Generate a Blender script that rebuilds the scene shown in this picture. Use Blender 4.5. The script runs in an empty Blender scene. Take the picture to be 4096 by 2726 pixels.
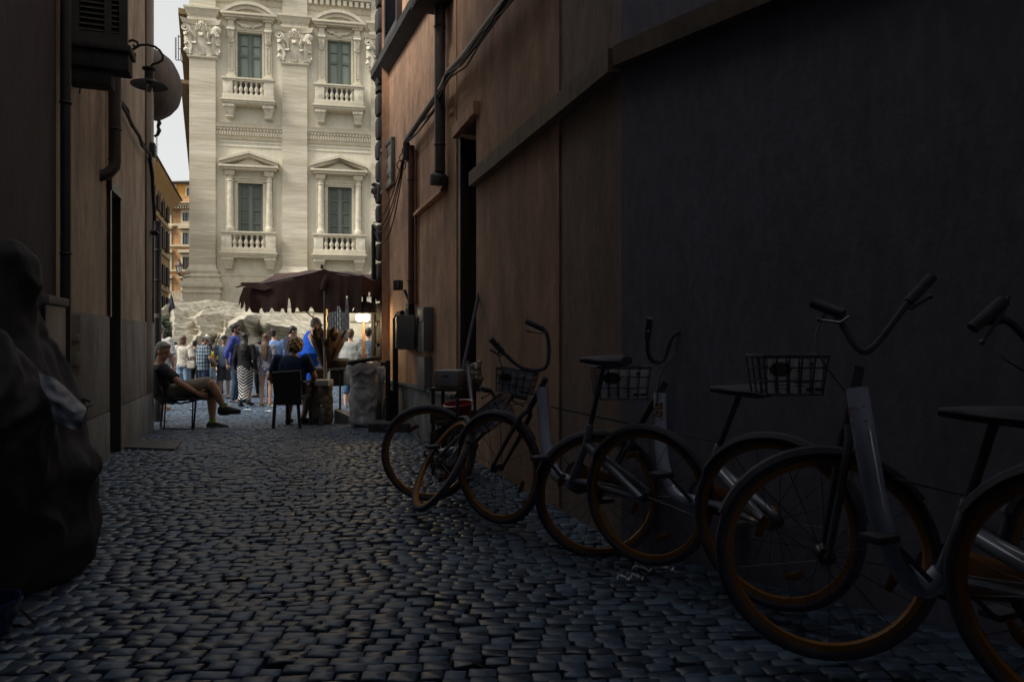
import bpy, bmesh, math, random
import numpy as np
from mathutils import Vector, Matrix, noise
random.seed(7)
R = math.radians
sc = bpy.context.scene
COL = sc.collection
# ---------------------------------------------------------------- camera
F = 2800.0; CX = 2048.0; CY = 1362.0; EYE = 1.1
cam = bpy.data.objects.new('camera', bpy.data.cameras.new('camera'))
COL.objects.link(cam); cam.location = (0, 0, EYE); cam.rotation_euler = (R(90), 0, 0)
cam.data.lens = 36 * F / 4096; cam.data.sensor_width = 36; cam.data.clip_end = 2000; cam.data.clip_start = 0.05
sc.camera = cam
# ---------------------------------------------------------------- sky, sun, exposure
SUN_EL, SUN_AZ = R(50), R(236)     # from behind the left shoulder, soft
w = bpy.data.worlds.new('World'); sc.world = w; w.use_nodes = True
nt = w.node_tree; nt.nodes.clear()
sk = nt.nodes.new('ShaderNodeTexSky'); sk.sky_type = 'NISHITA'; sk.sun_disc = False
sk.sun_elevation = SUN_EL; sk.sun_rotation = SUN_AZ; sk.dust_density = 3; sk.air_density = 1.2
hs = nt.nodes.new('ShaderNodeHueSaturation'); hs.inputs['Saturation'].default_value = 0.6
nt.links.new(sk.outputs[0], hs.inputs['Color'])
mx = nt.nodes.new('ShaderNodeMix'); mx.data_type = 'RGBA'; mx.inputs[0].default_value = 0.6
nt.links.new(hs.outputs[0], mx.inputs[6]); mx.inputs[7].default_value = (7.3, 7.1, 6.65, 1)
bg = nt.nodes.new('ShaderNodeBackground'); bg.inputs[1].default_value = 0.1
nt.links.new(mx.outputs[2], bg.inputs[0])
wo = nt.nodes.new('ShaderNodeOutputWorld'); nt.links.new(bg.outputs[0], wo.inputs[0])
sl = bpy.data.lights.new('sun', 'SUN'); sl.energy = 2.6; sl.angle = R(20); sl.color = (1, .95, .86)
so = bpy.data.objects.new('sun', sl); COL.objects.link(so)
_d = Vector((math.sin(SUN_AZ) * math.cos(SUN_EL), math.cos(SUN_AZ) * math.cos(SUN_EL), math.sin(SUN_EL)))
so.rotation_euler = _d.to_track_quat('Z', 'Y').to_euler()
sc.view_settings.view_transform = 'Standard'; sc.view_settings.look = 'None'
sc.view_settings.exposure = 0.5; sc.view_settings.gamma = 1
sc.cycles.max_bounces = 7; sc.cycles.diffuse_bounces = 5; sc.cycles.glossy_bounces = 3
sc.cycles.transmission_bounces = 4; sc.cycles.transparent_max_bounces = 6
sc.cycles.use_denoising = True; sc.cycles.sample_clamp_indirect = 4
sc.cycles.caustics_reflective = False; sc.cycles.caustics_refractive = False
sc.render.film_transparent = False
# ---------------------------------------------------------------- measuring helpers
def P(px, py, D): return Vector(((px - CX) / F * D, D, EYE + (CY - py) / F * D))
_H = [(-9, 1.04), (2.2, 1.05), (3.7, 1.12), (5, 1.13), (7, 1.14), (9.7, 1.2), (11.5, 1.27), (13, 1.33), (16, 1.41), (20, 1.45), (40, 1.5), (400, 1.5)]
def gz(D): return EYE - float(np.interp(D, [a for a, b in _H], [b for a, b in _H]))
def depth_of_foot(py):
    lo, hi = 1.5, 60
    for _ in range(40):
        m = (lo + hi) / 2
        if (EYE - gz(m)) * F / m > py - CY: lo = m
        else: hi = m
    return lo
def hit(px, py, A, d):      # ray through the pixel meets the vertical plane through A (x, y) along d
    rx = (px - CX) / F; dx, dy = d
    # A + t d = s (rx, 1)
    # A.x + t dx = s rx ; A.y + t dy = s
    t = (A[0] - A[1] * rx) / (dy * rx - dx)
    s = A[1] + t * dy
    return t, EYE + (CY - py) / F * s
# ---------------------------------------------------------------- materials
MATS = {}
def mat(name, col, rough=.7, var=.15, scale=4.0, stretch=(1, 1, 1), bump=0.0, bscale=30, metal=0, col2=None, spec=.5, emit=None, trans=0, coat=0, alpha=1, sheen=0):
    if name in MATS: return MATS[name]
    m = bpy.data.materials.new(name); m.use_nodes = True; t = m.node_tree; b = t.nodes['Principled BSDF']
    b.inputs['Roughness'].default_value = rough; b.inputs['Metallic'].default_value = metal
    b.inputs['Specular IOR Level'].default_value = spec
    b.inputs['Coat Weight'].default_value = coat
    c = (*col, 1)
    if var or col2:
        tc = t.nodes.new('ShaderNodeTexCoord'); mp = t.nodes.new('ShaderNodeMapping'); mp.inputs['Scale'].default_value = stretch
        t.links.new(tc.outputs['Object'], mp.inputs[0])
        n = t.nodes.new('ShaderNodeTexNoise'); n.inputs['Scale'].default_value = scale; n.inputs['Detail'].default_value = 6; n.inputs['Roughness'].default_value = .62
        t.links.new(mp.outputs[0], n.inputs['Vector'])
        rp = t.nodes.new('ShaderNodeValToRGB')
        rp.color_ramp.elements[0].position = .32; rp.color_ramp.elements[1].position = .68
        rp.color_ramp.elements[0].color = (*(col2 if col2 else [x * (1 - var) for x in col]), 1)
        rp.color_ramp.elements[1].color = (*[min(1, x * (1 + (0 if col2 else var))) for x in col], 1)
        t.links.new(n.outputs[0], rp.inputs[0]); t.links.new(rp.outputs[0], b.inputs['Base Color'])
        m['ramp'] = rp.name
    else: b.inputs['Base Color'].default_value = c
    if bump:
        tc = t.nodes.new('ShaderNodeTexCoord')
        n2 = t.nodes.new('ShaderNodeTexNoise'); n2.inputs['Scale'].default_value = bscale; n2.inputs['Detail'].default_value = 5
        t.links.new(tc.outputs['Object'], n2.inputs['Vector'])
        bp = t.nodes.new('ShaderNodeBump'); bp.inputs['Strength'].default_value = bump; bp.inputs['Distance'].default_value = .02
        t.links.new(n2.outputs[0], bp.inputs['Height']); t.links.new(bp.outputs[0], b.inputs['Normal'])
    if emit: b.inputs['Emission Color'].default_value = (*emit[:3], 1); b.inputs['Emission Strength'].default_value = emit[3]
    if trans: b.inputs['Transmission Weight'].default_value = trans
    if alpha < 1: b.inputs['Alpha'].default_value = alpha
    MATS[name] = m; return m
# ---------------------------------------------------------------- mesh builder
class MB:
    def __init__(s): s.v = []; s.f = []
    def add(s, vs, fs):
        o = len(s.v); s.v += [Vector(x) for x in vs]; s.f += [tuple(i + o for i in f) for f in fs]; return s
    def hexa(s, c8):
        return s.add(c8, [(0, 3, 2, 1), (4, 5, 6, 7), (0, 1, 5, 4), (1, 2, 6, 5), (2, 3, 7, 6), (3, 0, 4, 7)])
    def box(s, x0, x1, y0, y1, z0, z1, M=None):
        c = [Vector(p) for p in ((x0, y0, z0), (x1, y0, z0), (x1, y1, z0), (x0, y1, z0), (x0, y0, z1), (x1, y0, z1), (x1, y1, z1), (x0, y1, z1))]
        if M: c = [M @ p for p in c]
        return s.hexa(c)
    def bbox(s, x0, x1, y0, y1, z0, z1, b, M=None):    # box with chamfered edges
        bm = bmesh.new(); bmesh.ops.create_cube(bm, size=1)
        for v in bm.verts: v.co = Vector((x0 + (v.co.x + .5) * (x1 - x0), y0 + (v.co.y + .5) * (y1 - y0), z0 + (v.co.z + .5) * (z1 - z0)))
        bmesh.ops.bevel(bm, geom=bm.edges[:], offset=b, segments=2, affect='EDGES', profile=.6)
        bm.verts.index_update(); vs = [(M @ v.co if M else v.co.copy()) for v in bm.verts]; fs = [[v.index for v in f.verts] for f in bm.faces]; bm.free()
        return s.add(vs, fs)
    def prism(s, pts, y0, y1, M=None):     # outline in x,z extruded along y
        n = len(pts); c = [Vector((x, y0, z)) for x, z in pts] + [Vector((x, y1, z)) for x, z in pts]
        if M: c = [M @ p for p in c]
        return s.add(c, [tuple(range(n)), tuple(range(2 * n - 1, n - 1, -1))] + [(i, i + n, (i + 1) % n + n, (i + 1) % n) for i in range(n)])
    def prismz(s, pts, z0, z1):
        n = len(pts); c = [(x, y, z0) for x, y in pts] + [(x, y, z1) for x, y in pts]
        return s.add(c, [tuple(range(n - 1, -1, -1)), tuple(range(n, 2 * n))] + [(i, (i + 1) % n, (i + 1) % n + n, i + n) for i in range(n)])
    def prismx(s, pts, x0, x1):            # outline in y,z extruded along x (mouldings)
        n = len(pts); c = [(x0, y, z) for y, z in pts] + [(x1, y, z) for y, z in pts]
        return s.add(c, [tuple(range(n)), tuple(range(2 * n - 1, n - 1, -1))] + [(i, i + n, (i + 1) % n + n, (i + 1) % n) for i in range(n)])
    def loft(s, pts, rad, side=None, n=10, closed_ends=True):   # rings of ellipses along a path; side = direction of the first radius
        pts = [Vector(p) for p in pts]; k = len(pts); o = len(s.v); vs = []
        rad = [(r, r) if not isinstance(r, (tuple, list)) else r for r in rad]
        hint = Vector(side) if side else None; prev = None
        for i, p in enumerate(pts):
            t = (pts[min(i + 1, k - 1)] - pts[max(i - 1, 0)])
            t = t.normalized() if t.length > 1e-9 else Vector((0, 0, 1))
            h = hint if hint else (prev if prev else (Vector((1, 0, 0)) if abs(t.x) < .8 else Vector((0, 0, 1))))
            a = h - t * h.dot(t)
            if a.length < 1e-4: a = t.orthogonal()
            a.normalize(); b = t.cross(a); prev = a
            for j in range(n):
                q = 2 * math.pi * j / n
                vs.append(p + a * (rad[i][0] * math.cos(q)) + b * (rad[i][1] * math.sin(q)))
        fs = [(i * n + j, i * n + (j + 1) % n, (i + 1) * n + (j + 1) % n, (i + 1) * n + j) for i in range(k - 1) for j in range(n)]
        if closed_ends: fs += [tuple(range(n - 1, -1, -1)), tuple(range((k - 1) * n, k * n))]
        return s.add(vs, fs)
    def tube(s, pts, r, n=8, closed=False):
        if closed:
            pts = [Vector(p) for p in pts]; k = len(pts); vs = []; prev = None
            for i, p in enumerate(pts):
                t = (pts[(i + 1) % k] - pts[i - 1]).normalized()
                h = prev or t.orthogonal(); a = (h - t * h.dot(t)).normalized(); b = t.cross(a); prev = a
                vs += [p + a * r * math.cos(2 * math.pi * j / n) + b * r * math.sin(2 * math.pi * j / n) for j in range(n)]
            return s.add(vs, [(i * n + j, i * n + (j + 1) % n, ((i + 1) % k) * n + (j + 1) % n, ((i + 1) % k) * n + j) for i in range(k) for j in range(n)])
        return s.loft(pts, [r] * len(pts) if not isinstance(r, list) else r, n=n)
    def lathe(s, prof, c=(0, 0, 0), n=16, M=None, a0=0, a1=2 * math.pi):     # prof: (radius, z)
        full = abs(a1 - a0 - 2 * math.pi) < 1e-6; m = n if full else n + 1; vs = []
        for r, z in prof:
            for j in range(m):
                q = a0 + (a1 - a0) * j / n; p = Vector((r * math.cos(q), r * math.sin(q), z))
                vs.append((M @ p if M else p) + Vector(c))
        fs = []
        for i in range(len(prof) - 1):
            for j in range(n if full else n):
                j2 = (j + 1) % m if full else j + 1
                fs.append((i * m + j, i * m + j2, (i + 1) * m + j2, (i + 1) * m + j))
        return s.add(vs, fs)
    def ball(s, c, r, n=10, m=7, M=None):
        r = r if isinstance(r, (tuple, list)) else (r, r, r); vs = []; 
        for i in range(m + 1):
            a = math.pi * i / m
            for j in range(n):
                q = 2 * math.pi * j / n; p = Vector((r[0] * math.sin(a) * math.cos(q), r[1] * math.sin(a) * math.sin(q), -r[2] * math.cos(a)))
                vs.append((M @ p if M else p) + Vector(c))
        return s.add(vs, [(i * n + j, i * n + (j + 1) % n, (i + 1) * n + (j + 1) % n, (i + 1) * n + j) for i in range(m) for j in range(n)])
    def torus(s, c, ax, R0, r, N=48, n=8, M=None, flat=1.0):
        ax = Vector(ax).normalized(); u = ax.orthogonal().normalized(); v = ax.cross(u); vs = []
        for i in range(N):
            q = 2 * math.pi * i / N; d = u * math.cos(q) + v * math.sin(q)
            for j in range(n):
                t = 2 * math.pi * j / n; vs.append(Vector(c) + d * (R0 + r * flat * math.cos(t)) + ax * r * math.sin(t))
        return s.add(vs, [(i * n + j, ((i + 1) % N) * n + j, ((i + 1) % N) * n + (j + 1) % n, i * n + (j + 1) % n) for i in range(N) for j in range(n)])
    def mesh(s, name, smooth=False, inv=None):
        me = bpy.data.meshes.new(name)
        vs = [inv @ v for v in s.v] if inv else s.v
        me.from_pydata([tuple(v) for v in vs], [], s.f); me.update()
        bm = bmesh.new(); bm.from_mesh(me); bmesh.ops.remove_doubles(bm, verts=bm.verts, dist=1e-5); bmesh.ops.recalc_face_normals(bm, faces=bm.faces); bm.to_mesh(me); bm.free()
        if smooth:
            me.polygons.foreach_set('use_smooth', [True] * len(me.polygons))
            if smooth != 'all': me.set_sharp_from_angle(angle=R(42))
        return me
    def build(s, name, m, parent=None, smooth=True, world=True):
        inv = WM[parent.name].inverted() if (parent is not None and world and parent.name in WM) else None
        o = bpy.data.objects.new(name, s.mesh(name, smooth, inv)); COL.objects.link(o)
        if m: o.data.materials.append(m)
        if parent is not None: o.parent = parent; WM[o.name] = WM[parent.name].copy()
        else: WM[o.name] = Matrix.Identity(4)
        return o
WM = {}
def thing(name, label, cat, loc=(0, 0, 0), rotz=0, group=None):
    o = bpy.data.objects.new(name, None); COL.objects.link(o); o.location = loc; o.rotation_euler = (0, 0, rotz); o.empty_display_size = .2
    WM[o.name] = Matrix.Translation(Vector(loc)) @ Matrix.Rotation(rotz, 4, 'Z')
    o['label'] = label; o['category'] = cat
    if group: o['group'] = group
    return o
def tag(o, label, cat, group=None):
    o['label'] = label; o['category'] = cat
    if group: o['group'] = group
    return o
def struct(o, kind='structure'): o['kind'] = kind; return o
def text(s, size, name, m, parent, loc, rot, ext=.002, spacing=1.0, align='CENTER', sx=1.0):
    cu = bpy.data.curves.new(name, 'FONT'); cu.body = s; cu.size = size; cu.extrude = ext; cu.align_x = align; cu.align_y = 'CENTER'; cu.space_character = spacing; cu.resolution_u = 3
    t = bpy.data.objects.new('tmp', cu); COL.objects.link(t)
    dg = bpy.context.evaluated_depsgraph_get(); me = bpy.data.meshes.new_from_object(t.evaluated_get(dg)); bpy.data.objects.remove(t); bpy.data.curves.remove(cu)
    M = Matrix.Translation(loc) @ rot.to_4x4() @ Matrix.Diagonal((sx, 1, 1, 1))
    if parent is not None: M = WM[parent.name].inverted() @ M
    me.transform(M); me.name = name
    o = bpy.data.objects.new(name, me); COL.objects.link(o); me.materials.clear(); me.materials.append(m)
    if parent is not None: o.parent = parent; WM[o.name] = WM[parent.name].copy()
    return o
def remeshed(mb, name, m, parent, voxel=.014, smooth=4, disp=None, dscale=6, world=False):
    t = bpy.data.objects.new('tmp', mb.mesh('tmp', False)); COL.objects.link(t)
    r = t.modifiers.new('r', 'REMESH'); r.mode = 'VOXEL'; r.voxel_size = voxel; r.use_smooth_shade = True
    s_ = t.modifiers.new('s', 'SMOOTH'); s_.iterations = smooth; s_.factor = .5
    dg = bpy.context.evaluated_depsgraph_get(); me = bpy.data.meshes.new_from_object(t.evaluated_get(dg)); old = t.data; bpy.data.objects.remove(t); bpy.data.meshes.remove(old)
    if disp:
        me.update(); nn = [v.normal.copy() for v in me.vertices]
        for v, n_ in zip(me.vertices, nn):
            c = v.co; f = noise.noise(Vector((c.x * dscale * 1.6, c.y * dscale * 1.6, c.z * dscale * .8))) + .5 * noise.noise(c * dscale * 2.3)
            v.co = c + n_ * f * disp
    if world and parent is not None: me.transform(WM[parent.name].inverted())
    me.name = name; o = bpy.data.objects.new(name, me); COL.objects.link(o); me.materials.append(m)
    me.polygons.foreach_set('use_smooth', [True] * len(me.polygons))
    if parent is not None: o.parent = parent; WM[o.name] = WM[parent.name].copy()
    return o
# ---------------------------------------------------------------- materials of the place
def streaky(name, col, col2, rough=.85, dark=.55, sc1=1.2, bump=.25, gloss=.3):
    m = bpy.data.materials.new(name); m.use_nodes = True; t = m.node_tree; b = t.nodes['Principled BSDF']; L = t.links.new
    tc = t.nodes.new('ShaderNodeTexCoord')
    def nz(scale, st, det=7, ro=.62):
        mp = t.nodes.new('ShaderNodeMapping'); mp.inputs['Scale'].default_value = st; L(tc.outputs['Object'], mp.inputs[0])
        n = t.nodes.new('ShaderNodeTexNoise'); n.inputs['Scale'].default_value = scale; n.inputs['Detail'].default_value = det; n.inputs['Roughness'].default_value = ro; L(mp.outputs[0], n.inputs['Vector']); return n
    def ramp(n, c0, c1, p0=.3, p1=.7):
        r = t.nodes.new('ShaderNodeValToRGB'); e = r.color_ramp.elements; e[0].position = p0; e[1].position = p1; e[0].color = (*c0, 1); e[1].color = (*c1, 1); L(n.outputs[0], r.inputs[0]); return r
    def mix(f, a, b_, mode='MIX'):
        x = t.nodes.new('ShaderNodeMix'); x.data_type = 'RGBA'; x.blend_type = mode
        if isinstance(f, float): x.inputs[0].default_value = f
        else: L(f, x.inputs[0])
        L(a, x.inputs[6]); L(b_, x.inputs[7]); return x
    big = ramp(nz(sc1, (1, 1, .8)), col2, col)
    st = ramp(nz(4.5, (1, 1, .30)), (dark, dark, dark * .97), (1.12, 1.1, 1.08), .28, .62)
    fine = ramp(nz(26, (1, 1, .35), 5), (.8, .8, .8), (1.1, 1.1, 1.1))
    m1 = mix(1.0, big.outputs[0], st.outputs[0], 'MULTIPLY'); m2 = mix(1.0, m1.outputs[2], fine.outputs[0], 'MULTIPLY')
    L(m2.outputs[2], b.inputs['Base Color']); b.inputs['Roughness'].default_value = rough; b.inputs['Specular IOR Level'].default_value = gloss
    bn = nz(14, (1, 1, .7), 8, .7); bp = t.nodes.new('ShaderNodeBump'); bp.inputs['Strength'].default_value = bump; bp.inputs['Distance'].default_value = .02
    L(bn.outputs[0], bp.inputs['Height']); L(bp.outputs[0], b.inputs['Normal'])
    MATS[name] = m; return m
m_orange = streaky('orange_stucco', (.74, .45, .29), (.46, .31, .23), dark=.55)
m_brownwall = streaky('brown_stucco', (.50, .42, .325), (.34, .30, .25), dark=.55)
m_greystone = streaky('grey_plinth', (.255, .275, .285), (.17, .185, .19), dark=.55, gloss=.4)
m_cornerstone = streaky('corner_stone', (.36, .34, .30), (.27, .26, .23), dark=.7)
m_shadeblue = streaky('shaded_slate', (.31, .315, .40), (.28, .285, .36), dark=.9)  # shade of the near alley end put into the colour
m_dimorange = streaky('dimmed_orange_stucco', (.52, .33, .23), (.35, .245, .185), dark=.6)  # dimmed copy of the orange stucco, falling light painted in
m_shadebrown = streaky('shaded_brown_plaster', (.31, .235, .215), (.24, .195, .18), dark=.75)  # next darker step of the same wall, shade painted in
m_shadered = streaky('shaded_red_plaster', (.085, .082, .098), (.075, .072, .088), dark=.85)  # darker left front, near-end shade also put into its colour
m_setback = streaky('setback_stucco', (.30, .29, .30), (.22, .21, .22), dark=.7)
m_darkstone = streaky('dark_stone', (.085, .085, .085), (.05, .05, .05), dark=.7)
m_trav = streaky('travertine', (.66, .61, .49), (.55, .51, .41), dark=.93, bump=.08)
def travertine():
    m = bpy.data.materials.new('travertine_courses'); m.use_nodes = True; t = m.node_tree; b = t.nodes['Principled BSDF']; L = t.links.new
    tc = t.nodes.new('ShaderNodeTexCoord'); mp = t.nodes.new('ShaderNodeMapping'); mp.inputs['Scale'].default_value = (.3, .5, 6.5); L(tc.outputs['Object'], mp.inputs[0])
    n = t.nodes.new('ShaderNodeTexNoise'); n.inputs['Scale'].default_value = 1.6; n.inputs['Detail'].default_value = 9; n.inputs['Roughness'].default_value = .7; n.inputs['Distortion'].default_value = .6; L(mp.outputs[0], n.inputs['Vector'])
    r = t.nodes.new('ShaderNodeValToRGB'); e = r.color_ramp.elements; e[0].position = .34; e[1].position = .6; e[0].color = (.46, .41, .315, 1); e[1].color = (.68, .63, .51, 1); L(n.outputs[0], r.inputs[0])
    mp2 = t.nodes.new('ShaderNodeMapping'); mp2.inputs['Scale'].default_value = (.01, .01, .75); L(tc.outputs['Object'], mp2.inputs[0])
    n2 = t.nodes.new('ShaderNodeTexNoise'); n2.inputs['Scale'].default_value = 1.3; n2.inputs['Detail'].default_value = 1; L(mp2.outputs[0], n2.inputs['Vector'])
    r2 = t.nodes.new('ShaderNodeValToRGB'); e = r2.color_ramp.elements; e[0].position = .4; e[1].position = .6; e[0].color = (.84, .82, .78, 1); e[1].color = (1.08, 1.08, 1.08, 1); L(n2.outputs[0], r2.inputs[0])
    x = t.nodes.new('ShaderNodeMix'); x.data_type = 'RGBA'; x.blend_type = 'MULTIPLY'; x.inputs[0].default_value = 1; L(r.outputs[0], x.inputs[6]); L(r2.outputs[0], x.inputs[7])
    L(x.outputs[2], b.inputs['Base Color']); b.inputs['Roughness'].default_value = .8
    bp = t.nodes.new('ShaderNodeBump'); bp.inputs['Strength'].default_value = .35; bp.inputs['Distance'].default_value = .03; L(n.outputs[0], bp.inputs['Height']); L(bp.outputs[0], b.inputs['Normal'])
    return m
m_travc = travertine()
m_pstucco = streaky('pale_stucco', (.72, .69, .585), (.63, .605, .51), dark=.95, bump=.06, sc1=.4)
m_carved = mat('carved_stone', (.66, .61, .49), .85, .25, 3.0, bump=.3, bscale=12)
m_rock = None
m_iron = mat('black_iron', (.022, .022, .024), .5, .3, 9, spec=.4)
m_dpipe = mat('dark_pipe', (.045, .042, .04), .55, .3, 5)
m_bpipe = mat('brown_pipe', (.13, .06, .04), .6, .3, 5)
m_door = mat('dark_door_wood', (.035, .03, .026), .45, .4, 6, (1, 1, .2))
m_rubber = mat('black_rubber', (.02, .02, .021), .7, .2, 20)
# ---------------------------------------------------------------- frames on walls
class Fr:
    def __init__(s, A, d):
        s.A = A; l = math.hypot(*d); s.d = (d[0] / l, d[1] / l); x = Vector((s.d[0], s.d[1], 0)); z = Vector((0, 0, 1)); y = z.cross(x)
        s.M = Matrix(((x.x, y.x, 0, A[0]), (x.y, y.y, 0, A[1]), (0, 0, 1, 0), (0, 0, 0, 1)))
    def px(s, a, b): return hit(a, b, s.A, s.d)
    def w(s, t, y, z): return s.M @ Vector((t, y, z))
    def at(s, a, b, out=0): t, z = s.px(a, b); return s.w(t, -out, z)
LW = Fr((-4.83, 9.4), (-.346, 1)); R1 = Fr((-2.0, 10.9), (.411, -1)); R2 = Fr((-.64, 7.58), (.33, -1))
FA = Fr((-20.75, 45.0), (math.cos(R(11.5)), math.sin(R(11.5))))
# ---------------------------------------------------------------- ground
def setting():
    m = mat('piazza_ground', (.05, .051, .053), .6, .35, 2.5, bump=.6, bscale=14)
    mb = MB(); xs = [-220, -60, -20, -12, -8, -5, -3, -1, 1, 3, 6, 20, 60, 220]; ys = [-30, -6, 0, 1, 2, 3, 4, 5, 6, 7, 8, 9, 10, 11, 12, 13, 14, 16, 18, 20, 24, 30, 40, 60, 100, 200, 420]
    vs = [(x, y, gz(y) - (.024 if y < 27 else .0)) for y in ys for x in xs]; n = len(xs)
    mb.add(vs, [(j * n + i, j * n + i + 1, (j + 1) * n + i + 1, (j + 1) * n + i) for j in range(len(ys) - 1) for i in range(n - 1)])
    struct(mb.build('ground', m))
    # cobbles, one domed stone each
    rng = np.random.default_rng(3); V = []; Fc = []; C = []
    ring = [(-1, -.8), (-.92, -1), (.92, -1), (1, -.8), (1, .8), (.92, 1), (-.92, 1), (-1, .8)]
    ring = np.array(ring); off = 0
    y = 1.35; row = 0
    while y < 27:
        far = y > 11
        px_ = .09 if not far else .11; py_ = .061 if not far else .085
        if far: xl, xr = (-.56 * y, -.16 * y)
        else:
            xl = max(-4.83 - .346 * (y - 9.4) + .0, -.8 * y - .2); xr = 1.9 - .33 * y if y > 3.84 else min(.63 + .81 * (3.84 - y), .78 * y + .2)
        x = xl - rng.random() * px_
        while x < xr:
            wx = px_ * (.78 + rng.random() * .5); cx = x + wx / 2; x += wx
            arc = .045 * math.sin(cx * 1.9 + y * .7) + .06 * (cx + 1) + .02 * math.sin(cx * 6 + y * 3)
            cy = y + arc + rng.normal() * .005
            hx = wx / 2 * (.93 + rng.random() * .06); hy = py_ / 2 * (.87 + rng.random() * .11)
            a = rng.normal() * .05 + .06; ca, sa = math.cos(a), math.sin(a)
            tx, ty = rng.normal() * .027, rng.normal() * .038; dz = rng.normal() * .003
            jit = np.repeat(rng.normal(size=(4, 2)) * .08, 2, axis=0)[[7, 0, 1, 2, 3, 4, 5, 6]] + rng.normal(size=(8, 2)) * .025
            base = gz(cy)
            for s_, hz in ((1.0, -.024), (.98, -.004), (.90, 0.0)):
                q = (ring + jit) * s_ * [hx, hy]
                X = cx + q[:, 0] * ca - q[:, 1] * sa; Y = cy + q[:, 0] * sa + q[:, 1] * ca
                Z = base + hz + dz + (q[:, 0] * tx + q[:, 1] * ty if hz > -.03 else 0)
                V.append(np.stack([X, Y, np.broadcast_to(Z, X.shape)], 1))
            V.append(np.array([[cx, cy, base + .0008 + dz]]))
            for r_ in range(2):
                for j in range(8):
                    Fc.append((off + r_ * 8 + j, off + r_ * 8 + (j + 1) % 8, off + r_ * 8 + 8 + (j + 1) % 8, off + r_ * 8 + 8 + j))
            for j in range(8): Fc.append((off + 16 + j, off + 16 + (j + 1) % 8, off + 24, off + 24))
            C.append(rng.random()); off += 25
        y += py_; row += 1
    V = np.concatenate(V); me = bpy.data.meshes.new('cobbles')
    me.from_pydata(V.tolist(), [], [f if f[2] != f[3] else f[:3] for f in Fc]); me.update()
    at = me.attributes.new('shade', 'FLOAT', 'POINT'); at.data.foreach_set('value', np.repeat(np.array(C, dtype=np.float32), 25))
    me.polygons.foreach_set('use_smooth', [True] * len(me.polygons))
    m = bpy.data.materials.new('basalt_cobble'); m.use_nodes = True; t = m.node_tree; b = t.nodes['Principled BSDF']; L = t.links.new
    an = t.nodes.new('ShaderNodeAttribute'); an.attribute_name = 'shade'
    r = t.nodes.new('ShaderNodeValToRGB'); e = r.color_ramp.elements; e[0].color = (.032, .050, .078, 1); e[1].color = (.085, .138, .218, 1); L(an.outputs['Fac'], r.inputs[0])
    tc = t.nodes.new('ShaderNodeTexCoord'); n1 = t.nodes.new('ShaderNodeTexNoise'); n1.inputs['Scale'].default_value = 22; n1.inputs['Detail'].default_value = 7; L(tc.outputs['Object'], n1.inputs['Vector'])
    r1 = t.nodes.new('ShaderNodeValToRGB'); e = r1.color_ramp.elements; e[0].position = .3; e[1].position = .7; e[0].color = (.6, .6, .6, 1); e[1].color = (1.25, 1.25, 1.25, 1); L(n1.outputs[0], r1.inputs[0])
    x = t.nodes.new('ShaderNodeMix'); x.data_type = 'RGBA'; x.blend_type = 'MULTIPLY'; x.inputs[0].default_value = 1; L(r.outputs[0], x.inputs[6]); L(r1.outputs[0], x.inputs[7]); L(x.outputs[2], b.inputs['Base Color'])
    mr = t.nodes.new('ShaderNodeMapRange'); mr.inputs[3].default_value = .34; mr.inputs[4].default_value = .55; L(an.outputs['Fac'], mr.inputs[0]); L(mr.outputs[0], b.inputs['Roughness'])
    bp = t.nodes.new('ShaderNodeBump'); bp.inputs['Strength'].default_value = .4; bp.inputs['Distance'].default_value = .006; L(n1.outputs[0], bp.inputs['Height']); L(bp.outputs[0], b.inputs['Normal'])
    b.inputs['Specular IOR Level'].default_value = .5
    o = bpy.data.objects.new('cobbled_street', me); COL.objects.link(o); me.materials.append(m); struct(o)
setting()
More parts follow.
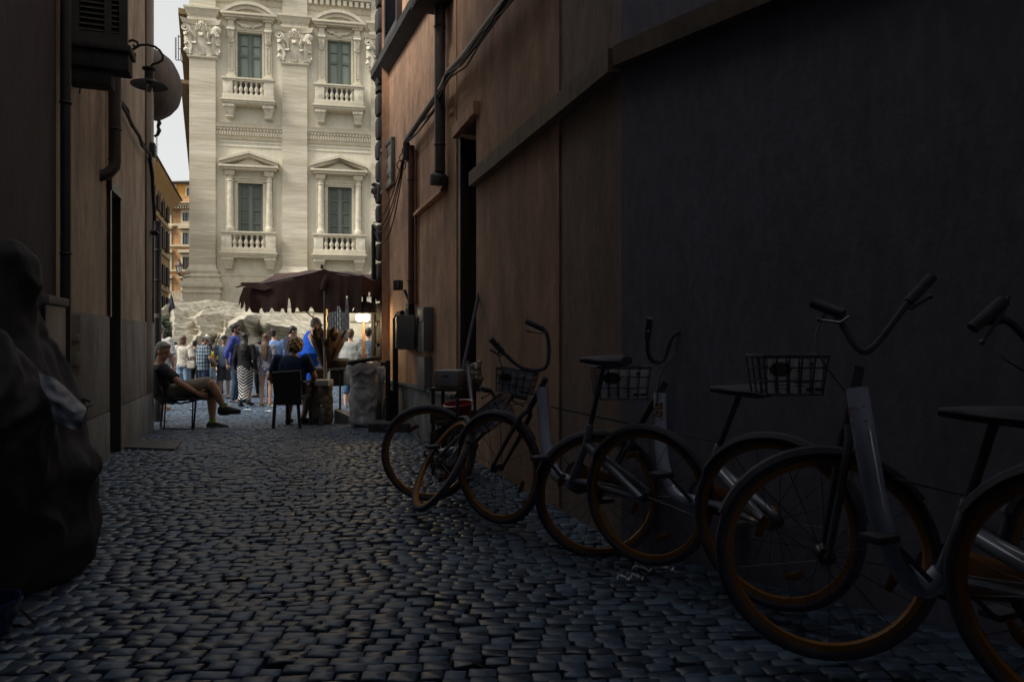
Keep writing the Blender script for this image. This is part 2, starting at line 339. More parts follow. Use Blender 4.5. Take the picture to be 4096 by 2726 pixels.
# ---------------------------------------------------------------- left building
def gutter(name, mbpts, r, m, parent, label=None): 
    o = MB().tube(mbpts, r, 10).build(name, m, parent); return o
def left_building():
    t_ = thing('brown_house', 'shaded brown stucco house with grey plinth along the left side of the alley', 'building', (-4.83, 9.4, 0))
    fr = LW; M = fr.M
    zb = 1.1 + (CY - 1288) / F * (fr.w(fr.px(581, 1288)[0], 0, 0)).y      # plinth top
    a0, _ = fr.px(431, 1500); a1, ztop = fr.px(474, 800)
    zdoor = fr.px(431, 757)[1]
    mb = MB(); H = 8.2; ad = fr.px(206, 1000)[0] + .002
    mb.box(ad, a0, 0, .5, zb, H, M); mb.box(a0, a1, 0, .5, zdoor, H, M); mb.box(a1, 0, 0, .5, zb, H, M)
    mb.build('wall', m_brownwall, t_)
    MB().box(-.5, 0.0, .5, 12, -1, H, M).build('end_wall', m_cornerstone, t_)
    MB().box(-12, -.5, 5.5, 6, -1, H, M).build('rear_wall', m_brownwall, t_)
    MB().box(ad, .15, -.15, 12, H, H + .3, M).build('roof_slab', m_darkstone, t_)
    # plinth of stone slabs with joints
    pb = MB(); edges = [ad, fr.px(300, 1400)[0], a0]; zj = .42
    for i in range(len(edges) - 1):
        pb.bbox(edges[i] + .004, edges[i + 1] - .004, -.022, .5, -.3, zj - .004, .006, M)
        pb.bbox(edges[i] + .004, edges[i + 1] - .004, -.018, .5, zj + .004, zb + .004, .006, M)
    pb.bbox(a1 + .004, -.02, -.022, .5, -.3, zj - .004, .006, M); pb.bbox(a1 + .004, -.02, -.018, .5, zj + .004, zb + .004, .006, M)
    pb.build('plinth', m_greystone, t_)
    # door in its reveal
    d = MB(); d.box(a0, a1, .26, .32, -.2, zdoor, M); dd = d.build('door', m_door, t_)
    q = MB()
    for z0, z1 in ((.1, .45), (.52, .85), (.98, 1.6), (1.68, 2.3)): q.bbox(a0 + .07, a1 - .06, .235, .262, z0, z1, .012, M)
    q.build('door_panel', m_door, dd)
    h = MB(); h.tube([fr.w(a1 - .1, .2, .62), fr.w(a1 - .1, .2, .62) + Vector((.1, -.05, 0))], .012); h.ball(fr.w(a1 - .1, .2, .62) + Vector((.12, -.06, 0)), .022); h.build('door_handle', mat('brass', (.6, .5, .32), .3, 0, metal=1), dd)
    MB().box(a1 - .05, a1 - .002, -.03, .26, -.3, zdoor, M).box(a0 - .03, a0 + .03, -.03, .26, zb, zdoor + .05, M).box(a0 - .03, a1 + .02, -.035, .26, zdoor + .001, zdoor + .1, M).build('dark_door_lining', m_door, t_)
    # far corner strip
    c0, _ = fr.px(580, 900); c1, _ = fr.px(600, 900)
    MB().bbox(c0, c1, -.02, .02, -.3, H - .1, .008, M).build('corner_pilaster', mat('strip_brown', (.12, .085, .06), .8, .3, 3), t_)
    MB().bbox(c1 + .003, .06, -.012, .4, -.3, H - .2, .01, M).build('corner_strip', m_cornerstone, t_)
    # small weathered hatch and blue plate
    h0, hz1 = fr.px(233, 1252); h1, hz0 = fr.px(293, 1500)
    p = MB(); p.box(h0, h1, -.05, -.018, hz0, hz1, M); hb = p.build('wall_hatch', streaky('flaking_paint', (.22, .22, .21), (.10, .095, .09), dark=.3), t_); hb['label'] = 'weathered hatch with flaking grey paint'
    q = MB(); q.bbox(h0 + .05, h1 - .05, -.065, -.048, hz0 + .08, (hz0 + hz1) / 2 - .05, .008, M); q.bbox(h0 + .05, h1 - .05, -.065, -.048, (hz0 + hz1) / 2 + .03, hz1 - .15, .008, M); q.build('hatch_panel', MATS['flaking_paint'], hb)
    s0, sz1 = fr.px(112, 1212); s1, sz0 = fr.px(200, 1238)
    MB().bbox(s0, s1, -.10, -.072, sz0 - .5, sz1, .01, M).build('blue_plate', mat('dark_blue_paint', (.02, .025, .06), .5, .1), t_)
    MB().bbox(s0, s1, -.12, -.072, sz1, sz1 + .06, .01, M).build('stone_shelf', m_greystone, t_)
    # projecting shuttered window with a stone sill
    w0 = fr.px(264, 220)[0]; zs = 1.1 + (CY - 255) / F * fr.w(w0, 0, 0).y
    g = MB(); g.bbox(w0, w0 + .2, -.43, 0, zs, zs + .14, .015, M); g.bbox(w0 - .03, w0 + .22, -.45, 0, zs + .143, zs + .20, .012, M); g.bbox(w0 + .03, w0 + .2, -.3, 0, zs - .12, zs - .003, .015, M)
    sill = g.build('window_sill', m_darkstone, t_)
    f = MB(); f.bbox(w0 + .21, w0 + .27, -.05, .0, zs + .2, zs + 2.3, .01, M); fw = f.build('window_frame', m_darkstone, t_)
    MB().box(w0 + .27, w0 + 1.0, -.01, -.004, zs + .2, zs + 2.2, M).build('pane', mat('dark_glass', (.02, .025, .03), .1, 0), fw)
    for tt in (w0 + .10,):
        sh = MB(); L = .40; mm = M @ Matrix.Translation((tt, -.01, zs + .22)) @ Matrix.Rotation(R(-90), 4, 'Z')
        for xx, ww_ in ((0, .06), (.235, .05), (L - .06, .06)): sh.box(xx, xx + ww_, -.02, .02, 0, 2.1, mm)
        for zz, hh in ((0, .09), (.98, .08), (2.02, .08)): sh.box(.06, L - .06, -.018, .018, zz, zz + hh, mm)
        ob = sh.build('shutter', mat('shutter_paint', (.075, .07, .062), .6, .25, 5), t_); sh2 = MB(); sh2.box(.05, L - .05, .012, .016, .02, 2.05, mm); sh2.build('backing', m_door, ob)
        lv = MB()
        for k in range(44):
            z = .1 + k * .0435
            if .94 < z < 1.08: continue
            lv.hexa([mm @ Vector(p_) for p_ in ((.06, -.014, z), (L - .06, -.014, z), (L - .06, .010, z + .03), (.06, .010, z + .03), (.06, -.008, z + .0), (L - .06, -.008, z), (L - .06, .011, z + .028), (.06, .011, z + .028))])
        lv.build('louvre', MATS['shutter_paint'], ob)
    # pipes
    def vp(name, a, ya, yb, r, m, out=.06, extra=None):
        t0, z0 = fr.px(a, ya); _, z1 = fr.px(a, yb); pts = [fr.w(t0, -out, max(z0, z1))]
        pts.append(fr.w(t0, -out, min(z0, z1)));
        if extra: pts += extra(t0, min(z0, z1))
        o = MB().tube(pts, r, 12).build(name, m, t_)
        br = MB(); k = 0
        for z in np.arange(min(z0, z1) + .3, max(z0, z1), 1.1): MB().torus(fr.w(t0, -out, z), (0, 0, 1), r + .002, .007, 16, 6).build('pipe_clamp', m_dpipe, o)
    vp('drainpipe', 408, 60, 640, .052, m_dpipe, .11, lambda t, z: [fr.w(t - .01, -.105, z - .06), fr.w(t - .04, -.06, z - .13), fr.w(t - .06, .02, z - .17)])
    vp('conduit', 427, 300, 757, .018, m_dpipe, .03)
    vp('riser_pipe', 212, -700, 1780, .035, m_dpipe, .08)
    vp('thin_conduit', 603, 870, 1290, .012, m_dpipe, .03)
    # vent channel right of the shutter, faint vertical strip
    # cable bundle running down to the corner
    pts = [fr.at(442, 275, .05), fr.at(430, 330, .07), fr.at(437, 365, .06), fr.at(455, 400, .05), fr.at(480, 445, .06), fr.at(510, 500, .05), fr.at(530, 540, .07), fr.at(550, 580, .05), fr.at(575, 612, .07), fr.at(588, 640, .04), fr.at(597, 700, .04), fr.at(603, 880, .04)]
    c = MB(); c.tube(pts, .02, 7)
    c.tube([p_ + Vector((0, 0, .012 + .018 * math.sin(i * 2.1))) + Vector((.02 * math.cos(i * 1.7), 0, 0)) for i, p_ in enumerate(pts)], .012, 6); c.build('cable_bundle', m_rubber, t_)
    c = MB(); c.bbox(-.35, -.2, -.08, -.02, fr.px(578, 590)[1] - .02, fr.px(578, 575)[1] + .1, .01, M); c.build('junction_box', m_dpipe, t_)
    l = MB(); l.tube([fr.at(305, 265, .03), fr.at(308, 290, .05), fr.at(300, 310, .06), fr.at(299, 350, .04), fr.at(290, 368, .05)], .008, 6); l.build('loose_wire', m_rubber, t_)
    # security camera on the corner
    s = thing('security_camera', 'small black security camera on the far corner of the brown house', 'camera', fr.at(600, 930, .05))
    p0 = fr.at(600, 925, .04); b = MB(); b.tube([p0, p0 + Vector((.02, -.02, -.02)), p0 + Vector((.1, -.1, -.03))], [.02, .035, .035], 12); b.build('camera_body', m_iron, s); MB().ball(p0 + Vector((.105, -.105, -.032)), .026).build('lens', MATS['dark_glass'], s)
    MB().tube([p0, p0 + Vector((-.06, .0, .05))], .014).build('bracket', m_iron, s)
left_building()
def street_lamp_arm():
    s = thing('wall_lamp', 'black goose-neck wall lamp with a shallow round shade under the shuttered window', 'lamp', LW.at(498, 200, .0))
    D = LW.at(500, 190).y; g = lambda a, b, d=0: P(a, b, D + d)
    base = LW.at(497, 200, .02)
    pts = [base + Vector((0, 0, -.05)), g(515, 208), g(535, 195), g(560, 180), g(590, 178), g(620, 186), g(638, 200), g(652, 222), g(650, 240), g(632, 251), g(612, 256), g(601, 270)]
    MB().tube(pts, .013, 8).tube([g(500, 172), g(512, 166), g(530, 160), g(550, 168), g(553, 182), g(540, 188), g(533, 180)], .014, 8).tube([g(498, 215), g(515, 205), g(530, 214), g(538, 222)], .011, 8).ball(g(538, 218), .02).ball(g(625, 191), .016).build('arm', m_iron, s)
    c = g(597, 275); k = D / F
    MB().lathe([(.001, .02), (26 * k, 2 * k), (26 * k, -4 * k), (17 * k, -8 * k), (17 * k, -44 * k), (.0, -44 * k)], c, 20).build('lamp_cap', m_iron, s)
    MB().lathe([(17 * k, -40 * k), (30 * k, -48 * k), (68 * k, -64 * k), (69 * k, -68 * k), (30 * k, -60 * k), (.0, -58 * k)], c, 28).build('lamp_shade', m_iron, s)
    MB().ball(c + Vector((0, 0, -76 * k)), (14 * k, 14 * k, 19 * k)).build('bulb', mat('lamp_glass', (.5, .5, .45), .15, 0, trans=.4), s)
street_lamp_arm()
def dome_object():
    # large round basket-like dish hanging off the far corner, seen edge-on
    D = 9.75; k = D / F; s = thing('hanging_dish', 'big weathered brown round dish hanging off the far corner of the brown house', 'dish', P(620, 335, D))
    m = streaky('weathered_brown', (.19, .175, .16), (.115, .105, .10), dark=.55)
    c = P(608, 336, D); n = 28; prof = []
    Mx = Matrix.Rotation(R(90), 4, 'Y') @ Matrix.Rotation(0, 4, 'Z')
    pr = [(0, 100), (35, 98), (70, 88), (100, 70), (122, 42), (136, 10), (139, 0), (134, -2), (118, 30), (95, 58), (60, 76), (0, 86)]
    MB().lathe([(a * k * (1.0), b * k) for a, b in pr], c, 36, M=Matrix.Rotation(R(90), 4, 'Y') @ Matrix.Scale(1.02, 4, (1, 0, 0))).build('bowl', m, s)
    MB().tube([P(634, 478, D), P(638, 490, D), P(632, 505, D), P(637, 520, D), P(630, 538, D), P(618, 545, D)], [.02, .03, .022, .03, .022, .018], 8).build('arm', m_iron, s)
    ch = MB()
    for i in range(13): ch.torus(P(627, 549 + i * 8, D), ((1, 0, 0) if i % 2 else (0, 1, 0)), .011, .0035, 12, 5)
    ch.build('chain', m_iron, s)
dome_object()
def alley_post():
    D = 10.9; z0 = gz(D); s = thing('lamp_post', 'tall dark pole with a round sticker behind the seated man', 'pole', (P(632, 1500, D).x, D, z0))
    c = P(631, 1500, D); k = D / F; zt = P(0, 885, D).z
    MB().lathe([(.075, 0), (.075, .25), (.06, .3), (.055, .5), (.052, zt - z0 - .05), (.062, zt - z0 - .02), (.062, zt - z0), (0, zt - z0)], (c.x, D, z0), 16).build('pole_shaft', mat('pole_paint', (.035, .037, .042), .4, .3, 8), s)
    q = MB()
    for y in (1000, 1120): MB().torus((c.x, D, P(0, y, D).z), (0, 0, 1), .055, .012, 20, 6).build('band', m_iron, s)
    a = Matrix.Translation((c.x, D, P(0, 1261, D).z)) ; st = MB()
    st.lathe([(.0555, -.032), (.0555, .032)], (c.x, D, P(0, 1261, D).z), 14, a0=R(200), a1=R(320)); st.build('sticker', mat('grey_sticker', (.3, .3, .3), .6, .2), s)
alley_post()
# ---------------------------------------------------------------- right building
def right_building():
    t_ = thing('orange_house', 'worn orange stucco house with rusticated dark corner along the right side of the alley', 'building', (-2.0, 10.9, 0))
    H = 9.2; M = R1.M; tb = R1.px(1825, 1000)[0]          # end of far stretch = door reveal
    z_pl = R1.px(1566, 1518)[1]
    MB().box(.0, tb, 0, .5, z_pl, H, M).build('wall', m_orange, t_)
    pl = MB(); n = 5; m1 = R1.px(1700, 1540)[0]
    for i in range(9): pl.bbox(.02 + (tb - .02) / 9 * i + .003, .02 + (tb - .02) / 9 * (i + 1) - .003, -.05, .5, -.4, z_pl - .03, .006, M)
    pl.bbox(0, tb, -.075, .1, z_pl - .028, z_pl + .012, .008, M)
    pl.build('plinth', m_greystone, t_)
    MB().box(0.02, 14, .5, 1, -1, H, Matrix.Translation((-2, 10.9, 0)) @ Matrix.Rotation(R(4), 4, 'Z') @ Matrix.Translation((0, -.9, 0))).build('end_wall', m_orange, t_)
    MB().box(-.2, 24, -.2, 12, H, H + .3, M).build('roof_slab', m_darkstone, t_)
    # quoins: chamfered dark blocks on the corner
    ys = [-40, 60, 165, 250, 345, 402, 470, 500, 592, 640, 752, 810, 905, 965, 1045, 1110, 1200, 1290, 1400, 1500]
    zz = [R1.px(1532, y)[1] for y in [-60, 30, 130, 235, 345, 370, 465, 560, 640, 730, 815, 892, 968, 1045, 1125, 1205, 1290, 1380, 1480, 1600, 1700]]
    q = MB()
    for i in range(len(zz) - 1):
        q.bbox(-.22 - (.03 if i % 2 else 0), .03, -.10, .45, zz[i + 1] + .012, zz[i] - .012, .07, M)
    q.build('corner_quoin', m_darkstone, t_)
    # stone cornice band rising along the wall at the top
    za = R1.px(1500, 372)[1]; zb = za + .26
    c = MB(); pts = [(0, za - .05), (-.05, za - .02), (-.10, za + .04), (-.15, za + .08), (-.15, za + .2), (-.10, za + .24), (0, za + .26)]
    vs = []; n = len(pts)
    c.add([M @ Vector((x, y, z)) for x in (-.26, 3.3) for y, z in pts], [tuple(range(n)), tuple(range(2 * n - 1, n - 1, -1))] + [(i, i + n, (i + 1) % n + n, (i + 1) % n) for i in range(n)])
    c.build('string_course', m_darkstone, t_)
    # louvred shutter above the band
    s0 = R1.px(1560, 60)[0]; s1 = R1.px(1605, 60)[0]; zc = za + .34
    f = MB(); f.box(s0 - .05, s0, -.08, 0, zc, zc + 2.2, M).box(s1, s1 + .05, -.08, 0, zc, zc + 2.2, M).box(s0, s1, -.08, 0, zc, zc + .08, M); sh = f.build('shutter', m_dpipe, t_)
    l = MB()
    for k in range(46): z = zc + .1 + k * .045; l.hexa([M @ Vector(p) for p in ((s0, -.07, z), (s1, -.07, z), (s1, -.02, z + .03), (s0, -.02, z + .03), (s0, -.06, z + .0), (s1, -.06, z), (s1, -.01, z + .03), (s0, -.01, z + .03))])
    l.build('louvre', mat('shutter_grey', (.11, .11, .12), .6, .2), sh)
    # brown box high on the wall
    b0 = R1.px(1655, 10)[0]
    MB().bbox(R1.px(1765, 0)[0], R1.px(1815, 20)[0], -.36, 0, R1.px(1790, 30)[1], R1.px(1790, 30)[1] + .12, .02, M).build('window_ledge', m_darkstone, t_)
    # dark downpipe and brown pipes
    def vp(fr, name, a, ya, yb, r, m, out=.07):
        t0, z0 = fr.px(a, ya); z1 = fr.px(a, yb)[1]; o = MB().tube([fr.w(t0, -out, z0), fr.w(t0, -out, z1)], r, 12).build(name, m, t_)
        br = MB()
        for z in np.arange(min(z0, z1) + .3, max(z0, z1), 1.3): MB().torus(fr.w(t0, -out, z), (0, 0, 1), r + .002, .008, 16, 6).build('pipe_clamp', m_dpipe, o)
    vp(R1, 'drainpipe', 1791, -300, 690, .06, m_dpipe, .09)
    MB().loft([R1.at(1791, 690, .1), R1.at(1789, 705, .1), R1.at(1787, 745, .1)], [.06, .1, .1], n=12).build('pipe_collar', m_dpipe, t_)
    vp(R1, 'riser_pipe', 1663, 585, 1215, .045, m_bpipe, .06)
    vp(R1, 'thin_conduit', 1673, 600, 1215, .014, m_bpipe, .03)
    vp(R1, 'thin_conduit', 1534, 380, 1120, .02, m_bpipe, .02)
    vp(R1, 'corner_conduit', 1527, 900, 1500, .035, m_iron, .13)
    # ledge step
    t0, z0 = R1.px(1672, 850); t1, z1 = R1.px(1786, 748)
    sg = MB(); sg.hexa([M @ Vector(p) for p in ((t0, -.07, z0 - .05), (t1, -.07, z1 - .05), (t1, 0, z1 - .05), (t0, 0, z0 - .05), (t0, -.055, z0), (t1, -.055, z1), (t1, 0, z1 + .03), (t0, 0, z0 + .03))]); sg.build('ledge', m_orange, t_)
    # near stretch, with a door reveal and a ledge, shade stepped into its colours toward the passage
    M2 = R2.M; e0 = R2.px(1829, 1000)[0]; e1 = R2.px(1905, 1000)[0]; e2 = R2.px(2480, 1000)[0]; zlint = R2.px(1840, 520)[1]
    em = R2.px(2236, 1000)[0]; MB().box(e1, em, 0, .5, -.4, H, M2).box(e0, e1, 0.0, .5, zlint, H, M2).build('side_wall', m_dimorange, t_); MB().box(em, e2, .012, .5, -.4, H, M2).build('shaded_wall_panel', m_shadebrown, t_)
    MB().box(e0, e1, .45, .5, -.4, zlint, M2).build('door', m_door, t_)
    global NEARPT; NEARPT = R2.w(e2, 0, 0)
    zq = R2.px(1905, 700)[1]
    MB().box(e1 + .002, e2, -.075, -.002, zq - .11, zq + .02, M2).build('stone_ledge', streaky('ledge_stone', (.30, .25, .20), (.2, .17, .14), dark=.6), t_)
    ww = MB(); ww.box(e0, e1 + .1, -.06, -.0, zlint - .06, zlint + .06, M2); ww.build('door_lintel', MATS['orange_stucco'], t_)
    MB().box(e0 + .002, e0 + .03, .01, .45, -.4, zlint - .06, M2).box(e0 + .03, e0 + .09, .01, .06, -.4, zlint - .06, M2).build('dark_door_lining', m_door, t_)  # dark lining added to paint the shade on the far jamb
    # diagonal pipe with cables
    pts = [R1.at(1657, 560, .1), R1.at(1700, 500, .1), R1.at(1760, 415, .1), R1.at(1805, 350, .1), R1.at(1850, 290, .14), R2.at(1900, 225, .1), R2.at(1980, 122, .1), R2.at(2080, 0, .1), R2.at(2200, -150, .1)]
    MB().tube(pts, .035, 9).build('diagonal_pipe', mat('pale_pipe', (.20, .15, .11), .5, .3, 4), t_)
    c = MB(); rr = random.Random(5)
    for k in range(4): c.tube([p + Vector((rr.uniform(-.05, .02), 0, -.06 + rr.uniform(-.06, .03))) for p in pts], .009, 5)
    def hang(a, b, sag, r, k=14):
        a = Vector(a); b = Vector(b); c.tube([a.lerp(b, i / k) + Vector((0, 0, -sag * 4 * (i / k) * (1 - i / k))) for i in range(k + 1)], r, 5)
    top = R1.at(1662, 575, .12)
    for ex, ey, sg_ in ((1530, 892, .25), (1532, 905, .36), (1528, 898, .5), (1534, 925, .62)): hang(top, R1.at(ex, ey, .14), sg_, .008)
    for k in range(3): c.torus(top + Vector((-.03 * k, -.02 * k, -.1 - .1 * k)), (.3, 1, .2 * k), .06, .007, 20, 5)
    c.tube([top, top + Vector((0, 0, -.22))], .045, 8)
    c.build('cable_bundle', m_rubber, t_)
    # lower utility cabinets on the orange wall
    return t_
right_building()
def shaded_near_wall():
    A = NEARPT; fr = Fr((A.x, A.y), (1.7, -2.1)); M = fr.M; H = 9.5
    t_ = thing('shaded_near_wall', 'near end of the right wall behind the bicycles, shade put into its slate colour', 'building', (A.x, A.y, 0))
    MB().box(0.01, 12, 0, .5, -.4, H, M).box(0.01, .4, .5, 5, -.4, H, M).build('wall', m_shadeblue, t_)
    zq = R2.px(1905, 700)[1]
    MB().box(0.012, 5, -.07, -.002, zq - .09, zq + .02, M).build('stone_ledge', MATS['ledge_stone'], t_)
shaded_near_wall()
def left_dark():
    a = LW.px(206, 1000)[0]; M = LW.M
    t_ = thing('shaded_left_house', 'dark reddish plaster house front at the left margin, deepened by shade put into the colour', 'building', tuple(LW.w(a, 0, 0)))
    MB().box(-30, a, -.03, .5, -.4, 10, M).build('wall', m_shadered, t_)
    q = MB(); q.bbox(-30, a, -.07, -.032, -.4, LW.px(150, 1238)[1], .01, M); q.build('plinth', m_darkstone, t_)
    MB().box(a - .05, a, .5, 5, 8.2, 10, M).build('end_wall', m_shadered, t_)
left_dark()
def wall_things():
    M = R1.M
    # street plaque
    s = thing('street_sign', 'grey stone street plaque lettered VICOLO DEL FORNO on the orange wall', 'sign', R1.at(1557, 670))
    t0 = R1.px(1533, 700)[0]; t1 = R1.px(1581, 640)[0]; z1 = R1.px(1581, 546)[1]; z0 = R1.px(1581, 737)[1]
    f = MB(); b = .05
    f.bbox(t0, t1, -.06, -.002, z0, z0 + b, .008, M).bbox(t0, t1, -.06, -.002, z1 - b, z1, .008, M).bbox(t0, t0 + b, -.06, -.002, z0 + b, z1 - b, .008, M).bbox(t1 - b, t1, -.06, -.002, z0 + b, z1 - b, .008, M)
    f.build('frame', mat('plaque_frame', (.13, .13, .12), .6, .2, 8), s)
    MB().box(t0 + b, t1 - b, -.035, -.002, z0 + b, z1 - b, M).build('plate', mat('plaque_stone', (.34, .34, .32), .6, .15, 6), s)
    rot = M.to_3x3() @ Matrix.Rotation(R(90), 3, 'X'); cz = (z0 + z1) / 2; W = t1 - t0 - 2 * b
    for i, tx in enumerate(('VICOLO', 'DEL', 'FORNO')):
        text(tx, (z1 - z0) * (.21 if i != 1 else .15), 'lettering', m_iron, s, R1.w((t0 + t1) / 2, -.037, cz + (z1 - z0) * (.25 - .25 * i)), rot, sx=min(1.3, W / (z1 - z0) * 1.05))
    # mascaron on the corner
    h = thing('stone_mask', 'small dark carved stone face jutting from the rusticated corner', 'carving', R1.at(1515, 765, .1))
    c = P(1505, 762, 10.95); k = 10.95 / F; mb = MB()
    mb.ball(c + Vector((4 * k, 0, 2 * k)), (17 * k, 16 * k, 26 * k)); mb.loft([P(1492, 752, 10.95), P(1486, 768, 10.95), P(1500, 775, 10.95)], [5 * k, 4 * k, 6 * k]); mb.ball(P(1498, 738, 10.95), (14 * k, 12 * k, 8 * k)); mb.ball(P(1502, 785, 10.95), (8 * k, 9 * k, 9 * k))
    mb.loft([P(1510, 780, 10.95), P(1525, 800, 10.95)], [14 * k, 20 * k])
    remeshed(mb, 'face', m_darkstone, h, .008, 2, world=True)
    # floodlight
    s = thing('floodlight', 'small black floodlight fixed beside the brown pipe on the orange wall', 'lamp', R1.at(1640, 1140))
    a = R1.at(1639, 1141, .16); k = a.y / F; X = Matrix.Translation(a) @ Matrix.Rotation(R(-25), 4, 'Z')
    MB().bbox(-15 * k, 17 * k, -12 * k, 12 * k, -20 * k, 20 * k, .008, X).build('housing', m_iron, s); MB().box(2 * k, 14 * k, -13.5 * k, -12.2 * k, -12 * k, 13 * k, X).build('sensor_window', mat('grey_lens', (.12, .12, .13), .25, 0), s)
    MB().tube([R1.at(1648, 1160, .1), R1.at(1651, 1180, .08), R1.at(1655, 1210, .05)], .02).build('bracket', m_iron, s)
    s = thing('socket_box', 'little open socket box with a pale cable end above the electrical cabinet', 'socket', R1.at(1650, 1240))
    a = R1.at(1650, 1240, .05); X = R1.M @ Matrix.Translation((R1.px(1650, 1240)[0], -.04, a.z))
    MB().bbox(-.07, .09, -.04, .04, -.09, .09, .01, X).build('case', m_dpipe, s); MB().bbox(-.02, .015, -.06, -.04, -.08, .02, .006, X).build('plug', mat('pale_plastic', (.55, .5, .4), .4, 0), s)
    # electrical cabinet
    s = thing('electrical_cabinet', 'grey electrical cabinet with white scrawl and a small printed notice on the orange wall', 'cabinet', R1.at(1660, 1330))
    t0 = R1.px(1622, 1300)[0]; t1 = R1.px(1697, 1300)[0]; z1 = R1.px(1660, 1263)[1]; z0 = R1.px(1660, 1395)[1]; T = t1 - t0
    X = R1.M @ Matrix.Translation((t0 + T * .5, -.14, (z0 + z1) / 2)) @ Matrix.Rotation(R(-12), 4, 'Z'); w2 = T * .42; hh = (z1 - z0) / 2; mc = mat('cabinet_grey', (.17, .175, .175), .45, .15, 5)
    MB().bbox(-w2, w2, -.09, .12, -hh, hh, .01, X).build('case', mc, s); MB().bbox(-w2 + .03, w2 - .01, -.105, -.088, -hh + .015, hh - .015, .006, X).build('door', mc, s)
    g = MB(); rr = random.Random(2); loc = [(-.10, .17), (-.04, .05), (.0, .0), (.05, .02), (.09, -.02), (.04, -.03), (-.01, -.02), (-.07, .04), (-.09, -.05), (-.04, -.12), (.03, -.09), (.06, -.13)]
    g.tube([X @ Vector((a_ * 1.0, -.108, b_)) for a_, b_ in loc], .005, 4); g.tube([X @ Vector((a_, -.108, b_)) for a_, b_ in ((-.04, .17), (-.01, .08), (.06, .03), (.04, .06))], .005, 4); g.build('scrawl', mat('faded_white', (.3, .3, .31), .7, 0), s)
    lab = MB(); lab.box(-.055, .055, -.1075, -.1062, -.19, -.10, X); lb = lab.build('notice', mat('notice_paper', (.34, .34, .37), .6, 0), s)
    ln = MB()
    for i in range(4): ln.box(-.045, .045, -.1095, -.1078, -.18 + i * .019, -.175 + i * .019, X)
    ln.build('print', mat('notice_ink', (.08, .08, .13), .6, 0), lb)
    s = thing('meter_box', 'narrow wrapped meter box with a white window right of the electrical cabinet', 'box', R1.at(1720, 1330))
    t0 = R1.px(1708, 1300)[0]; t1 = R1.px(1734, 1300)[0]; za = R1.px(1720, 1402)[1]; zb = R1.px(1720, 1228)[1]
    MB().bbox(t0, t1, -.12, -.0, za, zb, .012, M).build('case', mc, s); MB().bbox(t0 + .05, t1 - .02, -.13, -.118, zb - .17, zb - .03, .006, M).build('window_panel', mat('pale_plastic', (.5, .48, .4), .4, 0), s); MB().tube([R1.w(t0 + .1, -.14, zb - .12), R1.w(t0 + .11, -.15, za)], .01).build('cord', m_rubber, s)
    MB().bbox(t0 - .1, t1 - .05, -.10, -.0, R1.px(1720, 1560)[1], R1.px(1720, 1425)[1], .01, M).build('lower_panel', mc, s)
    s = thing('utility_frame', 'black hooked pipe standing left of the electrical cabinet', 'pipe', R1.at(1622, 1690))
    a = R1.px(1622, 1270)[0]; zg = gz(R1.w(a, 0, 0).y)
    MB().tube([R1.w(a + .25, -.1, R1.px(1620, 1255)[1]), R1.w(a + .08, -.12, R1.px(1620, 1257)[1]), R1.w(a, -.14, R1.px(1620, 1275)[1]), R1.w(a, -.14, zg)], .04, 10).build('pipe', m_iron, s)
wall_things()
def shade_cover():
    # added passage with unseen ceiling and storey to dim the near end, and a back wall
    t_ = thing('alley_end_shade', 'unseen building closing the near alley end, its bridge added for shade', 'building', (0, -6, 0))
    MB().box(-9, 9, -8.0, .8, 4.15, 4.5).build('shade_ceiling', m_shadeblue, t_); MB().box(-9, 9, .4, .8, 4.5, 8.5).build('shade_front', m_shadeblue, t_)
    MB().box(-9, 8, -10, -9.5, -1, 14).build('back_wall', m_darkstone, t_)
shade_cover()
# ---------------------------------------------------------------- the pale palace
def z1(X, Y): return FA.px(600 + X / 2.356, Y / 2.356)
def z2(X, Y): return FA.px(600 + X / 2.356, 560 + Y / 2.356)
def leaf(mb, c, w_, h, out, M, curl=.35, rot=0):       # an acanthus leaf that climbs and rolls over
    n = 9; rows = []; prof = []
    for i in range(n):
        t = i / (n - 1)
        if t < .75: q = t / .75; y = -out * .25 * q - out * .25 * q * q; z = h * .92 * q
        else: q = (t - .75) / .25 * 2.6; y = -out * .5 - out * .5 * math.sin(q / 2.6 * math.pi / 2) * 1.0; z = h * .92 + h * .10 * math.sin(q) - h * .10 * max(0, q - 1.3)
        ww = w_ * .5 * (.62 + .5 * math.sin(math.pi * min(1, t * 1.1))) * (1 + .16 * math.cos(t * 22)) * (1 if t < .8 else 1 - (t - .8) * 1.2)
        rows.append((y, z, ww))
    vs = []; T = .035
    X = M @ Matrix.Translation(c) @ Matrix.Rotation(rot, 4, 'Z')
    for y, z, ww in rows:
        for k, a in enumerate((-1, -.55, 0, .55, 1)): vs.append(X @ Vector((a * ww, y - (.05 if abs(a) == .55 else (.02 if a == 0 else 0)), z)))
    for y, z, ww in rows:
        for a in (-1, -.55, 0, .55, 1): vs.append(X @ Vector((a * ww * .9, y + T, z - T * .5)))
    fs = []
    for i in range(n - 1):
        for j in range(4):
            fs.append((i * 5 + j, i * 5 + j + 1, i * 5 + j + 6, i * 5 + j + 5)); o = n * 5; fs.append((o + i * 5 + j, o + i * 5 + j + 5, o + i * 5 + j + 6, o + i * 5 + j + 1))
        for j in (0, 4): fs.append((i * 5 + j, i * 5 + j + 5, n * 5 + i * 5 + j + 5, n * 5 + i * 5 + j))
    mb.add(vs, fs)
